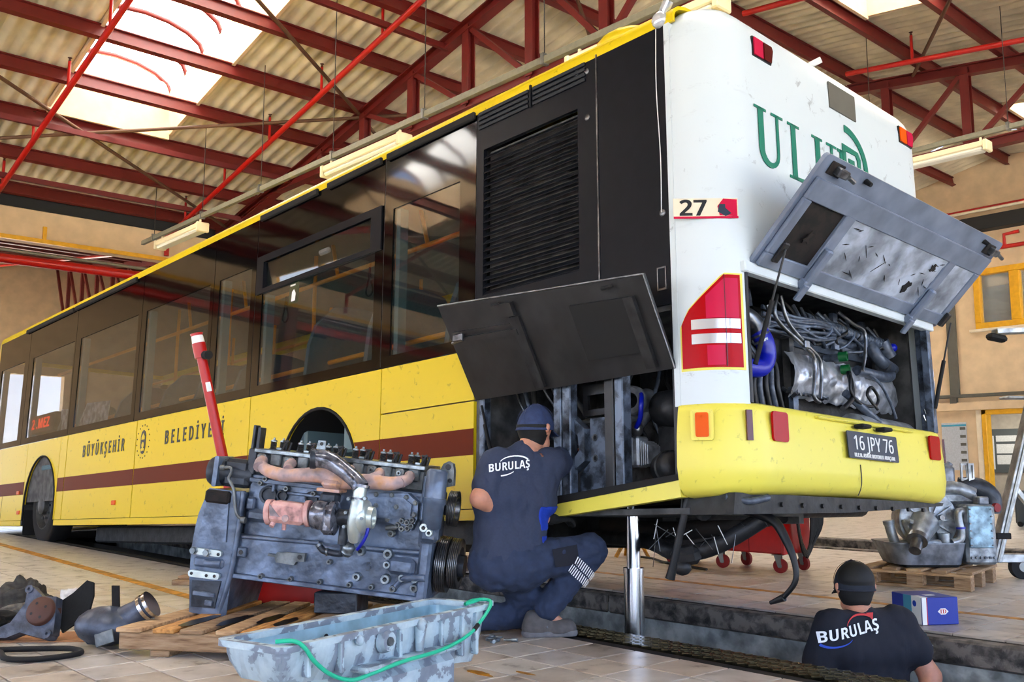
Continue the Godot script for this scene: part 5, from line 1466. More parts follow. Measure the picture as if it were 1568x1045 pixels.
	# gas struts from the bay sides to the hatch
	for e in [[v3(0.31, 0.66, -0.25), v3(0.45, 1.25, -0.36)], [v3(0.31, 0.62, -2.30), v3(0.40, 1.19, -2.44)]]:
		var st := Node3D.new()
		st.name = "gas_strut"
		bus.add_child(st, true)
		part(st, "barrel", MB.new().cyl(e[0], e[0].lerp(e[1], 0.55), 0.013, -1, 10), M.rubber)
		part(st, "rod", MB.new().cyl(e[0].lerp(e[1], 0.5), e[1], 0.006, -1, 8), M.chassis)

func bus_underside() -> void:
	var n := Node3D.new()
	n.name = "underside"
	bus.add_child(n)
	part(n, "floor_pan", MB.new().bx(v3(-12.4, -0.02, -2.44), v3(-1.55, 0.04, -0.92)).bx(v3(-9.3, -0.02, -0.93), v3(-4.1, 0.04, -0.06)).bx(v3(-2.8, -0.02, -0.93), v3(-1.55, 0.04, -0.06)), M.chassis)
	part(n, "side_skirt", MB.new().bx(v3(-9.2, -0.30, -0.5), v3(-4.2, -0.11, -0.45), 0.02), M.chassis)
	for cx: float in [-4.4, -2.7, -1.7]: part(n, "cross_member", MB.new().bx(v3(cx, -0.20, -2.4), v3(cx + 0.2, -0.02, -0.12), 0.01), M.chassis)
	for rz: float in [-0.9, -1.8]: part(n, "rail", MB.new().bx(v3(-4.2, -0.25, rz), v3(-1.6, -0.06, rz + 0.15), 0.01), M.chassis)
	part(n, "rear_beam", MB.new().prism(pv([-0.08, -0.085, -1.2, -0.06, -2.40, 0.0, -2.42, 0.02, -0.1, 0.02]), -0.06, 0.26, Transform3D(Basis(v3(0, 0, 1), v3(0, 1, 0), v3(1, 0, 0)), Vector3.ZERO)), M.chassis)
	for k in 9:
		part(n, "bolt", MB.new().cyl(v3(0.26, -0.03, -0.5 - k * 0.2), v3(0.275, -0.03, -0.5 - k * 0.2), 0.014, -1, 6), M.oily)
	part(n, "gearbox", MB.new().box(v3(-1.2, -0.12, -1.25), v3(0.8, 0.30, 0.6), 0.06), M.oily)
	part(n, "axle_tube", MB.new().cyl(v3(-0.15, -0.04, -0.4), v3(-0.1, 0.0, -2.0), 0.07, -1, 14), M.oily)
	part(n, "exhaust", MB.new().tube([v3(-1.3, -0.12, -0.9), v3(-0.8, -0.16, -0.85), v3(-0.35, -0.14, -0.8), v3(-0.1, -0.06, -1.1)], 0.055, 12), M.rust_dark)
	part(n, "tie_rod", MB.new().tube([v3(-1.5, -0.20, -0.9), v3(-0.85, -0.22, -0.75), v3(-0.35, -0.28, -0.42), v3(-0.08, -0.24, -0.4), v3(0.15, -0.10, -0.5)], 0.045, 10), M.oily)
	part(n, "linkage", MB.new().box(v3(-0.22, -0.29, -0.33), v3(0.16, 0.10, 0.09), 0.03, rot(20, 30, 10)).sph(v3(-0.24, -0.35, -0.32), v3(0.05, 0.045, 0.05), 10), M.oily)
	part(n, "tank", MB.new().bx(v3(-2.4, -0.30, -1.1), v3(-1.5, -0.05, -0.25), 0.05), M.chassis)
	part(n, "air_bag", MB.new().lathe([Vector2(0, 0.1), Vector2(0.12, 0.1), Vector2(0.15, 0.05), Vector2(0.13, 0.0), Vector2(0.15, -0.05), Vector2(0.12, -0.12), Vector2(0, -0.12)], xf(v3(-2.2, -0.14, -0.5)), 16), M.rubber)
	# rear axle left bare behind the empty wheel arch
	part(n, "axle", MB.new().cyl(v3(-3.43, 0.12, -0.4), v3(-3.43, 0.12, -2.1), 0.12, -1, 16).cyl(v3(-3.43, 0.12, -0.33), v3(-3.43, 0.12, -0.42), 0.2, -1, 24), M.oily)
	# loose wire ends and hanging hoses
	for k in 16:
		var p := v3(rng.randf_range(-0.45, 0.1), rng.randf_range(-0.22, -0.1), rng.randf_range(-0.4, -0.2))
		part(n, "wire_end", MB.new().cyl(p, p + v3(rng.randf_range(-0.06, 0.08), rng.randf_range(-0.16, -0.02), rng.randf_range(-0.12, 0.12)), 0.0025, -1, 4), M.paper if k % 3 == 0 else M.steel)
	part(n, "hanging_hose", MB.new().tube([v3(-0.03, 0.02, -0.11), v3(-0.05, -0.09, -0.10), v3(-0.08, -0.18, -0.10), v3(-0.12, -0.31, -0.10), v3(-0.15, -0.40, -0.10)], [0.02, 0.02, 0.02, 0.02, 0.026], 10), M.hose_black)
	part(n, "hanging_hose", MB.new().tube([v3(0.08, -0.05, -0.45), v3(0.24, -0.11, -0.45), v3(0.31, -0.21, -0.45), v3(0.35, -0.32, -0.45), v3(0.345, -0.41, -0.45), v3(0.27, -0.49, -0.45)], [0.03, 0.026, 0.022, 0.016, 0.014, 0.012], 10), M.hose_black)
	part(n, "hose_nozzle", MB.new().cyl(v3(0.28, -0.485, -0.45), v3(0.20, -0.515, -0.45), 0.02, 0.01, 8), M.oily)
	part(n, "coil_hose", MB.new().tube([v3(0.2, 0.0, -0.1), v3(0.27, -0.02, -0.2), v3(0.30, 0.0, -0.32)], 0.018, 8), M.loom)

func boss(parent: Node, x: float, y: float, z: float, r: float, h: float, m: Material) -> void:
	part(parent, "boss", MB.new().lathe([Vector2(r * 0.5, h), Vector2(r * 0.92, h), Vector2(r, h * 0.8), Vector2(r * 1.15, 0)], xf(v3(x, y, z), rot(90, 0, 0)), 16), m)
	part(parent, "bore", MB.new().lathe([Vector2(0.0, h - 0.012), Vector2(r * 0.5, h - 0.010), Vector2(r * 0.5, h)], xf(v3(x, y, z), rot(90, 0, 0)), 12), M.ink)

func build_engine() -> void:
	mat("block", Color(0.43, 0.49, 0.58), 0.3, 0.3, "grime", 0.8, "bump", 0.45)
	mat("block_dark", Color(0.23, 0.255, 0.29), 0.42, 0.25, "grime", 1.1, "bump", 0.5)
	mat("head", Color(0.50, 0.52, 0.52), 0.45, 0.45, "grime", 1.2, "bump", 0.4)
	noise_col("manifold_col", 51, 0.008, 4, [0.0, 0.35, 0.55, 0.8, 1.0], [Color(0.42, 0.40, 0.42), Color(0.66, 0.58, 0.58), Color(0.80, 0.66, 0.62), Color(0.82, 0.62, 0.46), Color(0.55, 0.42, 0.36)])
	mat("manifold", Color(1, 1, 1), 0.6, 0.15, "manifold_col", 1.6, "bump", 0.5)
	noise_col("pink_col", 53, 0.012, 4, [0.0, 0.4, 0.7, 1.0], [Color(0.50, 0.38, 0.37), Color(0.80, 0.60, 0.57), Color(0.86, 0.69, 0.66), Color(0.72, 0.66, 0.66)])
	mat("pink_iron", Color(1, 1, 1), 0.7, 0.1, "pink_col", 1.8, "bump", 0.5)
	mat("raw_alu", Color(0.78, 0.82, 0.80), 0.35, 0.65, "fine", 1.5, "bump", 0.3)
	mat("film", Color(0.55, 0.56, 0.60), 0.15, 0.5, "heavy", 2.2, "dent", 1.2)
	mat("bright_iron", Color(0.60, 0.64, 0.66), 0.3, 0.7, "grime", 2.0)
	var e := thing("engine_block", "bare six-cylinder diesel engine, valve springs exposed, standing on the pallet", "engine", Transform3D(Basis(v3(0.7558, -0.1045, -0.6464), v3(0.0794, 0.9945, -0.0679), v3(0.65, 0, 0.76)), v3(-4.9838, 0.148, -2.2934)))
	# crankcase: stepped side
	part(e, "crankcase", MB.new().bx(v3(0.10, 0.20, -0.46), v3(1.16, 0.42, -0.02), 0.012).bx(v3(0.11, 0.40, -0.42), v3(1.12, 0.75, -0.06), 0.012).bx(v3(0.10, 0.185, -0.48), v3(1.17, 0.21, 0.0), 0.004), M.block)
	part(e, "side_rail", MB.new().cyl(v3(0.13, 0.405, -0.02), v3(0.56, 0.42, -0.02), 0.012, -1, 8), M.block)
	part(e, "side_rail", MB.new().cyl(v3(0.82, 0.425, -0.02), v3(1.11, 0.432, -0.02), 0.012, -1, 8), M.block)
	# recessed valve-gear side with ribs and round core plugs
	var webs := MB.new()
	webs.bx(v3(0.12, 0.70, -0.06), v3(0.55, 0.725, -0.03), 0.004).bx(v3(0.34, 0.655, -0.06), v3(0.53, 0.672, -0.035), 0.004).bx(v3(0.25, 0.66, -0.06), v3(0.268, 0.72, -0.035), 0.003).bx(v3(0.12, 0.55, -0.06), v3(0.17, 0.62, -0.02), 0.01).bx(v3(0.13, 0.49, -0.06), v3(0.26, 0.56, -0.015), 0.02)
	part(e, "casting_web", webs, M.block)
	for p in [[0.232, 0.640, 0.048], [0.311, 0.644, 0.03], [0.476, 0.651, 0.034]]:
		part(e, "core_plug", MB.new().lathe([Vector2(0, 0.006), Vector2(p[2] * 0.7, 0.006), Vector2(p[2] * 0.74, 0.022), Vector2(p[2], 0.024), Vector2(p[2] * 1.08, 0)], xf(v3(p[0], p[1], -0.06), rot(90, 0, 0)), 22), M.block_dark)
	for p in [[0.185, 0.70], [0.335, 0.685], [0.49, 0.675], [0.21, 0.725], [0.63, 0.70]]: boss(e, p[0], p[1], -0.05, 0.014, 0.03, M.head)
	# front chest, timing cover, sump flange end
	part(e, "timing_cover", MB.new().bx(v3(1.11, 0.19, -0.44), v3(1.175, 0.50, 0.0), 0.015).bx(v3(1.09, 0.45, -0.42), v3(1.15, 0.76, -0.03), 0.02), M.block)
	part(e, "oil_gallery", MB.new().bx(v3(0.955, 0.31, -0.03), v3(1.10, 0.40, 0.02), 0.02).cyl(v3(1.04, 0.295, 0.0), v3(1.16, 0.31, 0.0), 0.02, -1, 10).cyl(v3(0.995, 0.236, -0.005), v3(1.04, 0.295, -0.005), 0.014, -1, 8), M.block)
	for p in [[0.798, 0.408, 0.024], [0.948, 0.410, 0.026], [0.949, 0.354, 0.02], [0.793, 0.273, 0.022], [0.949, 0.279, 0.025], [1.038, 0.295, 0.02], [1.106, 0.299, 0.021], [1.107, 0.251, 0.021], [0.994, 0.235, 0.018], [0.951, 0.517, 0.018], [0.635, 0.332, 0.013]]: boss(e, p[0], p[1], -0.022, p[2], 0.035, M.bright_iron if p[2] > 0.0195 else M.head)
	for x: float in [0.268, 0.433, 0.595, 0.758, 0.878]: boss(e, x, 0.212 + (x - 0.268) * 0.03, -0.02, 0.014, 0.03, M.head)
	part(e, "square_pad", MB.new().bx(v3(0.122, 0.30, -0.02), v3(0.17, 0.352, 0.012), 0.006), M.block)
	part(e, "bore", MB.new().lathe([Vector2(0, 0.002), Vector2(0.013, 0.002)], xf(v3(0.146, 0.327, 0.012), rot(90, 0, 0)), 12), M.ink)
	part(e, "machined_pad", MB.new().prism(pv([0.345, 0.35, 0.50, 0.362, 0.50, 0.318, 0.455, 0.313, 0.448, 0.293, 0.345, 0.297, 0.335, 0.322, 0.295, 0.325, 0.297, 0.338, 0.34, 0.335]), -0.02, 0.01), M.head)
	part(e, "bore", MB.new().lathe([Vector2(0, 0.002), Vector2(0.013, 0.002)], xf(v3(0.474, 0.339, 0.010), rot(90, 0, 0)), 12), M.ink)
	text(e, "cast_number", "5", 0.045, xf(v3(0.845, 0.33, -0.018)), M.block_dark, 1.0, false, 500)
	# cylinder head, exposed valve gear
	part(e, "cylinder_head", MB.new().bx(v3(0.115, 0.745, -0.42), v3(1.09, 0.865, -0.05), 0.012), M.head)
	var lip := pv([])
	part(e, "head_flange", MB.new().bx(v3(0.13, 0.862, -0.42), v3(1.09, 0.886, -0.02), 0.004), M.bright_iron)
	for k in 6:
		var x := 0.155 + k * 0.155
		part(e, "port_block", MB.new().bx(v3(x, 0.76, -0.06), v3(x + 0.05, 0.86, -0.005), 0.008).bx(v3(x + 0.07, 0.80, -0.06), v3(x + 0.13, 0.865, -0.02), 0.006), M.head)
		boss(e, x + 0.025, 0.835, -0.008, 0.013, 0.016, M.bright_iron)
	for k in 6:
		var x := 0.205 + k * 0.157
		var y := 0.886
		for dz: float in [-0.10, -0.24]:
			var sp := MB.new()
			var pts := []
			for j in 41: pts.append(v3(x + cos(j * 0.9) * 0.016, y + j * 0.0011, dz + sin(j * 0.9) * 0.016))
			sp.tube(pts, 0.0032, 5, 1)
			part(e, "valve_spring", sp, M.chassis)
			part(e, "spring_retainer", MB.new().lathe([Vector2(0.018, 0.044), Vector2(0.018, 0.050), Vector2(0.006, 0.056), Vector2(0.006, 0.066), Vector2(0, 0.066)], xf(v3(x, y, dz)), 14), M.bright_iron)
			part(e, "spring_seat", MB.new().cyl(v3(x, y - 0.005, dz), v3(x, y + 0.004, dz), 0.024, -1, 14), M.block_dark)
		# rocker stand with pushrod heads
		part(e, "rocker_stand", MB.new().box(v3(x + 0.068, y + 0.022, -0.12), v3(0.022, 0.05, 0.05), 0.005).cyl(v3(x + 0.06, y, -0.07), v3(x + 0.085, y + 0.06, -0.09), 0.006, -1, 8).cyl(v3(x + 0.09, y, -0.10), v3(x + 0.098, y + 0.048, -0.11), 0.008, -1, 8).box(v3(x + 0.075, y + 0.052, -0.09), v3(0.035, 0.012, 0.02), 0.003), M.oily)
		part(e, "rocker_tip", MB.new().box(v3(x + 0.045, y + 0.008, -0.08), v3(0.03, 0.014, 0.03), 0.003), M.bright_iron)
	part(e, "lifting_post", MB.new().bx(v3(0.095, 0.87, -0.12), v3(0.108, 1.01, -0.05), 0.003).bx(v3(0.118, 0.87, -0.14), v3(0.136, 1.0, -0.06), 0.003).bx(v3(0.09, 0.74, -0.15), v3(0.14, 0.88, -0.04), 0.006), M.block_dark)
	# exhaust manifold: log with runners and outlet flange
	part(e, "exhaust_manifold", MB.new().tube([v3(0.19, 0.805, 0.03), v3(0.26, 0.775, 0.07), v3(0.36, 0.762, 0.085), v3(0.47, 0.775, 0.09), v3(0.58, 0.785, 0.095), v3(0.66, 0.765, 0.10), v3(0.76, 0.772, 0.09), v3(0.85, 0.780, 0.085), v3(0.94, 0.780, 0.08), v3(1.01, 0.805, 0.045)], [0.026, 0.034, 0.036, 0.038, 0.045, 0.045, 0.040, 0.040, 0.036, 0.028], 14), M.manifold)
	for k in 6:
		var x := 0.185 + k * 0.165
		part(e, "exhaust_runner", MB.new().tube([v3(x, 0.825, -0.02), v3(x + 0.005, 0.81, 0.03), v3(x + (0.02 if k < 3 else -0.02), 0.79, 0.07)], [0.03, 0.028, 0.03], 10), M.manifold)
	part(e, "outlet_flange", MB.new().bx(v3(0.575, 0.705, 0.05), v3(0.70, 0.722, 0.18), 0.004).bx(v3(0.585, 0.72, 0.07), v3(0.69, 0.77, 0.16), 0.02), M.manifold)
	part(e, "outlet_neck", MB.new().bx(v3(0.59, 0.64, 0.08), v3(0.685, 0.705, 0.16), 0.015), M.block_dark)
	# big intake pipe: open mouth to the left, bends down to the compressor
	part(e, "intake_pipe", MB.new().tube([v3(0.535, 0.868, 0.20), v3(0.60, 0.872, 0.19), v3(0.66, 0.855, 0.19), v3(0.74, 0.812, 0.205), v3(0.80, 0.775, 0.22), v3(0.822, 0.75, 0.225)], [0.050, 0.048, 0.046, 0.042, 0.042, 0.044], 16, 5, false), M.film)
	part(e, "pipe_mouth", MB.new().lathe([Vector2(0.0, -0.07), Vector2(0.043, -0.07), Vector2(0.046, 0.0), Vector2(0.053, 0.002), Vector2(0.053, -0.02), Vector2(0.048, -0.03)], xf(v3(0.535, 0.868, 0.20), along(v3(-1, -0.02, 0.25))), 24), M.block_dark)
	part(e, "lifting_tab", MB.new().prism(pv([0.535, 0.90, 0.59, 0.90, 0.585, 0.965, 0.545, 0.965]), 0.145, 0.155), M.bright_iron)
	part(e, "bore", MB.new().lathe([Vector2(0, 0.002), Vector2(0.010, 0.002)], xf(v3(0.565, 0.948, 0.155), rot(90, 0, 0)), 12), M.ink)
	# turbocharger: pink turbine elbow, film-wrapped centre, bright compressor
	part(e, "turbine_elbow", MB.new().bx(v3(0.36, 0.525, 0.12), v3(0.55, 0.635, 0.26), 0.02), M.pink_iron)
	part(e, "turbine_flange", MB.new().cyl(v3(0.335, 0.57, 0.19), v3(0.362, 0.573, 0.19), 0.066, -1, 24), M.pink_iron)
	part(e, "turbine_flange", MB.new().cyl(v3(0.545, 0.585, 0.19), v3(0.567, 0.588, 0.19), 0.068, -1, 24), M.pink_iron)
	part(e, "triangle_rib", MB.new().prism(pv([0.365, 0.62, 0.375, 0.56, 0.43, 0.558]), 0.258, 0.264).cyl(v3(0.46, 0.555, 0.25), v3(0.46, 0.555, 0.267), 0.018, -1, 14), M.manifold)
	part(e, "drain_stub", MB.new().cyl(v3(0.39, 0.54, 0.22), v3(0.385, 0.505, 0.245), 0.013, -1, 10).cyl(v3(0.435, 0.53, 0.20), v3(0.437, 0.49, 0.20), 0.011, -1, 10), M.pink_iron)
	part(e, "turbine_volute", MB.new().lathe([Vector2(0.0, 0.0), Vector2(0.05, 0.0), Vector2(0.072, 0.015), Vector2(0.078, 0.05), Vector2(0.070, 0.085), Vector2(0.04, 0.095), Vector2(0.0, 0.095)], xf(v3(0.568, 0.585, 0.19), along(v3(1, 0.03, 0))), 24).lathe([Vector2(0.0, 0.0), Vector2(0.06, 0.0), Vector2(0.088, 0.02), Vector2(0.088, 0.045), Vector2(0.05, 0.06), Vector2(0, 0.06)], xf(v3(0.655, 0.578, 0.19), along(v3(1, 0.03, 0))), 24), M.film, "turbo housing wrapped in clear film")
	part(e, "film_bag", MB.new().box(v3(0.675, 0.57, 0.24), v3(0.07, 0.15, 0.06), 0.025), M.film)
	part(e, "bearing_housing", MB.new().cyl(v3(0.70, 0.585, 0.18), v3(0.79, 0.59, 0.18), 0.042, -1, 16).cyl(v3(0.745, 0.45, 0.17), v3(0.745, 0.57, 0.17), 0.025, -1, 12), M.block_dark)
	part(e, "compressor", MB.new().lathe([Vector2(0.0, 0.0), Vector2(0.07, 0.0), Vector2(0.092, 0.02), Vector2(0.095, 0.045), Vector2(0.080, 0.07), Vector2(0.06, 0.075), Vector2(0.055, 0.10), Vector2(0.04, 0.10), Vector2(0.035, 0.08), Vector2(0, 0.08)], xf(v3(0.80, 0.60, 0.19), along(v3(1, 0.03, 0))), 26), M.raw_alu)
	part(e, "compressor_outlet", MB.new().tube([v3(0.822, 0.755, 0.225), v3(0.822, 0.70, 0.23), v3(0.825, 0.62, 0.245), v3(0.818, 0.55, 0.235), v3(0.815, 0.48, 0.20)], [0.034, 0.034, 0.042, 0.040, 0.028], 14), M.raw_alu)
	part(e, "collar", MB.new().cyl(v3(0.822, 0.748, 0.226), v3(0.822, 0.762, 0.224), 0.047, -1, 20).cyl(v3(0.822, 0.69, 0.23), v3(0.822, 0.70, 0.23), 0.04, -1, 20), M.film)
	for p in [[0.78, 0.69], [0.865, 0.70], [0.775, 0.62], [0.775, 0.55], [0.86, 0.60]]:
		part(e, "clamp_bolt", MB.new().cyl(v3(p[0], p[1], 0.25), v3(p[0], p[1], 0.28), 0.009, -1, 6), M.bright_iron)
	part(e, "blue_line", MB.new().tube([v3(0.882, 0.56, 0.21), v3(0.880, 0.52, 0.215), v3(0.862, 0.475, 0.21), v3(0.83, 0.435, 0.18)], 0.009, 8), M.hose_blue)
	part(e, "wastegate", MB.new().lathe([Vector2(0, 0.03), Vector2(0.02, 0.03), Vector2(0.034, 0.015), Vector2(0.034, 0.0), Vector2(0.03, -0.01), Vector2(0.034, -0.02), Vector2(0.02, -0.04), Vector2(0, -0.04)], xf(v3(0.775, 0.43, 0.15), along(v3(0.3, 1, 0.3))), 18), M.bright_iron)
	part(e, "oil_drain", MB.new().tube([v3(0.745, 0.46, 0.15), v3(0.745, 0.41, 0.14), v3(0.72, 0.395, 0.12), v3(0.66, 0.395, 0.10), v3(0.625, 0.40, 0.10), v3(0.60, 0.425, 0.10)], 0.017, 10), M.block_dark)
	part(e, "hose_clip", MB.new().cyl(v3(0.655, 0.395, 0.10), v3(0.645, 0.395, 0.10), 0.021, -1, 14).cyl(v3(0.606, 0.42, 0.10), v3(0.598, 0.43, 0.10), 0.02, -1, 14), M.bright_iron)
	# oil cooler cover with bolts, pressure valve cluster
	part(e, "oil_cooler_cover", MB.new().prism(pv([0.80, 0.715, 1.02, 0.735, 1.08, 0.69, 1.085, 0.61, 1.06, 0.545, 1.01, 0.53, 0.97, 0.565, 0.92, 0.575, 0.815, 0.57]), -0.06, 0.01), M.block)
	part(e, "cover_dome", MB.new().prism(pv([0.83, 0.695, 1.0, 0.712, 1.05, 0.68, 1.05, 0.62, 0.94, 0.595, 0.84, 0.59]), 0.008, 0.028), M.block)
	for p in [[0.85, 0.712], [0.935, 0.718], [1.015, 0.715], [1.065, 0.69], [1.07, 0.63], [0.835, 0.585], [0.925, 0.588], [0.86, 0.655], [0.97, 0.66]]:
		part(e, "cover_bolt", MB.new().lathe([Vector2(0.0, 0.014), Vector2(0.009, 0.014), Vector2(0.010, 0.004), Vector2(0.014, 0.003), Vector2(0.014, 0)], xf(v3(p[0], p[1], 0.012 if p[1] < 0.6 or p[1] > 0.68 else 0.028), rot(90, 0, 0)), 10), M.head)
	for p in [[0.985, 0.565], [1.01, 0.55], [1.04, 0.555], [1.035, 0.585], [1.06, 0.60], [1.005, 0.59], [1.06, 0.57]]: boss(e, p[0], p[1], 0.0, 0.015, 0.03, M.head)
	part(e, "pressure_valve", MB.new().cyl(v3(0.925, 0.545, 0.02), v3(0.985, 0.555, 0.02), 0.013, -1, 8), M.head)
	# oil filter housing
	part(e, "filter_housing", MB.new().lathe([Vector2(0, 0.30), Vector2(0.04, 0.30), Vector2(0.055, 0.285), Vector2(0.057, 0.15), Vector2(0.062, 0.148), Vector2(0.062, 0.12), Vector2(0.056, 0.115), Vector2(0.052, 0.0), Vector2(0.03, -0.02), Vector2(0, -0.02)], xf(v3(1.175, 0.58, 0.06)), 24), M.block)
	part(e, "filter_foot", MB.new().bx(v3(1.12, 0.50, 0.0), v3(1.22, 0.60, 0.09), 0.02).bx(v3(1.10, 0.60, -0.06), v3(1.14, 0.84, 0.04), 0.01), M.block)
	boss(e, 1.145, 0.575, 0.09, 0.022, 0.02, M.raw_alu)
	boss(e, 1.175, 0.552, 0.09, 0.018, 0.02, M.raw_alu)
	part(e, "lifting_eye", MB.new().prism(pv([1.17, 0.86, 1.19, 0.91, 1.215, 0.925, 1.24, 0.915, 1.25, 0.88, 1.255, 0.80, 1.22, 0.79, 1.20, 0.84]), -0.06, 0.0), M.head)
	part(e, "bore", MB.new().lathe([Vector2(0, 0.002), Vector2(0.016, 0.002)], xf(v3(1.218, 0.895, 0.0), rot(90, 0, 0)), 12).lathe([Vector2(0, 0.002), Vector2(0.012, 0.002)], xf(v3(1.235, 0.825, 0.0), rot(90, 0, 0)), 12), M.ink)
	# pulleys on the crank nose
	for q in [[1.19, 0.37, -0.20, 0.15, 0.055, 0.0], [1.255, 0.38, -0.20, 0.135, 0.05, 0.0], [1.225, 0.675, -0.12, 0.095, 0.045, 0.0]]:
		var prof := [Vector2(0, 0)]
		prof.append(Vector2(q[3], 0.0))
		for k in 5:
			prof.append(Vector2(q[3], q[4] * (k + 0.2) / 5))
			prof.append(Vector2(q[3] - 0.006, q[4] * (k + 0.5) / 5))
			prof.append(Vector2(q[3], q[4] * (k + 0.8) / 5))
		prof.append(Vector2(q[3], q[4])); prof.append(Vector2(q[3] * 0.7, q[4])); prof.append(Vector2(q[3] * 0.6, q[4] * 0.5)); prof.append(Vector2(0, q[4] * 0.5))
		part(e, "pulley", MB.new().lathe(prof, xf(v3(q[0], q[1], q[2]), along(Vector3.RIGHT)), 40, true), M.steel)
	part(e, "hub", MB.new().cyl(v3(1.16, 0.37, -0.2), v3(1.33, 0.37, -0.2), 0.06, -1, 20).cyl(v3(1.14, 0.675, -0.12), v3(1.24, 0.675, -0.12), 0.04, -1, 16), M.block_dark)
	# flywheel housing: deep curved casting, brackets, dark open mouth below
	var FG := []
	for i in 15:
		var a := lerpf(-0.02, 0.645, i / 14.0)
		var row := []
		var bulge := 0.035 * sin(PI * clampf((a - 0.0) / 0.66, 0, 1))
		for j in 5:
			var u := j / 4.0
			row.append(v3(lerpf(-0.105 - bulge + max(0.0, a - 0.5) * 0.14, 0.085 + 0.02 * u, u), a, 0.0 + 0.02 * sin(PI * u)))
		FG.append(row)
	part(e, "flywheel_housing", MB.new().grid(FG, 0.02), M.block)
	part(e, "housing_shell", MB.new().prism(pv([-0.10, -0.02, 0.055, -0.02, 0.09, 0.18, 0.105, 0.64, -0.09, 0.64, -0.125, 0.45, -0.137, 0.3, -0.125, 0.12]), -0.55, -0.02), M.block)
	part(e, "housing_window", MB.new().prism(pv([-0.085, 0.015, 0.045, 0.02, 0.06, 0.165, -0.10, 0.15]), 0.0, 0.026), M.block_dark)
	part(e, "housing_window", MB.new().prism(pv([-0.10, 0.36, 0.06, 0.37, 0.045, 0.60, -0.075, 0.60]), 0.004, 0.030), M.block)
	part(e, "housing_ledge", MB.new().bx(v3(-0.09, 0.57, -0.02), v3(0.05, 0.64, 0.045), 0.012), M.rust_dark)
	for s in [[-0.125, 0.292, 0.325], [-0.12, 0.172, 0.207]]:
		part(e, "silver_bracket", MB.new().prism(rr(s[0], s[1], s[0] + 0.175, s[2], 0.014), 0.02, 0.045), M.raw_alu)
	for p in [[-0.105, 0.31, 0.024], [-0.03, 0.306, 0.024]]:
		part(e, "bracket_bolt", MB.new().lathe([Vector2(0, 0.02), Vector2(p[2] * 0.7, 0.02), Vector2(p[2] * 0.75, 0.006), Vector2(p[2], 0.004), Vector2(p[2], 0)], xf(v3(p[0], p[1], 0.045), rot(90, 0, 0)), 6), M.bright_iron)
	for p in [[0.035, 0.305], [-0.10, 0.19], [-0.015, 0.188], [0.03, 0.19]]:
		part(e, "bore", MB.new().lathe([Vector2(0, 0.002), Vector2(0.009, 0.002)], xf(v3(p[0], p[1], 0.045), rot(90, 0, 0)), 12), M.ink)
	part(e, "mid_casting", MB.new().bx(v3(-0.11, 0.225, 0.0), v3(0.06, 0.28, 0.03), 0.012).cyl(v3(-0.04, 0.25, 0.03), v3(0.05, 0.255, 0.03), 0.02, -1, 10), M.block)
	part(e, "clevis", MB.new().bx(v3(-0.085, 0.075, 0.02), v3(0.04, 0.10, 0.035), 0.004).bx(v3(-0.01, 0.03, 0.02), v3(0.035, 0.06, 0.04), 0.004), M.frame_blue)
	part(e, "edge_flange", MB.new().tube([v3(0.06, -0.02, 0.0), v3(0.098, 0.2, 0.0), v3(0.108, 0.4, 0.0), v3(0.108, 0.65, 0.0)], 0.016, 8), M.block)
	# air compressor at the back end, with its steel line
	part(e, "air_compressor", MB.new().lathe([Vector2(0, -0.02), Vector2(0.07, -0.02), Vector2(0.082, 0.0), Vector2(0.082, 0.03), Vector2(0.074, 0.04), Vector2(0.074, 0.2), Vector2(0.06, 0.24), Vector2(0, 0.24)], xf(v3(-0.115, 0.735, -0.10), along(Vector3.RIGHT)), 24).bx(v3(-0.04, 0.66, -0.16), v3(0.11, 0.815, -0.03), 0.02), M.block_dark)
	part(e, "compressor_flange", MB.new().prism(rr(-0.08, 0.655, -0.055, 0.82, 0.01), -0.2, 0.0), M.block)
	part(e, "steel_line", MB.new().tube([v3(-0.027, 0.762, 0.0), v3(0.02, 0.766, 0.01), v3(0.032, 0.745, 0.012), v3(0.022, 0.705, 0.012), v3(0.06, 0.655, 0.02), v3(0.085, 0.57, 0.03), v3(0.105, 0.52, 0.03), v3(0.138, 0.497, 0.02)], 0.009, 8), M.head)
	part(e, "union", MB.new().cyl(v3(-0.04, 0.762, 0.0), v3(-0.015, 0.763, 0.0), 0.016, -1, 6).cyl(v3(0.125, 0.497, 0.02), v3(0.15, 0.497, 0.02), 0.018, -1, 10), M.head)
	# far-side bulk so the engine reads from other positions
	part(e, "injection_pump", MB.new().bx(v3(0.3, 0.45, -0.58), v3(0.8, 0.62, -0.42), 0.03).cyl(v3(0.25, 0.53, -0.52), v3(0.9, 0.53, -0.52), 0.05, -1, 14), M.block_dark)

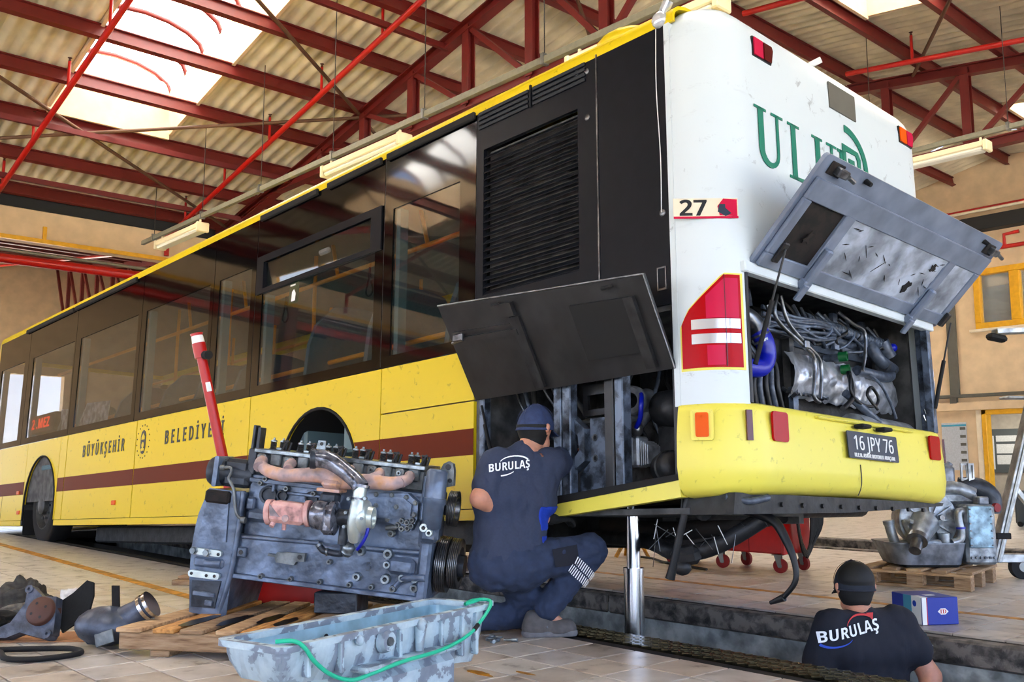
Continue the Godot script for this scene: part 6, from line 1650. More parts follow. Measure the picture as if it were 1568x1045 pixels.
func build_pan() -> void:
	noise_col("pan_col", 61, 0.007, 5, [0.0, 0.46, 0.485, 1.0], [Color(0.44, 0.48, 0.53), Color(0.50, 0.54, 0.59), Color(0.66, 0.74, 0.78), Color(0.76, 0.83, 0.85)], 512, 0, 40.0)
	mat("pan_paint", Color(1, 1, 1), 0.5, 0.15, "pan_col", 2.2, "bump", 0.3)
	mat("pan_inner", Color(0.66, 0.80, 0.86), 0.35, 0.35, "blotch", 1.5, "dent", 0.4)
	mat("strap_green", Color(0.10, 0.72, 0.55), 0.4)
	var p := thing("oil_pan", "grey-blue cast oil sump with flaking paint in front of the pallet", "oil sump", Transform3D(Basis(v3(-0.26324, 0, -0.96473), v3(0, 1, 0), v3(0.96473, 0, -0.26324)), v3(-2.8603, 0.33, -1.5721)))
	var L := 1.22
	# wall profile: outer skin as a loft from rim to floor, stepping from shallow (left) to deep (right)
	var outline := func(s: float, inset: float) -> Vector2:
		# s round the rim, rounded rectangle 0..L by 0..-0.32
		var poly := rr(0.0 + inset, -0.32 + inset, L - inset, 0.0 - inset, 0.045, 5)
		var t := s * poly.size()
		var i := int(t) % poly.size()
		return poly[i].lerp(poly[(i + 1) % poly.size()], t - floor(t))
	var depth := func(x: float) -> float: return -0.13 if x < 0.05 else lerpf(-0.13, -0.235, clampf((x - 0.05) / 1.1, 0, 1))
	var NS := 96
	var G := []
	var GI := []
	for r in 7:
		var w := r / 6.0
		var row := []
		var rowi := []
		for k in NS + 1:
			var q: Vector2 = outline.call(fmod(float(k) / NS, 1.0), 0.015 + 0.035 * w * w)
			var rib := 0.008 * (1.0 if fmod(q.x, 0.11) < 0.03 else 0.0) * sin(PI * w)
			row.append(v3(q.x, lerpf(-0.01, depth.call(q.x), w), q.y + (rib if q.y > -0.1 else -rib)))
			var qi: Vector2 = outline.call(fmod(float(k) / NS, 1.0), 0.025 + 0.035 * w * w)
			rowi.append(v3(qi.x, lerpf(-0.002, depth.call(qi.x) + 0.012, w), qi.y))
		G.append(row); GI.append(rowi)
	part(p, "outer_wall", MB.new().grid(G), M.pan_paint)
	part(p, "inner_wall", MB.new().grid(GI), M.pan_inner)
	var bot := MB.new()
	for k in NS:
		bot.ft(G[6][k], G[6][k + 1], v3(0.6, -0.19, -0.16), v3(0, -1, 0))
		bot.ft(GI[6][k], GI[6][k + 1], v3(0.6, -0.175, -0.16), v3(0, 1, 0))
	part(p, "pan_floor", bot, M.pan_inner)
	# flat gasket rim
	var rim := MB.new()
	for k in NS:
		var a: Vector2 = outline.call(float(k) / NS, -0.005)
		var b: Vector2 = outline.call(fmod(float(k + 1) / NS, 1.0), -0.005)
		var c: Vector2 = outline.call(fmod(float(k + 1) / NS, 1.0), 0.03)
		var d: Vector2 = outline.call(float(k) / NS, 0.03)
		for y in [0.0, -0.022]:
			rim.fq(v3(a.x, y, a.y), v3(b.x, y, b.y), v3(c.x, y, c.y), v3(d.x, y, d.y), v3(0, 1 if y == 0.0 else -1, 0))
		var o := v3((a.x - 0.6), 0, (a.y + 0.16) * 4)
		rim.fq(v3(a.x, 0, a.y), v3(b.x, 0, b.y), v3(b.x, -0.022, b.y), v3(a.x, -0.022, a.y), o)
		rim.fq(v3(d.x, 0, d.y), v3(c.x, 0, c.y), v3(c.x, -0.022, c.y), v3(d.x, -0.022, d.y), -o)
	part(p, "rim_flange", rim, M.pan_paint)
	part(p, "end_lug", MB.new().prism(pv([L - 0.02, -0.05, L + 0.07, -0.04, L + 0.07, -0.10, L - 0.02, -0.14]), 0.0, 0.022, xf(Vector3.ZERO, Basis(v3(1, 0, 0), v3(0, 0, 1), v3(0, -1, 0)))), M.pan_paint)
	# deep sump box standing on the floor
	part(p, "sump_box", MB.new().box(v3(0.66, -0.235, -0.13), v3(0.56, 0.185, 0.32), 0.035), M.pan_paint)
	part(p, "ledge", MB.new().box(v3(0.66, -0.135, -0.12), v3(0.58, 0.02, 0.32), 0.008), M.pan_paint)
	part(p, "drain_boss", MB.new().lathe([Vector2(0.018, 0.03), Vector2(0.034, 0.03), Vector2(0.038, 0.022), Vector2(0.045, 0.0)], xf(v3(0.52, -0.055, -0.01), rot(90, 0, 0)), 20), M.pan_paint)
	part(p, "drain_plug", MB.new().lathe([Vector2(0, 0.038), Vector2(0.016, 0.038), Vector2(0.018, 0.02)], xf(v3(0.52, -0.055, -0.01), rot(90, 0, 0)), 6), M.bright_iron)
	part(p, "side_boss", MB.new().cyl(v3(0.72, -0.02, 0.005), v3(0.72, -0.12, 0.0), 0.024, 0.016, 12).sph(v3(0.72, -0.025, 0.01), v3(0.026, 0.026, 0.02), 10), M.pan_paint)
	part(p, "side_boss", MB.new().sph(v3(0.37, -0.03, 0.005), v3(0.02, 0.02, 0.016), 10), M.pan_paint)
	for x: float in [0.12, 0.28, 0.60, 0.86, 1.0, 1.10]:
		part(p, "wall_rib", MB.new().bx(v3(x, depth.call(x) * 0.85, -0.03), v3(x + 0.018, -0.02, 0.003), 0.004), M.pan_paint)
	part(p, "dipstick_hole", MB.new().lathe([Vector2(0, 0.002), Vector2(0.014, 0.002)], xf(v3(0.50, -0.065, -0.282), rot(90, 0, 0)), 12), M.ink)
	for k in 12:
		part(p, "bolt_hole", MB.new().lathe([Vector2(0, 0.0012), Vector2(0.006, 0.0012)], xf(v3(0.06 + k * 0.1, 0.0, -0.012)), 8), M.ink)
	var T0 := p.transform
	var pts := []
	for q in [[0.02, 0.012, -0.05], [0.06, 0.012, -0.01], [0.09, -0.01, 0.012], [0.13, -0.06, 0.02], [0.22, -0.12, 0.012], [0.32, -0.155, 0.02], [0.42, -0.145, 0.035], [0.57, -0.13, 0.045], [0.80, -0.125, 0.045], [1.0, -0.10, 0.03], [1.11, -0.05, 0.025], [1.19, 0.0, 0.014], [1.21, 0.014, -0.02], [1.15, 0.016, -0.05], [1.05, 0.014, -0.02], [1.18, 0.018, -0.035]]:
		pts.append(T0 * v3(q[0], q[1], q[2]))
	var sg := thing("green_hose", "thin green plastic hose draped along the oil sump", "hose")
	part(sg, "hose", MB.new().tube(pts, 0.0075, 8, 6), M.strap_green)
	part(sg, "splice", MB.new().tube([T0 * v3(1.045, -0.085, 0.029), T0 * v3(1.075, -0.068, 0.028)], 0.0095, 8, 1), M.rust_dark)

func wood_materials() -> void:
	noise_col("wood_col", 71, 0.02, 4, [0.0, 0.3, 0.6, 1.0], [Color(0.48, 0.37, 0.27), Color(0.68, 0.57, 0.44), Color(0.78, 0.68, 0.55), Color(0.85, 0.77, 0.65)])
	var w := mat("wood", Color(0.98, 0.92, 0.84), 0.75, 0.0, "wood_col", 1.0, "grain", 0.4)
	w.uv1_scale = Vector3(0.6, 3.0, 3.0)
	var w2 := mat("wood_grey", Color(0.80, 0.75, 0.70), 0.8, 0.0, "wood_col", 1.0, "grain", 0.5)
	w2.uv1_scale = Vector3(0.5, 3.5, 3.5)
	var w3 := mat("wood_gold", Color(1.0, 0.82, 0.55), 0.7, 0.0, "wood_col", 1.0, "grain", 0.4)
	w3.uv1_scale = Vector3(3.0, 3.0, 0.6)
	mat("oil_stain", Color(0.035, 0.03, 0.025), 0.35)

func build_pallet() -> void:
	wood_materials()
	var a := v3(0.79, 0, -0.61).normalized()
	var b := v3(-a.z, 0, a.x) * -1.0
	b = v3(-0.61, 0, -0.79).normalized()
	var P := thing("wooden_pallet", "oil-stained wooden pallet under the bare engine", "pallet", Transform3D(Basis(a, Vector3.UP, -b), v3(-4.83, 0.0, -1.79)))
	# local x along the front, z towards the camera (deck runs back to -1.0)
	part(P, "front_bearer", MB.new().bx(v3(-0.02, 0.03, -0.10), v3(1.2, 0.112, 0.0), 0.006), M.wood_grey)
	for z: float in [-0.55, -1.0]:
		part(P, "bearer", MB.new().bx(v3(-0.02, 0.03, z), v3(1.2, 0.112, z + 0.10), 0.006), M.wood_grey)
	for x: float in [0.15, 0.95]:
		part(P, "foot", MB.new().bx(v3(x, 0.0, -1.0), v3(x + 0.10, 0.03, 0.0), 0.004), M.wood_grey)
	var x := -0.02
	var k := 0
	while x < 1.1:
		var w: float = [0.13, 0.11, 0.12, 0.10, 0.13][k % 5]
		part(P, "deck_board", MB.new().box(v3(x + w / 2, 0.123, -0.5), v3(w, 0.022, 1.02), 0.004, rot(0, [-1.5, 1.0, -0.5, 2.0, 0.0][k % 5], 0)), [M.wood, M.wood_gold, M.wood_grey][k % 3])
		x += w + 0.045
		k += 1
	for e in [[0.27, -0.25, 0.05, 0.22], [0.44, -0.30, 0.05, 0.2], [0.60, -0.38, 0.045, 0.18], [0.72, -0.3, 0.04, 0.15]]:
		var poly := PackedVector2Array()
		for j in 16:
			var r := rng.randf_range(0.75, 1.0)
			poly.append(Vector2(e[0] + cos(TAU * j / 16) * e[2] * r, e[1] + sin(TAU * j / 16) * e[3] * r))
		part(P, "oil_stain", MB.new().prism(poly, 0.1345, 0.1355, Transform3D(Basis(v3(1, 0, 0), v3(0, 0, 1), v3(0, 1, 0)), Vector3.ZERO)), M.oil_stain)
	# dark timber block propping the right end of the engine
	single("support_block", MB.new().box(v3(0, 0.055, 0), v3(0.24, 0.11, 0.20), 0.006), M.block_dark, "dark square block wedged beneath the right half of the engine", "block", Transform3D(rot(0, 38, 0), v3(-4.56, 0.136, -2.86)))

func build_jack() -> void:
	var j := thing("trolley_jack", "red trolley jack with a long red handle behind the engine", "jack", Transform3D(Basis(v3(0.66, 0, -0.75), Vector3.UP, v3(0.75, 0, 0.66)), v3(-5.62, 0.0, -2.85)))
	part(j, "chassis_side", MB.new().prism(pv([-0.03, 0.16, 0.02, 0.09, 0.65, 0.08, 0.65, 0.20, 0.02, 0.24]), 0.10, 0.115), M.pipe_red)
	part(j, "chassis_side", MB.new().prism(pv([-0.03, 0.16, 0.02, 0.09, 0.65, 0.08, 0.65, 0.20, 0.02, 0.24]), -0.115, -0.10), M.pipe_red)
	part(j, "top_plate", MB.new().bx(v3(0.05, 0.19, -0.1), v3(0.6, 0.21, 0.1)), M.pipe_red)
	part(j, "pivot_bolt", MB.new().cyl(v3(0.05, 0.19, 0.11), v3(0.05, 0.19, 0.13), 0.016, -1, 8), M.steel)
	for x: float in [0.06, 0.60]:
		for z: float in [-0.14, 0.14]:
			part(j, "wheel", MB.new().cyl(v3(x, 0.055, z - 0.025), v3(x, 0.055, z + 0.025), 0.055, -1, 18), M.rubber)
	part(j, "lift_arm", MB.new().bar(v3(0.2, 0.16, 0), v3(0.66, 0.28, 0), 0.12, 0.05), M.pipe_red)
	part(j, "saddle", MB.new().cyl(v3(0.66, 0.28, 0), v3(0.66, 0.33, 0), 0.06, -1, 16), M.steel)
	# handle leans up over the bus lettering
	var h0 := v3(0.0, 0.20, 0.0)
	var h1 := v3(-0.38, 1.76, 0.05)
	part(j, "handle", MB.new().cyl(h0, h0.lerp(h1, 0.9), 0.036, 0.031, 14), M.pipe_red)
	part(j, "handle_head", MB.new().cyl(h0.lerp(h1, 0.9), h0.lerp(h1, 0.96), 0.042, 0.042, 14).cyl(h0.lerp(h1, 0.985), h1, 0.03, 0.042, 14), M.pipe_red)
	part(j, "grip", MB.new().cyl(h0.lerp(h1, 0.945), h0.lerp(h1, 0.99), 0.042, 0.036, 14), M.paper)
	part(j, "release_knob", MB.new().cyl(h0.lerp(h1, 0.91) + v3(0.03, 0, 0.02), h0.lerp(h1, 0.91) + v3(0.07, -0.005, 0.07), 0.028, -1, 12), M.rubber)
	part(j, "maker_sticker", MB.new().box(h0.lerp(h1, 0.78) + v3(0.014, 0, 0.030), v3(0.03, 0.06, 0.006), 0.002, rot(0, 20, 13)), M.paper)

func build_floor_parts() -> void:
	var rag := func(nm: String, lab: String, c: Vector3, s: Vector3, m: Material, sd: int) -> void:
		var f := FastNoiseLite.new()
		f.seed = sd
		f.frequency = 0.75
		f.fractal_octaves = 2
		var G := []
		for i in 19:
			var row := []
			for k in 25:
				var th := PI * 0.5 * i / 18.0
				var ph := TAU * k / 24.0
				var d := v3(sin(th) * cos(ph), cos(th), sin(th) * sin(ph))
				var q := f.get_noise_3d(d.x * 2.0, d.y * 2.0 + sd, d.z * 2.0) if k < 24 else f.get_noise_3d(sin(th) * 2.0, cos(th) * 2.0 + sd, 0)
				var r := 1.0 + 0.5 * q
				var p := d * s * r
				p.y = max(p.y, 0.003)
				if i == 18: p.y = 0.003
				row.append(p)
			G.append(row)
		single(nm, MB.new().grid(G), m, lab, "rag" if nm != "plastic_bag" else "bag", xf(c))
	mat("cloth_grey", Color(0.30, 0.285, 0.26), 0.95, 0.0, "grime", 3.0, "bump", 0.6)
	mat("cloth_pale", Color(0.50, 0.475, 0.43), 0.95, 0.0, "grime", 3.0, "bump", 0.6)
	mat("cloth_black", Color(0.03, 0.032, 0.04), 0.9, 0.0, "blotch", 3.0, "bump", 0.6)
	mat("bag_white", Color(0.93, 0.92, 0.90), 0.4, 0.0, "blotch", 4.0, "bump", 0.8)
	mat("cardboard", Color(0.72, 0.50, 0.33), 0.85, 0.0, "blotch", 1.5)
	mat("cast_grey", Color(0.35, 0.38, 0.44), 0.42, 0.3, "grime", 1.4, "bump", 0.5)
	rag.call("shop_rag", "crumpled dark grey rag beside the white plastic bag", v3(-6.86, 0, -1.90), v3(0.15, 0.16, 0.17), M.cloth_grey, 4)
	rag.call("plastic_bag", "small crumpled white plastic bag on the tiles", v3(-6.66, 0, -2.12), v3(0.08, 0.11, 0.09), M.bag_white, 9)
	rag.call("shop_rag", "pale grey work glove lying flat in front of the crumpled rag", v3(-6.30, 0, -1.72), v3(0.11, 0.085, 0.26), M.cloth_pale, 15)
	rag.call("shop_rag", "black folded cloth heap on the cardboard sheet", v3(-6.0, 0.008, -1.46), v3(0.13, 0.10, 0.24), M.cloth_black, 22)
	single("cardboard_sheet", MB.new().prism(pv([-0.42, -0.16, 0.42, -0.13, 0.40, 0.17, -0.40, 0.15]), 0.0, 0.006, xf(Vector3.ZERO, rot(-90, 0, 0))), M.cardboard, "brown cardboard sheet under the black cloth", "cardboard", Transform3D(rot(0, 48, 0), v3(-5.66, 0.001, -1.60)))
	# bracket casting with a round hub
	var k := thing("mounting_bracket", "dark cast engine bracket with a round four-hole hub on the tiles", "bracket", Transform3D(rot(-22, 40, 0), v3(-5.50, 0.015, -1.56)))
	part(k, "arm", MB.new().prism(pv([-0.30, 0.0, -0.12, 0.0, -0.05, 0.03, 0.10, 0.0, 0.14, 0.03, 0.12, 0.14, 0.10, 0.22, 0.02, 0.22, -0.05, 0.27, -0.08, 0.26, -0.07, 0.18, -0.12, 0.08, -0.18, 0.05, -0.30, 0.05]), -0.03, 0.03), M.cast_grey)
	part(k, "hub", MB.new().lathe([Vector2(0, 0.06), Vector2(0.065, 0.06), Vector2(0.075, 0.05), Vector2(0.08, -0.02)], xf(v3(0.04, 0.14, 0.0), rot(90, 0, 0)), 22), M.steel_brown)
	for j in 4:
		part(k, "hub_hole", MB.new().lathe([Vector2(0, 0.001), Vector2(0.008, 0.001)], xf(v3(0.04 + cos(TAU * j / 4 + 0.5) * 0.04, 0.14 + sin(TAU * j / 4 + 0.5) * 0.04, 0.061), rot(90, 0, 0)), 8), M.ink)
	for p in [[-0.28, 0.025], [0.11, 0.025], [-0.065, 0.255]]:
		part(k, "lug", MB.new().lathe([Vector2(0.008, 0.04), Vector2(0.022, 0.04), Vector2(0.024, -0.03)], xf(v3(p[0], p[1], 0), rot(90, 0, 0)), 14), M.cast_grey)
	part(k, "rear_plate", MB.new().prism(pv([0.04, 0.18, 0.14, 0.26, 0.20, 0.33, 0.24, 0.32, 0.26, 0.25, 0.26, 0.15, 0.14, 0.05]), -0.06, -0.045), M.cloth_black)
	# inlet housing lying on its side
	var c := thing("inlet_housing", "grey cast housing with a chrome ring lying beside the pallet", "casting", Transform3D(rot(0, 40, 0), v3(-5.15, 0.0, -1.83)))
	part(c, "body", MB.new().sph(v3(0, 0.10, 0.0), v3(0.17, 0.10, 0.13), 18).box(v3(0.0, 0.085, 0.02), v3(0.24, 0.14, 0.18), 0.05), M.cast_grey)
	part(c, "neck", MB.new().cyl(v3(0.08, 0.12, 0), v3(0.21, 0.20, -0.02), 0.075, 0.06, 18), M.cast_grey)
	part(c, "ring", MB.new().cyl(v3(0.185, 0.185, -0.016), v3(0.20, 0.195, -0.018), 0.072, -1, 22).cyl(v3(0.212, 0.203, -0.02), v3(0.226, 0.212, -0.022), 0.072, -1, 22), M.chrome)
	part(c, "name_plate", MB.new().box(v3(0.06, 0.06, 0.125), v3(0.10, 0.065, 0.008), 0.003, rot(-8, 0, 18)), M.head)
	part(c, "strap_bracket", MB.new().prism(pv([0.02, 0.10, 0.06, 0.10, 0.045, 0.30, 0.005, 0.30]), -0.02, -0.008), M.rust_dark)
	part(c, "flange", MB.new().prism(pv([0.06, 0.05, 0.12, 0.0, 0.14, 0.02, 0.08, 0.19]), 0.02, 0.035), M.steel_brown)
	single("fan_belt", MB.new().tube([v3(-0.45, 0.02, 0.12), v3(-0.2, 0.022, 0.06), v3(0.0, 0.03, 0.05), v3(0.12, 0.018, 0.16), v3(0.28, 0.016, 0.14), v3(0.40, 0.02, 0.02), v3(0.30, 0.024, -0.07), v3(0.05, 0.02, -0.06), v3(-0.15, 0.018, -0.03), v3(-0.42, 0.018, 0.02)], 0.014, 8), M.rubber, "black rubber belt curling over the tiles before the castings", "belt", Transform3D(rot(0, 44, 0), v3(-5.22, 0.0, -1.36)))
	single("plank_offcut", MB.new().box(v3(0, 0.02, 0), v3(0.34, 0.04, 0.12), 0.006).sph(v3(-0.02, 0.05, -0.05), v3(0.16, 0.03, 0.08), 10), M.wood_grey, "wood offcut with a pinkish rag by the yellow floor line", "offcut", Transform3D(rot(0, 42, 0), v3(-7.3, 0.001, -3.25)))
	# oil filter can and loose bolts near the kneeling mechanic
	single("filter_canister", MB.new().lathe([Vector2(0, 0), Vector2(0.06, 0), Vector2(0.068, 0.02), Vector2(0.068, 0.16), Vector2(0.06, 0.17), Vector2(0.06, 0.2), Vector2(0, 0.2)], Transform3D(along(v3(1, 0, -0.3)), v3(-0.12, 0.069, 0)), 24), M.steel, "steel canister lying between the engine pulleys and the mechanic", "canister", xf(v3(-4.42, 0.0, -3.5)))
	for q in [[-3.93, -3.36], [-3.88, -3.40], [-3.98, -3.42], [-3.85, -3.34], [-3.80, -3.46]]:
		single("loose_bolt", MB.new().cyl(v3(0, 0.012, 0), v3(0.03, 0.012, 0.01), 0.011, -1, 6).cyl(v3(0.03, 0.012, 0.01), v3(0.07, 0.01, 0.02), 0.006, -1, 8), M.bright_iron, "loose steel bolt on the tiles by the mechanic's shoe", "bolt", Transform3D(rot(0, rng.randf_range(0, 360), 0), v3(q[0], 0.0, q[1])), "loose bolts by the shoe")
	for q in [[-4.35, -5.36], [-4.28, -5.38], [-3.75, -5.38]]:
		single("washer_pile", MB.new().lathe([Vector2(0.008, 0.004), Vector2(0.018, 0.004), Vector2(0.018, 0.0)], Transform3D.IDENTITY, 14).lathe([Vector2(0.008, 0.008), Vector2(0.018, 0.008), Vector2(0.018, 0.004)], xf(v3(0.012, 0, 0.006)), 14), M.bright_iron, "steel washers on the far edge of the pit", "washers", xf(v3(q[0], 0.001, q[1])), "washers on the pit edge")

# bodies are smooth-joined tapered bones meshed as surface nets
func bone_d(p: Vector3, b: Array) -> float:
	var a: Vector3 = b[0]
	var ab: Vector3 = b[1] - a
	var l := ab.length_squared()
	var t := clampf((p - a).dot(ab) / l, 0.0, 1.0) if l > 0.0 else 0.0
	return (p - a - ab * t).length() - lerpf(b[2], b[3], t)
func field(p: Vector3, bones: Array, k: float) -> float:
	var f := 1e3
	for b in bones:
		var d := bone_d(p, b)
		var h := clampf(0.5 + 0.5 * (f - d) / k, 0.0, 1.0)
		f = lerpf(f, d, h) - k * h * (1.0 - h)
	return f
func nets(mb: MB, bones: Array, cell: float, k: float, grow := 0.0, clips := [], folds := 0.0, fold_scale := Vector3(9, 5, 9)) -> void:
	var lo := Vector3.ONE * 1e6
	var hi := Vector3.ONE * -1e6
	for b in bones:
		for e in [[b[0], b[2]], [b[1], b[3]]]:
			var r: Vector3 = Vector3.ONE * (e[1] + grow + folds + cell * 3.0)
			lo = lo.min(e[0] - r); hi = hi.max(e[0] + r)
	for c in clips:
		# trim the grid where a clip plane is axis aligned
		for ax in 3:
			if c[1][ax] > 0.99: hi[ax] = min(hi[ax], c[0][ax] + cell * 2)
			if c[1][ax] < -0.99: lo[ax] = max(lo[ax], c[0][ax] - cell * 2)
	var nx := int((hi.x - lo.x) / cell) + 2
	var ny := int((hi.y - lo.y) / cell) + 2
	var nz := int((hi.z - lo.z) / cell) + 2
	var F := PackedFloat32Array()
	F.resize(nx * ny * nz)
	F.fill(1e3)
	for b in bones:
		var rm: float = max(b[2], b[3]) + grow + folds + k + cell * 2.0
		var b0: Vector3 = (b[0].min(b[1]) - Vector3.ONE * rm - lo) / cell
		var b1: Vector3 = (b[0].max(b[1]) + Vector3.ONE * rm - lo) / cell
		var a: Vector3 = b[0]
		var ab: Vector3 = b[1] - a
		var l: float = max(ab.length_squared(), 1e-9)
		var ra: float = b[2] + grow
		var dr: float = b[3] - b[2]
		for z in range(max(0, int(b0.z)), min(nz, int(b1.z) + 2)):
			for y in range(max(0, int(b0.y)), min(ny, int(b1.y) + 2)):
				var row := (z * ny + y) * nx
				for x in range(max(0, int(b0.x)), min(nx, int(b1.x) + 2)):
					var pa := lo + Vector3(x, y, z) * cell - a
					var t := clampf(pa.dot(ab) / l, 0.0, 1.0)
					var d := (pa - ab * t).length() - ra - dr * t
					var f := F[row + x]
					var h := 0.5 + 0.5 * (f - d) / k
					if h <= 0.0: continue
					if h >= 1.0: F[row + x] = d
					else: F[row + x] = lerpf(f, d, h) - k * h * (1.0 - h)
	if folds > 0.0 or clips.size() > 0:
		var nz1 := FastNoiseLite.new()
		nz1.seed = 5
		nz1.frequency = 1.0
		nz1.fractal_octaves = 2
		for z in nz:
			for y in ny:
				for x in nx:
					var i := (z * ny + y) * nx + x
					var f := F[i]
					if f > cell * 4.0: continue
					var p := lo + Vector3(x, y, z) * cell
					if folds > 0.0 and f > -cell * 4.0 - folds:
						var q := p * fold_scale
						f += folds * (1.0 - 2.2 * absf(nz1.get_noise_3dv(q)))
					for c in clips: f = max(f, (p - c[0]).dot(c[1]))
					F[i] = f
	var V := PackedVector3Array()
	var N := PackedVector3Array()
	var I := PackedInt32Array()
	I.resize(nx * ny * nz)
	I.fill(-1)
	var sx := 1
	var sy := nx
	var sz := nx * ny
	var off := [0, sx, sy, sx + sy, sz, sx + sz, sy + sz, sx + sy + sz]
	var co := [Vector3(0, 0, 0), Vector3(1, 0, 0), Vector3(0, 1, 0), Vector3(1, 1, 0), Vector3(0, 0, 1), Vector3(1, 0, 1), Vector3(0, 1, 1), Vector3(1, 1, 1)]
	var ed := [[0, 1], [2, 3], [4, 5], [6, 7], [0, 2], [1, 3], [4, 6], [5, 7], [0, 4], [1, 5], [2, 6], [3, 7]]
	var big := cell * 2.0
	for z in nz - 1:
		for y in ny - 1:
			var row := (z * ny + y) * nx
			for x in nx - 1:
				var i := row + x
				if absf(F[i]) > big: continue
				var s := 0
				for q in 8:
					if F[i + off[q]] < 0.0: s += 1
				if s == 0 or s == 8: continue
				var acc := Vector3.ZERO
				var cnt := 0
				for e in ed:
					var fa := F[i + off[e[0]]]
					var fb := F[i + off[e[1]]]
					if (fa < 0.0) != (fb < 0.0):
						acc += co[e[0]].lerp(co[e[1]], fa / (fa - fb))
						cnt += 1
				I[i] = V.size()
				V.append(lo + (Vector3(x, y, z) + acc / cnt) * cell)
				N.append(Vector3(F[i + sx] + F[i + sx + sy] + F[i + sx + sz] + F[i + sx + sy + sz] - F[i] - F[i + sy] - F[i + sz] - F[i + sy + sz], F[i + sy] + F[i + sx + sy] + F[i + sy + sz] + F[i + sx + sy + sz] - F[i] - F[i + sx] - F[i + sz] - F[i + sx + sz], F[i + sz] + F[i + sx + sz] + F[i + sy + sz] + F[i + sx + sy + sz] - F[i] - F[i + sx] - F[i + sy] - F[i + sx + sy]).normalized())
	for z in range(1, nz - 1):
		for y in range(1, ny - 1):
			var row := (z * ny + y) * nx
			for x in range(1, nx - 1):
				var i := row + x
				if absf(F[i]) > big: continue
				var f := F[i] < 0.0
				for ax in 3:
					var st: int = [sx, sy, sz][ax]
					if f == (F[i + st] < 0.0): continue
					var u: int = [sy, sz, sx][ax]
					var w: int = [sz, sx, sy][ax]
					var q0 := I[i]
					var q1 := I[i - u]
					var q2 := I[i - u - w]
					var q3 := I[i - w]
					if q0 < 0 or q1 < 0 or q2 < 0 or q3 < 0: continue
					mb.tri(V[q0], V[q1], V[q2], N[q0], N[q1], N[q2])
					mb.tri(V[q0], V[q2], V[q3], N[q0], N[q2], N[q3])

# lay a flat mesh (drawn in the local XY plane of x) onto the surface of the bones
func lay(src: Array, x: Transform3D, bones: Array, k: float, grow: float) -> MB:
	var mb := MB.new()
	var vs: PackedVector3Array = src[Mesh.ARRAY_VERTEX]
	var idx = src[Mesh.ARRAY_INDEX]
	var dir := -(x.basis * Vector3(0, 0, 1)).normalized()
	var P := PackedVector3Array()
	var memo := {}
	for v in vs:
		var key := Vector2i(int(round(v.x * 20000)), int(round(v.y * 20000)))
		if not memo.has(key):
			var p := x * Vector3(v.x, v.y, 0.0)
			var ok := false
			for s in 40:
				var d := field(p, bones, k) - grow
				if d < 0.0006:
					ok = true
					break
				p += dir * d * 0.9
			memo[key] = p if ok else null
		P.append(memo[key] if memo[key] != null else Vector3.INF)
	var n := -dir
	if idx == null or idx.size() == 0:
		idx = range(vs.size())
	for i in range(0, idx.size(), 3):
		if P[idx[i]].is_finite() and P[idx[i + 1]].is_finite() and P[idx[i + 2]].is_finite(): mb.tri(P[idx[i]], P[idx[i + 1]], P[idx[i + 2]], n, n, n)
	return mb
func text_arrays(s: String, h: float, stretch: float, bold := 800, italic := 0.0) -> Array:
	var t := TextMesh.new()
	var f := SystemFont.new()
	f.font_names = PackedStringArray(["Droid Sans"])
	f.font_weight = bold
	t.font = f
	t.text = s
	t.font_size = 64
	t.pixel_size = h / 46.0
	t.depth = 0.0
	t.curve_step = 3.0
	var a := t.get_mesh_arrays()
	var v: PackedVector3Array = a[Mesh.ARRAY_VERTEX]
	for i in v.size(): v[i] = Vector3(v[i].x * stretch + v[i].y * italic, v[i].y, 0)
	a[Mesh.ARRAY_VERTEX] = v
	return a
func poly_arrays(polys: Array) -> Array:
	# polygons cut into small triangles so that they bend with the cloth
	var a := []
	a.resize(Mesh.ARRAY_MAX)
	var v := PackedVector3Array()
	for p: PackedVector2Array in polys:
		var idx := Geometry2D.triangulate_polygon(p)
		for i in idx: v.append(Vector3(p[i].x, p[i].y, 0))
	a[Mesh.ARRAY_VERTEX] = v
	a[Mesh.ARRAY_INDEX] = null
	return a
func arc_strip(pts: Array, w0: float, w1: float) -> Array:
	var out := []
	for i in pts.size() - 1:
		var a: Vector2 = pts[i]
		var b: Vector2 = pts[i + 1]
		var t: Vector2 = (b - a).normalized().orthogonal()
		var u := lerpf(w0, w1, float(i) / (pts.size() - 1))
		var w := lerpf(w0, w1, float(i + 1) / (pts.size() - 1))
		out.append(PackedVector2Array([a - t * u, b - t * w, b + t * w, a + t * u]))
	return out

func head_bones(c: Vector3, f: Vector3, nk: Vector3) -> Array:
	var r := f.cross(Vector3.UP).normalized()
	var u := r.cross(f).normalized()
	return [[c - f * 0.022 + u * 0.025, c + f * 0.02 + u * 0.028, 0.088, 0.082], [c + f * 0.02 + u * 0.0, c + f * 0.042 - u * 0.05, 0.072, 0.056], [c + f * 0.04 - u * 0.075 + r * 0.018, c + f * 0.062 - u * 0.10, 0.045, 0.03], [c + f * 0.04 - u * 0.075 - r * 0.018, c + f * 0.062 - u * 0.10, 0.045, 0.03], [c - u * 0.03, nk, 0.062, 0.06], [c - f * 0.03 - u * 0.02, c - f * 0.025 - u * 0.09, 0.06, 0.05], [c + f * 0.088 + u * 0.01, c + f * 0.108 - u * 0.028, 0.011, 0.015], [c + f * 0.082 + u * 0.028 + r * 0.03, c + f * 0.082 + u * 0.028 - r * 0.03, 0.014, 0.014], [c + f * 0.082 - u * 0.055 + r * 0.018, c + f * 0.082 - u * 0.055 - r * 0.018, 0.013, 0.013]]
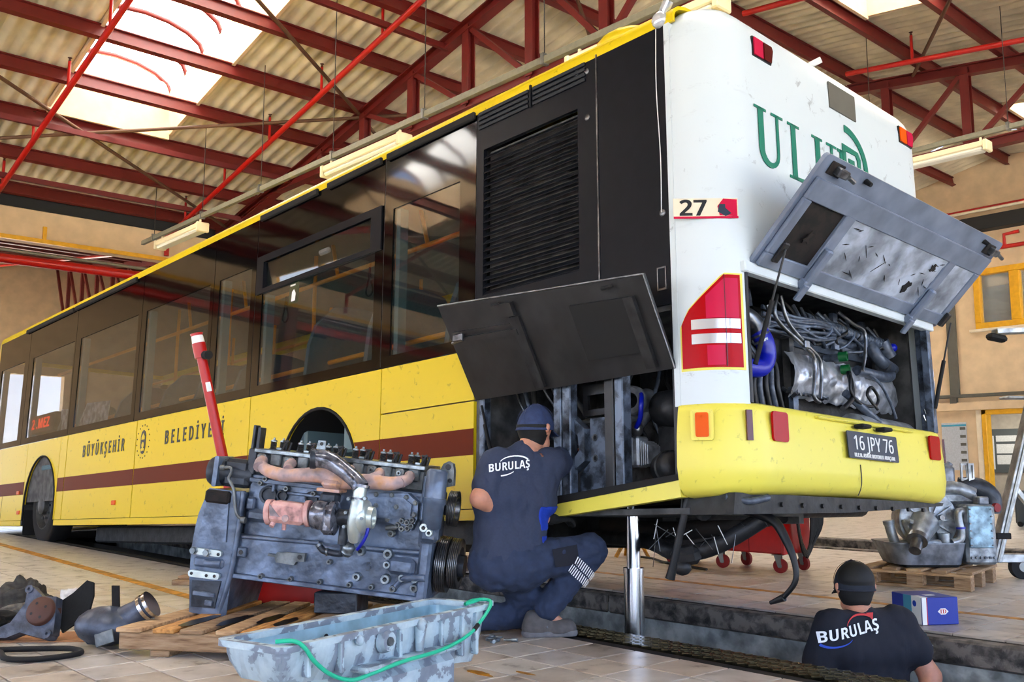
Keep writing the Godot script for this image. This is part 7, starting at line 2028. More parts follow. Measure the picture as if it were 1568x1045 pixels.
func ear_bones(c: Vector3, f: Vector3) -> Array:
	var r := f.cross(Vector3.UP).normalized()
	var u := r.cross(f).normalized()
	var out := []
	for s: float in [-1.0, 1.0]:
		var e := c + r * s * 0.083 - f * 0.01
		out.append([e + u * 0.018 - f * 0.008 + r * s * 0.008, e - u * 0.02 + f * 0.002, 0.014, 0.010])
		out.append([e + u * 0.02 - f * 0.012 + r * s * 0.012, e - u * 0.005 - f * 0.016 + r * s * 0.012, 0.008, 0.008])
	return out
func hand_bones(w: Vector3, d: Vector3, n: Vector3, side: float, curl: float) -> Array:
	# w wrist, d towards the fingers, n out of the back of the hand
	var s := d.cross(n).normalized() * side
	var out := [[w, w + d * 0.045, 0.027, 0.024]]
	for i in 4:
		out.append([w + d * 0.02 + s * (i - 1.5) * 0.014, w + d * 0.09 + s * (i - 1.5) * 0.019, 0.016, 0.0125])
	var ln := [0.074, 0.084, 0.078, 0.06]
	for i in 4:
		var p := w + d * 0.09 + s * (i - 1.5) * 0.019
		var a := 0.25 * curl
		for j in 3:
			var L: float = ln[i] * [0.45, 0.31, 0.24][j]
			var q := p + (d * cos(a) - n * sin(a)) * L
			out.append([p, q, 0.0095 - j * 0.0008, 0.0087 - j * 0.0008])
			p = q
			a += [0.6, 0.55, 0.0][j] * curl
	var tb := w + d * 0.025 - s * 0.026
	var t1 := tb + (d * 0.6 - s * 0.7 - n * 0.3 * curl).normalized() * 0.042
	out.append([tb, t1, 0.0135, 0.011])
	out.append([t1, t1 + (d * 0.85 - s * 0.3 - n * 0.4 * curl).normalized() * 0.032, 0.0105, 0.009])
	return out
func mirror_face(p: Node, c: Vector3, f: Vector3) -> void:
	var r := f.cross(Vector3.UP).normalized()
	var u := r.cross(f).normalized()
	for s: float in [-1.0, 1.0]:
		part(p, "eye", MB.new().sph(c + f * 0.082 + u * 0.012 + r * s * 0.031, Vector3.ONE * 0.011, 10), M.paper)
		part(p, "iris", MB.new().sph(c + f * 0.0905 + u * 0.012 + r * s * 0.031, Vector3.ONE * 0.0045, 8), M.ink)
		part(p, "eyebrow", MB.new().tube([c + f * 0.092 + u * 0.034 + r * s * 0.015, c + f * 0.092 + u * 0.038 + r * s * 0.032, c + f * 0.082 + u * 0.033 + r * s * 0.048], 0.004, 6, 2), M.hair)
	part(p, "mouth", MB.new().tube([c + f * 0.088 - u * 0.055 - r * 0.02, c + f * 0.096 - u * 0.056, c + f * 0.088 - u * 0.055 + r * 0.02], 0.004, 6, 2), M.lips)
func cap_on(p: Node, c: Vector3, f: Vector3, m: Material, strap_gap: bool, tilt: float) -> void:
	var r := f.cross(Vector3.UP).normalized()
	var u := r.cross(f).normalized()
	var F := f.rotated(r, tilt)
	var U := u.rotated(r, tilt)
	var G := []
	for i in 11:
		var row := []
		var th := PI * 0.5 * i / 10.0
		for k in 37:
			var ph := TAU * k / 36.0
			# drop lower at the back and over the ears
			var drop := -0.012 - 0.045 * (0.5 - 0.5 * cos(ph)) * (i / 10.0)
			var q := F * cos(ph) * sin(th) * 0.118 + r * sin(ph) * sin(th) * 0.100 + U * (cos(th) * 0.112 + (drop if i == 10 else drop * i / 10.0))
			row.append(c - f * 0.004 + U * 0.036 + q)
		G.append(row)
	if strap_gap:
		# open arch at the back above the strap: build the crown without those cells
		var mb := MB.new()
		for i in 10:
			for k in 36:
				var back := absf(k + 0.5 - 18.0)
				if i in [6, 7, 8] and back < 4.6 - absf(7.6 - i) * 0.6: continue
				var n0: Vector3 = (G[i][k] - c - U * 0.03).normalized()
				var n1: Vector3 = (G[i][k + 1] - c - U * 0.03).normalized()
				var n2: Vector3 = (G[i + 1][k + 1] - c - U * 0.03).normalized()
				var n3: Vector3 = (G[i + 1][k] - c - U * 0.03).normalized()
				mb.tri(G[i][k], G[i][k + 1], G[i + 1][k + 1], n0, n1, n2)
				mb.tri(G[i][k], G[i + 1][k + 1], G[i + 1][k], n0, n2, n3)
		part(p, "cap_crown", mb, m)
	else:
		part(p, "cap_crown", MB.new().grid(G), m)
	var band := []
	for k in 37: band.append(G[10][k])
	part(p, "cap_band", MB.new().tube(band, 0.0035, 6, 1), m)
	part(p, "cap_button", MB.new().sph(c + U * 0.148 - f * 0.004, v3(0.008, 0.006, 0.008), 8), m)
	for s in [0, 1, 2]:
		var seam := []
		for i in 21:
			var a := PI * (i / 20.0) - PI / 2
			var ph2: float = s * PI / 3
			seam.append(c - f * 0.004 + U * (0.036 + cos(a) * 0.1128) + (F * cos(ph2) * 0.118 + r * sin(ph2) * 0.100) * sin(a) * 1.006)
		part(p, "cap_seam", MB.new().tube(seam, 0.0014, 4, 1), m)
	var B := []
	for i in 6:
		var row := []
		for k in 13:
			var a := lerpf(-1.15, 1.15, k / 12.0)
			var e := i / 5.0
			row.append(c - f * 0.004 + U * (0.022 - 0.018 * e - 0.02 * sin(a) * sin(a) * 0.9) + F * (cos(a) * 0.116 + e * 0.07 * cos(a * 0.75)) + r * sin(a) * (0.098 + 0.004 * e))
		B.append(row)
	part(p, "cap_peak", MB.new().grid(B, 0.004), m)

func shoe(p: Node, heel: Vector3, toe: Vector3, name_l: String) -> void:
	var d := (toe - heel)
	d.y = 0
	d = d.normalized()
	var y := heel.y
	var r := d.cross(Vector3.UP)
	var h := v3(heel.x, y, heel.z)
	var bones := [[h + d * 0.05 + Vector3.UP * 0.055, h + d * 0.10 + Vector3.UP * 0.055, 0.042, 0.045], [h + d * 0.05 + Vector3.UP * 0.04, h + d * 0.255 + Vector3.UP * 0.04, 0.042, 0.046], [h + d * 0.20 + r * 0.012 + Vector3.UP * 0.035, h + d * 0.25 - r * 0.012 + Vector3.UP * 0.035, 0.046, 0.044], [h + d * 0.06 + Vector3.UP * 0.10, h + d * 0.12 + Vector3.UP * 0.08, 0.042, 0.04]]
	var mb := MB.new()
	nets(mb, bones, 0.006, 0.03, 0.0, [[h + Vector3.UP * 0.02, Vector3.DOWN]], 0.0)
	part(p, "shoe", mb, M.shoe)
	var sole := MB.new()
	nets(sole, [[h + d * 0.045 + Vector3.UP * 0.02, h + d * 0.26 + Vector3.UP * 0.02, 0.046, 0.05]], 0.006, 0.02, 0.0, [[h + Vector3.UP * 0.034, Vector3.UP], [h + Vector3.UP * 0.0, Vector3.DOWN]])
	part(p, "shoe_sole", sole, M.shoe_sole)
	part(p, "shoe_strap", MB.new().tube([h + d * 0.13 + r * 0.046 + Vector3.UP * 0.05, h + d * 0.14 + r * 0.02 + Vector3.UP * 0.093, h + d * 0.145 - r * 0.02 + Vector3.UP * 0.092, h + d * 0.13 - r * 0.046 + Vector3.UP * 0.05], 0.008, 6, 4), M.shoe_sole)

func build_people() -> void:
	mat("skin", Color(0.80, 0.56, 0.45), 0.5, 0.0, "fine", 4.0)
	M.skin.subsurf_scatter_enabled = true
	M.skin.subsurf_scatter_strength = 0.15
	mat("lips", Color(0.62, 0.33, 0.29), 0.5)
	mat("hair", Color(0.045, 0.035, 0.03), 0.7, 0.0, "speck", 8.0)
	mat("navy", Color(0.20, 0.235, 0.325), 0.9, 0.0, "fine", 6.0, "grain", 0.25)
	mat("navy_dark", Color(0.085, 0.097, 0.145), 0.9, 0.0, "fine", 6.0, "grain", 0.25)
	mat("slate", Color(0.17, 0.22, 0.325), 0.88, 0.0, "blotch", 3.0, "grain", 0.3)
	mat("cap_blue", Color(0.20, 0.26, 0.41), 0.85, 0.0, "blotch", 5.0, "grain", 0.3)
	mat("cap_dark", Color(0.13, 0.155, 0.205), 0.85, 0.0, "blotch", 5.0, "grain", 0.3)
	mat("royal", Color(0.03, 0.22, 0.68), 0.8, 0.0, "fine", 6.0)
	mat("print_white", Color(0.93, 0.94, 0.94), 0.6)
	mat("print_red", Color(0.78, 0.18, 0.17), 0.6)
	mat("print_blue", Color(0.05, 0.25, 0.68), 0.6)
	mat("print_teal", Color(0.05, 0.50, 0.58), 0.6)
	mat("shoe", Color(0.36, 0.345, 0.34), 0.8, 0.0, "blotch", 5.0, "grain", 0.5)
	mat("shoe_sole", Color(0.45, 0.45, 0.46), 0.8, 0.0, "blotch", 5.0)
	mat("glove", Color(0.05, 0.05, 0.055), 0.85, 0.0, "blotch", 6.0)
	kneeling_mechanic()
	pit_mechanic()

func kneeling_mechanic() -> void:
	var P := thing("person", "crouching mechanic in navy workwear and blue cap, one knee up, reaching into the bus", "person")
	var hd := v3(-3.875, 1.115, -3.665)
	var f := v3(-0.23, -0.06, -0.97).normalized()
	var nk := v3(-3.872, 0.985, -3.585)
	var shL := v3(-3.925, 0.925, -3.425)
	var shR := v3(-3.815, 0.925, -3.725)
	var elL := v3(-3.905, 0.745, -3.285)
	var wrL := v3(-3.86, 0.640, -3.555)
	var wr2 := v3(-3.845, 0.625, -3.76)
	var elR := v3(-3.895, 0.955, -3.985)
	var wrR := v3(-3.98, 1.02, -4.20)
	var hipL := v3(-3.94, 0.40, -3.53)
	var hipR := v3(-3.85, 0.395, -3.47)
	var knR := v3(-3.69, 0.452, -3.90)
	var anR := v3(-3.842, 0.130, -3.69)
	var knL := v3(-4.00, 0.10, -3.76)
	var anL := v3(-4.10, 0.09, -3.43)
	var torso := [[v3(-3.925, 0.43, -3.435), v3(-3.875, 0.43, -3.545), 0.145, 0.14], [v3(-3.935, 0.58, -3.44), v3(-3.875, 0.58, -3.57), 0.125, 0.12], [v3(-3.94, 0.74, -3.43), v3(-3.855, 0.74, -3.63), 0.125, 0.12], [v3(-3.935, 0.86, -3.455), v3(-3.845, 0.86, -3.665), 0.115, 0.11], [shL, shR, 0.075, 0.075], [v3(-3.895, 0.93, -3.53), nk, 0.075, 0.058]]
	var armL := [[shL, elL, 0.066, 0.048], [elL, wrL, 0.047, 0.036], [wrL, wr2, 0.036, 0.028]]
	var armR := [[shR, elR, 0.066, 0.048], [elR, wrR, 0.046, 0.030]]
	var legR := [[hipR, knR, 0.105, 0.075], [knR, anR, 0.068, 0.045]]
	var legL := [[hipL, knL, 0.105, 0.075], [knL, anL, 0.065, 0.045]]
	# body: one continuous skin surface
	var body := MB.new()
	nets(body, torso + armL + armR + legR + legL + [[nk, hd, 0.056, 0.06]] + [[anR, v3(-3.79, 0.055, -3.78), 0.036, 0.03], [anL, anL + v3(-0.06, -0.04, 0.13), 0.036, 0.03]], 0.014, 0.03)
	nets(body, head_bones(hd, f, nk) + ear_bones(hd, f), 0.0042, 0.014)
	var b := part(P, "body", body, M.skin)
	var gl := MB.new()
	nets(gl, hand_bones(wr2, v3(0.1, -0.05, -0.99).normalized(), v3(0, 1, 0), 1.0, 0.7), 0.0035, 0.008, 0.002)
	nets(gl, hand_bones(wrR, v3(-0.4, 0.3, -0.86).normalized(), v3(0.2, 0.9, 0.2).normalized(), -1.0, 1.0), 0.0035, 0.008, 0.002)
	part(P, "gloves", gl, M.glove)
	var cuff := MB.new().cyl(wr2.lerp(wrL, 0.18), wr2, 0.033, 0.035, 14)
	part(P, "glove_cuff", cuff, M.glove)
	mirror_face(P, hd, f)
	# hair below the cap
	var hm := MB.new()
	var r := f.cross(Vector3.UP).normalized()
	nets(hm, [[hd - f * 0.03 + v3(0, 0.02, 0), hd - f * 0.025 + v3(0, -0.045, 0), 0.088, 0.066], [hd + r * 0.006 - f * 0.01 + v3(0, 0.02, 0), hd - r * 0.006 - f * 0.01 + v3(0, 0.0, 0), 0.086, 0.082]], 0.006, 0.02, 0.003, [[hd + v3(0, 0.03, 0), Vector3.UP], [hd + f * 0.012, f], [hd + v3(0, -0.085, 0), Vector3.DOWN]])
	part(P, "hair", hm, M.hair)
	cap_on(P, hd, f, M.cap_blue, false, -0.12)
	# shirt with short sleeves
	var shirt_b := torso + [[shL, elL, 0.075, 0.066], [shR, elR, 0.075, 0.066]]
	var sl := (elL - shL).normalized()
	var sr := (elR - shR).normalized()
	var sm := MB.new()
	nets(sm, torso.slice(0, 5) + [[v3(-3.895, 0.93, -3.53), v3(-3.880, 0.985, -3.57), 0.075, 0.058], [shL, shL.lerp(elL, 0.60), 0.078, 0.072], [shR, shR.lerp(elR, 0.75), 0.078, 0.07]], 0.0105, 0.035, 0.014, [[v3(0, 0.405, 0), Vector3.DOWN]], 0.007, v3(7, 4, 7))
	part(P, "shirt", sm, M.navy)
	var collar := []
	for i in 13:
		var a := TAU * i / 12.0
		collar.append(nk + v3(cos(a) * 0.068, -0.012 + 0.006 * cos(a), sin(a) * 0.068))
	part(P, "collar", MB.new().tube(collar, 0.009, 6, 1), M.royal)
	# royal blue side panels
	for q in [[0.57, 0.70], [0.42, 0.545]]:
		var sp := MB.new()
		nets(sp, torso, 0.009, 0.035, 0.019, [[v3(0, q[1], 0), Vector3.UP], [v3(0, q[0], 0), Vector3.DOWN], [v3(0, 0, -3.585 + (q[1] - 0.6) * 0.1), Vector3.BACK], [v3(-3.90, 0, 0), Vector3.LEFT]], 0.007, v3(7, 4, 7))
		part(P, "side_panel", sp, M.royal)
	# print on the back
	var bk := v3(0.83, 0.10, 0.55).normalized()
	var rx := Vector3.UP.cross(bk).normalized()
	var X := Transform3D(Basis(rx, bk.cross(rx), bk), v3(-3.935, 0.902, -3.495) + bk * 0.35)
	X = X * Transform3D(Basis(Vector3(0, 0, 1), 0.13), Vector3.ZERO)
	part(P, "back_print", lay(text_arrays("BURULAŞ", 0.042, 0.92, 800, 0.15), X, torso + [[shL, elL, 0.078, 0.07], [shR, elR, 0.078, 0.07]], 0.035, 0.023), M.print_white)
	var arc := []
	for i in 9: arc.append(Vector2(0.03 + 0.085 * cos(PI * (0.85 - 0.75 * i / 8.0)), 0.012 + 0.04 * sin(PI * (0.85 - 0.75 * i / 8.0))))
	var arc2 := []
	for i in 9: arc2.append(Vector2(-0.05 + 0.085 * cos(PI * (1.05 + 0.75 * i / 8.0)), -0.012 + 0.035 * sin(PI * (1.05 + 0.75 * i / 8.0))))
	part(P, "back_print", lay(poly_arrays(arc_strip(arc, 0.002, 0.005)), X, torso, 0.035, 0.023), M.print_white)
	part(P, "back_print", lay(poly_arrays(arc_strip(arc2, 0.006, 0.002)), X, torso, 0.035, 0.023), M.print_white)
	# trousers
	var tm := MB.new()
	var pelvis := [[v3(-3.93, 0.40, -3.42), v3(-3.87, 0.395, -3.56), 0.15, 0.145]]
	var legs := [[hipR, knR, 0.118, 0.09], [knR, anR.lerp(knR, 0.08), 0.088, 0.075], [hipL, knL, 0.118, 0.085], [knL, anL, 0.08, 0.066]]
	nets(tm, pelvis + legs, 0.0115, 0.03, 0.006, [], 0.008, v3(8, 8, 8))
	part(P, "trousers", tm, M.slate)
	# reflective bands printed on the shin
	var sd := v3(0.93, 0.05, 0.36).normalized()
	var shin := (anR - knR).normalized()
	var ux := (shin - sd * shin.dot(sd)).normalized()
	var Xs := Transform3D(Basis(ux, sd.cross(ux), sd), knR.lerp(anR, 0.32) + sd * 0.25)
	var bars := []
	for row in 2:
		for i in 13:
			var y := -0.085 + i * 0.0155
			var x0 := -0.035 + row * 0.048
			bars.append(PackedVector2Array([Vector2(x0, y), Vector2(x0 + 0.04, y + 0.008), Vector2(x0 + 0.04, y + 0.0145), Vector2(x0, y + 0.0065)]))
	part(P, "reflective_bands", lay(poly_arrays(bars), Xs, legs, 0.03, 0.016), M.print_white)
	part(P, "thigh_pocket", lay(poly_arrays([pv([-0.075, -0.05, 0.07, -0.06, 0.075, 0.045, -0.075, 0.045])]), Transform3D(Basis(v3(0.45, 0.15, -0.88).normalized(), v3(-0.1, 0.98, 0.12).normalized(), v3(0.88, 0.05, 0.46).normalized()), hipR.lerp(knR, 0.62) + v3(0.22, 0.02, 0.12)), legs, 0.03, 0.017), M.navy_dark)
	shoe(P, v3(-3.905, 0.0, -3.585), v3(-3.735, 0.0, -3.85), "r")
	var ls := MB.new()
	nets(ls, [[anL + v3(0.0, -0.02, 0.0), anL + v3(-0.05, -0.05, 0.12), 0.047, 0.044], [anL + v3(-0.02, -0.04, 0.05), anL + v3(-0.08, -0.03, 0.18), 0.05, 0.042]], 0.008, 0.02, 0.0, [[v3(0, 0.012, 0), Vector3.DOWN]])
	part(P, "shoe", ls, M.shoe)

func pit_mechanic() -> void:
	var P := thing("person", "mechanic standing in the pit, back turned, dark polo shirt and black cap", "person")
	var hd := v3(-2.575, 0.280, -4.715)
	var f := v3(-0.74, -0.12, -0.66).normalized()
	var nk := v3(-2.560, 0.160, -4.725)
	var shL := v3(-2.625, 0.095, -4.565)
	var shR := v3(-2.46, 0.095, -4.925)
	var elR := v3(-2.325, -0.155, -4.985)
	var wrR := v3(-2.30, -0.33, -4.80)
	var elL := v3(-2.70, -0.18, -4.47)
	var wrL := v3(-2.88, -0.32, -4.58)
	var fl := -1.30
	var torso := [[shL, shR, 0.078, 0.078], [v3(-2.60, -0.01, -4.62), v3(-2.49, -0.01, -4.87), 0.125, 0.125], [v3(-2.605, -0.16, -4.65), v3(-2.525, -0.16, -4.85), 0.125, 0.125], [v3(-2.61, -0.32, -4.66), v3(-2.545, -0.32, -4.83), 0.12, 0.12], [v3(-2.62, -0.46, -4.67), v3(-2.56, -0.46, -4.83), 0.13, 0.13], [v3(-2.545, 0.11, -4.74), nk, 0.08, 0.06]]
	var hipL := v3(-2.63, -0.50, -4.66)
	var hipR := v3(-2.57, -0.50, -4.83)
	var knL := v3(-2.66, -0.88, -4.63)
	var knR := v3(-2.60, -0.88, -4.86)
	var anL := v3(-2.63, fl + 0.09, -4.62)
	var anR := v3(-2.56, fl + 0.09, -4.87)
	var arms := [[shL, elL, 0.066, 0.05], [elL, wrL, 0.047, 0.030], [shR, elR, 0.068, 0.052], [elR, wrR, 0.050, 0.031]]
	var body := MB.new()
	nets(body, torso + arms + [[hipL, knL, 0.10, 0.07], [knL, anL, 0.062, 0.043], [hipR, knR, 0.10, 0.07], [knR, anR, 0.062, 0.043], [nk, hd, 0.058, 0.06]], 0.014, 0.03)
	nets(body, head_bones(hd, f, nk) + ear_bones(hd, f), 0.0042, 0.014)
	nets(body, hand_bones(wrR, v3(-0.35, -0.5, 0.75).normalized(), v3(0.8, 0.2, 0.4).normalized(), 1.0, 0.8), 0.0035, 0.008)
	nets(body, hand_bones(wrL, v3(-0.8, -0.4, -0.3).normalized(), v3(-0.3, 0.85, 0.3).normalized(), -1.0, 0.8), 0.0035, 0.008)
	part(P, "body", body, M.skin)
	mirror_face(P, hd, f)
	var r := f.cross(Vector3.UP).normalized()
	var hm := MB.new()
	nets(hm, [[hd - f * 0.026 + v3(0, 0.05, 0), hd - f * 0.022 + v3(0, -0.03, 0), 0.089, 0.074], [hd + r * 0.006 - f * 0.01 + v3(0, 0.02, 0), hd - r * 0.006 - f * 0.01 + v3(0, 0.0, 0), 0.086, 0.082]], 0.006, 0.02, 0.003, [[hd + f * 0.012, f], [hd + v3(0, -0.075, 0), Vector3.DOWN]])
	part(P, "hair", hm, M.hair)
	cap_on(P, hd, f, M.cap_dark, true, -0.1)
	var sm := MB.new()
	var sleeves := [[shL, shL.lerp(elL, 0.62), 0.082, 0.078], [shR, shR.lerp(elR, 0.52), 0.084, 0.08]]
	nets(sm, torso.slice(0, 5) + [[v3(-2.545, 0.11, -4.74), v3(-2.552, 0.145, -4.73), 0.08, 0.062]] + sleeves, 0.0105, 0.035, 0.013, [[v3(0, -0.56, 0), Vector3.DOWN]], 0.006, v3(6, 3.5, 6))
	part(P, "polo_shirt", sm, M.navy_dark)
	var collar := []
	for i in 17:
		var a := TAU * i / 16.0
		collar.append(nk + v3(cos(a) * 0.072, -0.022 + 0.012 * (cos(a) * 0.7 + sin(a) * 0.7), sin(a) * 0.072))
	part(P, "collar", MB.new().tube(collar, [0.016, 0.016, 0.016, 0.016, 0.016, 0.016, 0.016, 0.016, 0.016, 0.016, 0.016, 0.016, 0.016, 0.016, 0.016, 0.016, 0.016], 8, 1), M.navy_dark)
	var tm := MB.new()
	nets(tm, [[v3(-2.62, -0.50, -4.67), v3(-2.56, -0.50, -4.83), 0.138, 0.138], [hipL, knL, 0.115, 0.085], [knL, anL, 0.08, 0.07], [hipR, knR, 0.115, 0.085], [knR, anR, 0.08, 0.07]], 0.0125, 0.03, 0.004, [[v3(0, -0.50, 0), Vector3.UP]], 0.006, v3(7, 5, 7))
	part(P, "trousers", tm, M.slate)
	shoe(P, v3(-2.58, fl, -4.58), v3(-2.78, fl, -4.74), "l")
	shoe(P, v3(-2.51, fl, -4.83), v3(-2.72, fl, -4.99), "r")
	# print on the back: white wordmark, red arrow over it, blue sweep below
	var bk := v3(0.82, 0.06, 0.57).normalized()
	var rx := Vector3.UP.cross(bk).normalized()
	var X := Transform3D(Basis(rx, bk.cross(rx), bk), v3(-2.632, 0.085, -4.632) + bk * 0.4)
	X = X * Transform3D(Basis(Vector3(0, 0, 1), 0.19), Vector3.ZERO)
	var tb := torso + sleeves
	part(P, "back_print", lay(text_arrays("BURULAŞ", 0.052, 1.06, 800, 0.18), X, tb, 0.035, 0.021), M.print_white)
	var arc := []
	for i in 11: arc.append(Vector2(0.068 + 0.085 * cos(PI * (0.92 - 0.72 * i / 10.0)), 0.018 + 0.045 * sin(PI * (0.92 - 0.72 * i / 10.0))))
	var ap := arc_strip(arc, 0.001, 0.006)
	ap.append(pv([0.125, 0.062, 0.165, 0.055, 0.142, 0.022]))
	part(P, "red_arrow", lay(poly_arrays(ap), X, tb, 0.035, 0.021), M.print_red)
	var arc2 := []
	for i in 11: arc2.append(Vector2(-0.085 + 0.085 * cos(PI * (1.12 + 0.72 * i / 10.0)), -0.018 + 0.040 * sin(PI * (1.12 + 0.72 * i / 10.0))))
	part(P, "blue_sweep", lay(poly_arrays(arc_strip(arc2, 0.007, 0.001)), X, tb, 0.035, 0.021), M.print_blue)
	var so := v3(0.62, 0.25, -0.74).normalized()
	var sx2 := Vector3.UP.cross(so).normalized()
	var Xs := Transform3D(Basis(sx2, so.cross(sx2), so), shR.lerp(elR, 0.35) + so * 0.25)
	var petals := []
	for i in 5:
		var a := TAU * i / 5.0
		petals.append(PackedVector2Array([Vector2(cos(a) * 0.006, sin(a) * 0.006), Vector2(cos(a + 0.5) * 0.022, sin(a + 0.5) * 0.028), Vector2(cos(a + 1.0) * 0.016, sin(a + 1.0) * 0.02)]))
	part(P, "sleeve_badge", lay(poly_arrays(petals), Xs, tb, 0.035, 0.021), M.print_teal)
	part(P, "sleeve_text", lay(poly_arrays([pv([-0.025, -0.045, 0.022, -0.043, 0.022, -0.036, -0.025, -0.038])]), Xs, tb, 0.035, 0.021), M.print_white)

func build_misc() -> void:
	mat("cart_red", Color(0.72, 0.035, 0.03), 0.3, 0.0, "fine", 1.0)
	mat("caster_red", Color(0.50, 0.06, 0.07), 0.6)
	mat("cast_alu", Color(0.66, 0.69, 0.71), 0.42, 0.5, "grime", 1.4, "bump", 0.5)
	mat("cast_pan", Color(0.58, 0.61, 0.65), 0.45, 0.35, "grime", 1.2)
	mat("plate_pale", Color(0.62, 0.76, 0.84), 0.4, 0.35, "grime", 1.4)
	mat("gantry_alu", Color(0.72, 0.74, 0.75), 0.35, 0.7, "grime", 0.9)
	mat("box_blue", Color(0.03, 0.17, 0.58), 0.35)
	mat("box_teal", Color(0.25, 0.60, 0.70), 0.4)
	mat("board_dark", Color(0.24, 0.27, 0.29), 0.6)
	mat("board_paper", Color(0.74, 0.76, 0.78), 0.7, 0.0, "fine", 2.0)
	mat("sign_red", Color(0.72, 0.05, 0.08), 0.5)
	mat("stand_yellow", Color(0.90, 0.62, 0.03), 0.45, 0.0, "grime", 1.2)
	mat("brown_box", Color(0.34, 0.17, 0.09), 0.7)
	build_transmission()
	build_lift_post()
	build_cart()
	build_gantry()
	build_box()
	build_axle_stand()
	build_wall_things()

func build_transmission() -> void:
	var P := thing("wooden_pallet", "small wooden block pallet beneath the dismantled gearbox", "pallet", Transform3D(Basis(v3(0.986, 0, -0.163), Vector3.UP, v3(0.163, 0, 0.986)), v3(-3.52, 0, -7.62)))
	for z: float in [-0.36, 0.0, 0.34]:
		for x: float in [-0.34, 0.0, 0.34]:
			part(P, "pallet_block", MB.new().box(v3(x, 0.06, z), v3(0.12, 0.08, 0.10), 0.004), M.wood_grey)
		part(P, "bottom_board", MB.new().box(v3(0, 0.01, z), v3(0.80, 0.02, 0.10), 0.003), M.wood_grey)
		part(P, "stringer_board", MB.new().box(v3(0, 0.11, z), v3(0.80, 0.02, 0.10), 0.003), M.wood)
	for x: float in [-0.36, -0.18, 0.0, 0.18, 0.36]:
		part(P, "deck_board", MB.new().box(v3(x, 0.131, 0), v3(0.11, 0.02, 0.80), 0.003), [M.wood, M.wood_grey][int(absf(x) * 10) % 2])
	# gearbox: local x along the camera's right, z out to the pit side
	var g := thing("gearbox", "dismantled grey aluminium gearbox with ribbed bell housing on a pallet", "gearbox", Transform3D(Basis(v3(0.669, 0, -0.743), Vector3.UP, v3(0.743, 0, 0.669)), v3(-3.50, 0.142, -7.62)))
	# oil tray
	var G := []
	for i in 7:
		var w := i / 6.0
		var row := []
		for k in 33:
			var poly := rr(-0.40 + 0.07 * (1 - w), -0.26 + 0.05 * (1 - w), 0.20 - 0.02 * (1 - w), 0.26 - 0.05 * (1 - w), 0.10, 7)
			var q := poly[int(k * 32 / 32.0) % poly.size()]
			row.append(v3(q.x, 0.02 + 0.17 * w, q.y))
		G.append(row)
	part(g, "tray", MB.new().grid(G), M.cast_pan)
	part(g, "tray_top", MB.new().prism(rr(-0.40, -0.26, 0.20, 0.26, 0.10, 7), -0.19, -0.18, xf(Vector3.ZERO, rot(90, 0, 0))), M.cast_pan)
	part(g, "tray_foot", MB.new().bx(v3(-0.28, 0.0, -0.2), v3(0.14, 0.03, 0.2), 0.01), M.rubber)
	# ribbed bell housing
	part(g, "bell_housing", MB.new().lathe([Vector2(0.04, 0.10), Vector2(0.08, 0.08), Vector2(0.16, 0.05), Vector2(0.21, 0.07), Vector2(0.23, 0.06), Vector2(0.23, 0.0), Vector2(0.20, -0.15), Vector2(0.15, -0.3), Vector2(0, -0.3)], xf(v3(-0.06, 0.36, 0.08), rot(90, 0, 0)), 36), M.cast_alu)
	for k in 12:
		var a := TAU * k / 12
		part(g, "rib", MB.new().bar(v3(-0.06 + cos(a) * 0.06, 0.36 + sin(a) * 0.06, 0.165), v3(-0.06 + cos(a) * 0.21, 0.36 + sin(a) * 0.21, 0.14), 0.012, 0.03, Vector3.BACK), M.cast_alu)
	part(g, "hub", MB.new().lathe([Vector2(0, 0.09), Vector2(0.02, 0.09), Vector2(0.024, 0.07)], xf(v3(0.02, 0.38, 0.12), rot(90, 0, 0)), 12), M.steel)
	# output yoke and shaft reaching down to the left
	part(g, "output_flange", MB.new().tube([v3(-0.10, 0.34, 0.16), v3(-0.17, 0.27, 0.24), v3(-0.22, 0.22, 0.30)], [0.11, 0.085, 0.07], 16), M.cast_alu)
	part(g, "yoke", MB.new().box(v3(-0.17, 0.32, 0.2), v3(0.20, 0.05, 0.08), 0.02, rot(0, 0, -20)).box(v3(-0.24, 0.30, 0.18), v3(0.05, 0.14, 0.06), 0.02, rot(0, 0, 25)), M.cast_alu)
	part(g, "output_shaft", MB.new().cyl(v3(-0.22, 0.22, 0.30), v3(-0.275, 0.14, 0.37), 0.045, -1, 16).cyl(v3(-0.21, 0.235, 0.285), v3(-0.23, 0.21, 0.31), 0.078, -1, 18), M.steel)
	part(g, "pipe_stub", MB.new().tube([v3(-0.31, 0.15, 0.12), v3(-0.345, 0.25, 0.12), v3(-0.365, 0.34, 0.12)], 0.038, 12).cyl(v3(-0.362, 0.325, 0.12), v3(-0.367, 0.355, 0.12), 0.044, -1, 14), M.cast_alu)
	part(g, "pipe_stub", MB.new().cyl(v3(0.03, 0.17, 0.20), v3(0.03, 0.26, 0.20), 0.042, -1, 14).cyl(v3(-0.2, 0.19, 0.2), v3(0.0, 0.19, 0.2), 0.025, -1, 10), M.cast_alu)
	part(g, "coolant_elbow", MB.new().tube([v3(0.08, 0.19, 0.22), v3(0.14, 0.21, 0.22), v3(0.155, 0.27, 0.22), v3(0.145, 0.36, 0.21), v3(0.15, 0.42, 0.2), v3(0.19, 0.43, 0.18)], 0.03, 12), M.gantry_alu)
	part(g, "clip", MB.new().cyl(v3(0.153, 0.295, 0.22), v3(0.152, 0.31, 0.22), 0.036, -1, 14), M.hose_blue)
	# flat valve-body cover facing right of the tray, bolted round its edge
	part(g, "side_case", MB.new().bx(v3(0.20, 0.02, -0.25), v3(0.44, 0.48, 0.20), 0.02), M.cast_alu)
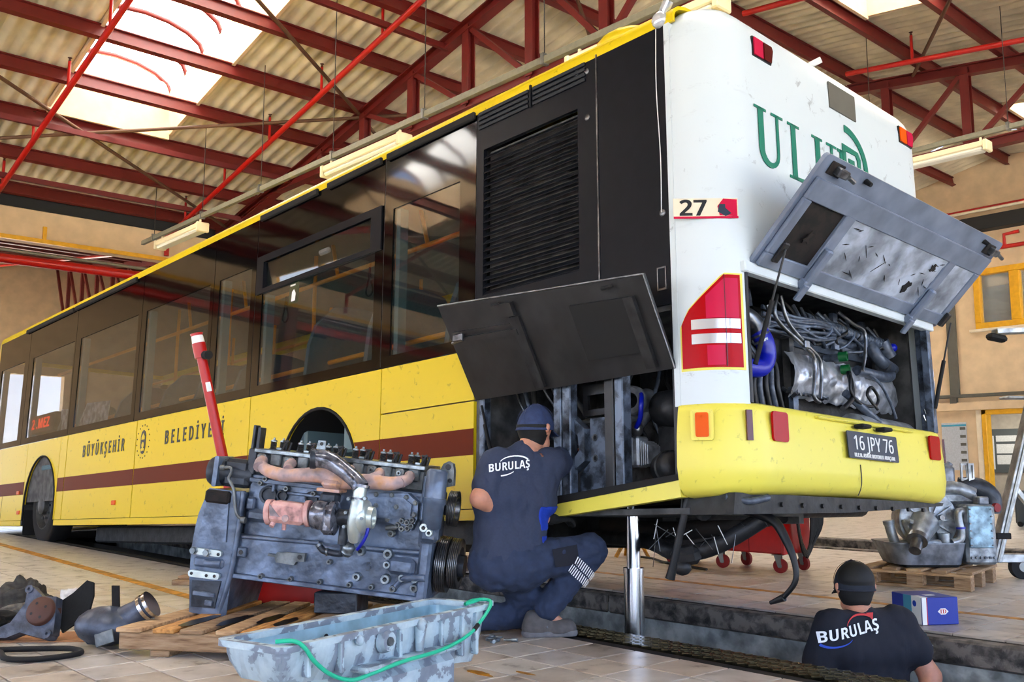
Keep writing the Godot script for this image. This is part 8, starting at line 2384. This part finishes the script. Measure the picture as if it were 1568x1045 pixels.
	part(g, "cover_plate", MB.new().bx(v3(0.215, 0.15, 0.20), v3(0.40, 0.47, 0.225), 0.006), M.plate_pale)
	for k in 12:
		var sx := 0.225 if k % 2 == 0 else 0.39
		part(g, "cover_bolt", MB.new().cyl(v3(sx, 0.17 + (k / 2) * 0.055, 0.225), v3(sx, 0.17 + (k / 2) * 0.055, 0.235), 0.007, -1, 6), M.steel)
	for k in 6:
		part(g, "case_bolt", MB.new().cyl(v3(0.235 + k * 0.035, 0.075, 0.20), v3(0.235 + k * 0.035, 0.075, 0.215), 0.011, -1, 6), M.cast_pan)
	part(g, "solenoid", MB.new().box(v3(0.36, 0.51, 0.14), v3(0.08, 0.06, 0.1), 0.008), M.cast_pan)
	part(g, "upper_case", MB.new().bx(v3(-0.25, 0.45, -0.35), v3(0.40, 0.60, 0.05), 0.05).tube([v3(0.0, 0.56, -0.05), v3(0.2, 0.60, 0.0), v3(0.36, 0.55, 0.02)], 0.06, 12), M.cast_alu)
	part(g, "converter_cover", MB.new().tube([v3(0.30, 0.62, -0.1), v3(0.44, 0.60, -0.06), v3(0.53, 0.52, -0.05), v3(0.54, 0.40, -0.05)], [0.07, 0.085, 0.085, 0.06], 14), M.block_dark)
	part(g, "end_cap", MB.new().cyl(v3(0.52, 0.45, 0.03), v3(0.53, 0.45, 0.06), 0.035, -1, 12), M.caster_red)
	part(g, "rear_case", MB.new().bx(v3(0.36, 0.05, -0.35), v3(0.52, 0.42, -0.02), 0.04), M.block_dark)
	part(g, "gasket_frame", frame_rect(0.30, 0.66, 0.40, 0.80, 0.315, 0.68, 0.345, 0.785, -0.05, -0.035), M.gantry_alu)
	part(g, "gasket_frame", frame_rect(0.355, 0.66, 0.40, 0.80, 0.365, 0.68, 0.39, 0.785, -0.034, -0.02), M.gantry_alu)
	part(g, "top_fitting", MB.new().box(v3(0.20, 0.70, -0.1), v3(0.12, 0.16, 0.12), 0.02).cyl(v3(0.14, 0.66, -0.08), v3(0.24, 0.80, -0.1), 0.03, -1, 10), M.cast_pan)

func build_lift_post() -> void:
	mat("post_chrome", Color(0.90, 0.92, 0.94), 0.2, 1.0)
	var j := thing("hydraulic_post", "chrome hydraulic lifting post rising from the pit to the bus", "lifting post", xf(v3(-3.72, -1.3, -4.30)))
	part(j, "lower_cylinder", MB.new().cyl(v3(0, 0, 0), v3(0, 1.62, 0), 0.058, -1, 36), M.post_chrome)
	part(j, "collar", MB.new().cyl(v3(0, 1.60, 0), v3(0, 1.632, 0), 0.061, -1, 36), M.post_chrome)
	part(j, "piston_rod", MB.new().cyl(v3(0, 1.632, 0), v3(0, 2.03, 0), 0.040, -1, 32), M.post_chrome)
	part(j, "base_plate", MB.new().cyl(v3(0, 0, 0), v3(0, 0.05, 0), 0.16, -1, 28), M.steel)

func caster(p: Node, c: Vector3, turn: float) -> void:
	var k := Node3D.new()
	k.name = "caster"
	p.add_child(k, true)
	k.transform = Transform3D(rot(0, turn, 0), c)
	part(k, "wheel", MB.new().lathe([Vector2(0, -0.018), Vector2(0.045, -0.018), Vector2(0.062, -0.014), Vector2(0.062, 0.014), Vector2(0.045, 0.018), Vector2(0, 0.018)], xf(v3(0.02, 0.062, 0), rot(90, 0, 0)), 22), M.caster_red)
	part(k, "hub", MB.new().cyl(v3(0.02, 0.062, -0.022), v3(0.02, 0.062, 0.022), 0.018, -1, 12), M.steel)
	for s: float in [-1.0, 1.0]:
		part(k, "fork", MB.new().prism(pv([-0.03, 0.15, 0.03, 0.15, 0.035, 0.05, 0.005, 0.05]), s * 0.024 - 0.002, s * 0.024 + 0.002), M.galv)
	part(k, "plate", MB.new().bx(v3(-0.045, 0.15, -0.04), v3(0.045, 0.158, 0.04)), M.galv)

func build_cart() -> void:
	var c := thing("tool_trolley", "long red tool trolley on red casters behind the bus", "trolley", xf(v3(-5.30, 0, -7.55)))
	part(c, "cabinet", MB.new().bx(v3(-0.70, 0.16, -0.22), v3(0.66, 0.72, 0.21), 0.012), M.cart_red)
	part(c, "seam", MB.new().bx(v3(-0.05, 0.17, 0.208), v3(-0.045, 0.72, 0.213)).bx(v3(0.30, 0.17, 0.208), v3(0.304, 0.72, 0.213)), M.dark_red)
	part(c, "corner_post", MB.new().bx(v3(0.635, 0.16, 0.19), v3(0.665, 0.72, 0.22), 0.004), M.cart_red)
	for x: float in [-0.60, -0.02, 0.58]:
		for z: float in [0.19, -0.19]:
			caster(c, v3(x, 0.0, z), 15.0 if z > 0 else -10.0)
	var h := thing("hose_coil", "coil of black hoses hung on the end of the red trolley", "hose coil", xf(v3(-4.62, 0.0, -7.60)))
	for k in 9:
		var w := 0.10 + 0.012 * k
		part(h, "hose_loop", MB.new().tube([v3(0.02 + k * 0.006, 0.74, -w), v3(0.03 + k * 0.006, 0.42, -w * 1.05), v3(0.035, 0.17 + 0.014 * (k % 5), -w * 0.35), v3(0.04, 0.15 + 0.016 * (k % 4), w * 0.25), v3(0.03 + k * 0.006, 0.40, w * 1.0), v3(0.02 + k * 0.006, 0.74, w)], 0.011, 8, 5), M.hose_black)

func build_gantry() -> void:
	var r := v3(0.669, 0, -0.743)
	var b := v3(0.743, 0, 0.669)
	var g := thing("gantry_crane", "aluminium A-frame gantry crane on wheels beside the gearbox pallet", "gantry crane", Transform3D(Basis(r, Vector3.UP, b), v3(-3.28, 0.0, -8.30)))
	# local x right, y up
	part(g, "leg", MB.new().bar(v3(0.0, 0.14, 0), v3(0.80, 2.78, 0), 0.07, 0.10, Vector3.BACK, 0.006), M.gantry_alu)
	part(g, "leg_rib", MB.new().bar(v3(0.0, 0.14, 0.045), v3(0.80, 2.78, 0.045), 0.02, 0.03, Vector3.BACK, 0.003), M.galv)
	part(g, "leg", MB.new().bar(v3(1.75, 0.14, 0), v3(0.95, 2.78, 0), 0.07, 0.10, Vector3.BACK, 0.006), M.gantry_alu)
	part(g, "foot_beam", MB.new().bar(v3(-0.02, 0.17, 0), v3(1.8, 0.17, 0), 0.08, 0.07, Vector3.UP, 0.006), M.gantry_alu)
	part(g, "brace", MB.new().bar(v3(0.20, 0.75, 0), v3(0.62, 0.17, 0), 0.04, 0.05, Vector3.BACK, 0.004), M.gantry_alu)
	part(g, "bracket", MB.new().box(v3(0.06, 0.35, 0.04), v3(0.12, 0.05, 0.05), 0.005), M.rubber)
	part(g, "cross_beam", MB.new().bar(v3(0.12, 2.05, 0.0), v3(1.7, 2.12, 0.0), 0.10, 0.05, Vector3.UP, 0.01), M.gantry_alu)
	part(g, "beam_end", MB.new().box(v3(0.14, 2.0, 0.0), v3(0.16, 0.06, 0.09), 0.02, rot(0, 0, -12)), M.rubber)
	part(g, "tray", MB.new().box(v3(0.33, 1.49, 0.0), v3(0.34, 0.025, 0.16), 0.011), M.gantry_alu)
	for x: float in [0.22, 1.6]:
		part(g, "wheel", MB.new().cyl(v3(x, 0.10, -0.03), v3(x, 0.10, 0.03), 0.10, -1, 24), M.rubber)
		part(g, "wheel_hub", MB.new().cyl(v3(x, 0.10, -0.036), v3(x, 0.10, 0.036), 0.04, -1, 14), M.galv)

func build_box() -> void:
	var a := v3(-2.62, 0, -5.53)
	var e1 := v3(-2.46, 0, -5.80) - a
	var e2 := v3(-2.92, 0, -5.74) - a
	var X := e1.normalized()
	var Z := v3(-X.z, 0, X.x)
	if Z.dot(e2) > 0: Z = -Z
	var L := 0.235
	var W := 0.30
	var Hh := 0.155
	var b := thing("parts_box", "blue cardboard parts box with a white band behind the pit mechanic", "box", Transform3D(Basis(X, Vector3.UP, Z), a + v3(0, 0.002, -0.03)))
	# near face z = 0, long side runs back to -W
	part(b, "carton", MB.new().bx(v3(0, 0, -W), v3(L, Hh, 0), 0.003), M.box_blue)
	part(b, "white_band", MB.new().bx(v3(-0.0012, 0.001, -0.10), v3(0.004, Hh + 0.001, -0.01)).bx(v3(0.0, Hh - 0.002, -0.10), v3(0.045, Hh + 0.0012, -0.01)), M.paper)
	part(b, "teal_band", MB.new().bx(v3(-0.0014, 0.001, -0.18), v3(0.003, Hh + 0.0008, -0.10)), M.box_teal)
	part(b, "front_band", MB.new().bx(v3(0.0, 0.001, -0.003), v3(0.028, Hh, 0.0012)), M.paper)
	part(b, "red_line", MB.new().bx(v3(0.028, 0.001, -0.002), v3(0.034, Hh, 0.0014)), M.sign_red)
	part(b, "round_seal", MB.new().lathe([Vector2(0.0, 0.001), Vector2(0.018, 0.001), Vector2(0.018, 0)], xf(v3(-0.0014, 0.115, -0.07), along(Vector3.LEFT)), 18), M.print_blue)
	part(b, "badge", MB.new().prism(pv([0.10, 0.075, 0.12, 0.092, 0.15, 0.092, 0.17, 0.075, 0.15, 0.058, 0.12, 0.058]), 0.0, 0.0012), M.paper)
	text(b, "badge_letters", "ID", 0.022, xf(v3(0.135, 0.075, 0.0016)), M.sign_red, 1.2, true, 700, 0.001)
	part(b, "top_label", MB.new().bx(v3(0.09, Hh, -0.13), v3(0.15, Hh + 0.001, -0.09)), M.paper)

func build_axle_stand() -> void:
	var s := thing("axle_stand", "yellow axle stand on the floor under the bus", "axle stand", xf(v3(-6.55, 0, -7.55)))
	for a in 4:
		var an := TAU * a / 4 + 0.6
		var d := v3(cos(an), 0, sin(an))
		part(s, "leg", MB.new().bar(v3(0, 0.24, 0) + d * 0.03, v3(0, 0.0, 0) + d * 0.17, 0.09, 0.02, Vector3.UP, 0.003), M.stand_yellow)
	part(s, "post", MB.new().bx(v3(-0.035, 0.22, -0.035), v3(0.035, 0.34, 0.035), 0.004), M.oily)
	part(s, "saddle", MB.new().bx(v3(-0.11, 0.30, -0.05), v3(0.11, 0.42, 0.05), 0.006), M.stand_yellow)
	part(s, "air_line", MB.new().tube([v3(0.1, 0.02, 0.1), v3(0.35, 0.02, 0.12), v3(0.7, 0.012, 0.3), v3(1.3, 0.012, 0.5)], 0.012, 8), M.hose_black)

func build_wall_things() -> void:
	var ZI := ZW
	var nb := thing("notice_board", "dark notice board with pale papers inside the doorway", "notice board", xf(v3(-8.75, 0, ZI - 2.98)))
	part(nb, "panel", MB.new().bx(v3(-1.25, 0.78, 0), v3(0.15, 1.82, 0.03), 0.005), M.board_dark)
	part(nb, "paper", MB.new().bx(v3(-1.2, 0.86, 0.03), v3(-0.55, 1.66, 0.036)), M.board_paper)
	for e in [[1.52, 1.66], [1.24, 1.46], [0.98, 1.20]]:
		part(nb, "paper", MB.new().bx(v3(-0.5, e[0], 0.03), v3(0.1, e[1], 0.036)), M.board_paper)
	var sg := thing("wall_sign", "small red sign above the notice board", "sign", xf(v3(-10.0, 1.95, ZI - 2.98)))
	part(sg, "panel", MB.new().bx(v3(0.02, -0.07, 0), v3(0.62, 0.09, 0.02), 0.004), M.sign_red)
	part(sg, "line", MB.new().bx(v3(0.10, 0.03, 0.02), v3(0.54, 0.045, 0.022)), M.board_paper)
	part(sg, "line", MB.new().bx(v3(0.18, -0.03, 0.02), v3(0.44, -0.015, 0.022)), M.board_paper)
	var po := thing("wall_poster", "pale blue poster on the wall left of the yellow doorway", "poster", xf(v3(-8.98, 0.85, ZI + 0.005)))
	part(po, "sheet", MB.new().bx(v3(-0.25, 0, 0), v3(0.28, 1.02, 0.012), 0.003), M.board_paper)
	part(po, "header", MB.new().bx(v3(-0.25, 0.94, 0.012), v3(0.28, 0.98, 0.014)), M.box_teal)
	for k in 5: part(po, "print_block", MB.new().bx(v3(0.14, 0.86 - k * 0.17, 0.012), v3(0.26, 0.92 - k * 0.17, 0.014)), M.grey_trim)
	# the office has its own ceiling panel, switched on
	var ol := thing("office_light", "square ceiling light panel in the office behind the doorway", "ceiling light", xf(v3(-8.6, 2.48, ZI - 1.7)))
	var lm := mat("office_glow", Color(0.9, 0.9, 0.88), 0.5)
	lm.emission_enabled = true
	lm.emission = Color(1.0, 0.97, 0.9)
	lm.emission_energy_multiplier = 1.5
	part(ol, "frame", MB.new().bx(v3(-0.62, -0.03, -0.32), v3(0.62, 0.015, 0.32), 0.01), M.cream_pale)
	part(ol, "diffuser", MB.new().bx(v3(-0.58, -0.04, -0.28), v3(0.58, -0.03, 0.28)), lm)
	var al := AreaLight3D.new()
	al.name = "panel_light"
	ol.add_child(al)
	al.area_size = Vector2(1.16, 0.56)
	al.rotation_degrees = Vector3(-90, 0, 0)
	al.position = v3(0, -0.05, 0)
	al.light_color = Color(1.0, 0.97, 0.9)
	al.light_energy = 6.0
	al.area_range = 12.0
	al.area_attenuation = 2.0
	al.shadow_enabled = true
	var dk := thing("brown_cabinet", "low brown cabinet inside the doorway beyond the gantry crane", "cabinet", xf(v3(-6.6, 0, ZI - 1.6)))
	part(dk, "body", MB.new().bx(v3(-0.2, 0, -0.3), v3(1.4, 0.62, 0.3), 0.01), M.brown_box)
	part(dk, "top", MB.new().bx(v3(-0.25, 0.62, -0.33), v3(1.45, 0.66, 0.33), 0.01), M.board_dark)
	part(dk, "door_gap", MB.new().bx(v3(0.595, 0.04, 0.298), v3(0.605, 0.60, 0.303)), M.ink)
	var cs := thing("black_case", "black equipment case on the floor behind the gantry crane", "case", xf(v3(-5.6, 0, -16.0)))
	part(cs, "shell", MB.new().bx(v3(-0.3, 0.03, -0.2), v3(0.3, 0.55, 0.2), 0.03), M.board_dark)
	part(cs, "handle", MB.new().tube([v3(-0.1, 0.55, 0), v3(-0.08, 0.62, 0), v3(0.08, 0.62, 0), v3(0.1, 0.55, 0)], 0.012, 6), M.rubber)
	for x: float in [-0.22, 0.22]: part(cs, "wheel", MB.new().cyl(v3(x, 0.04, 0.18), v3(x, 0.04, 0.23), 0.04, -1, 14), M.rubber)
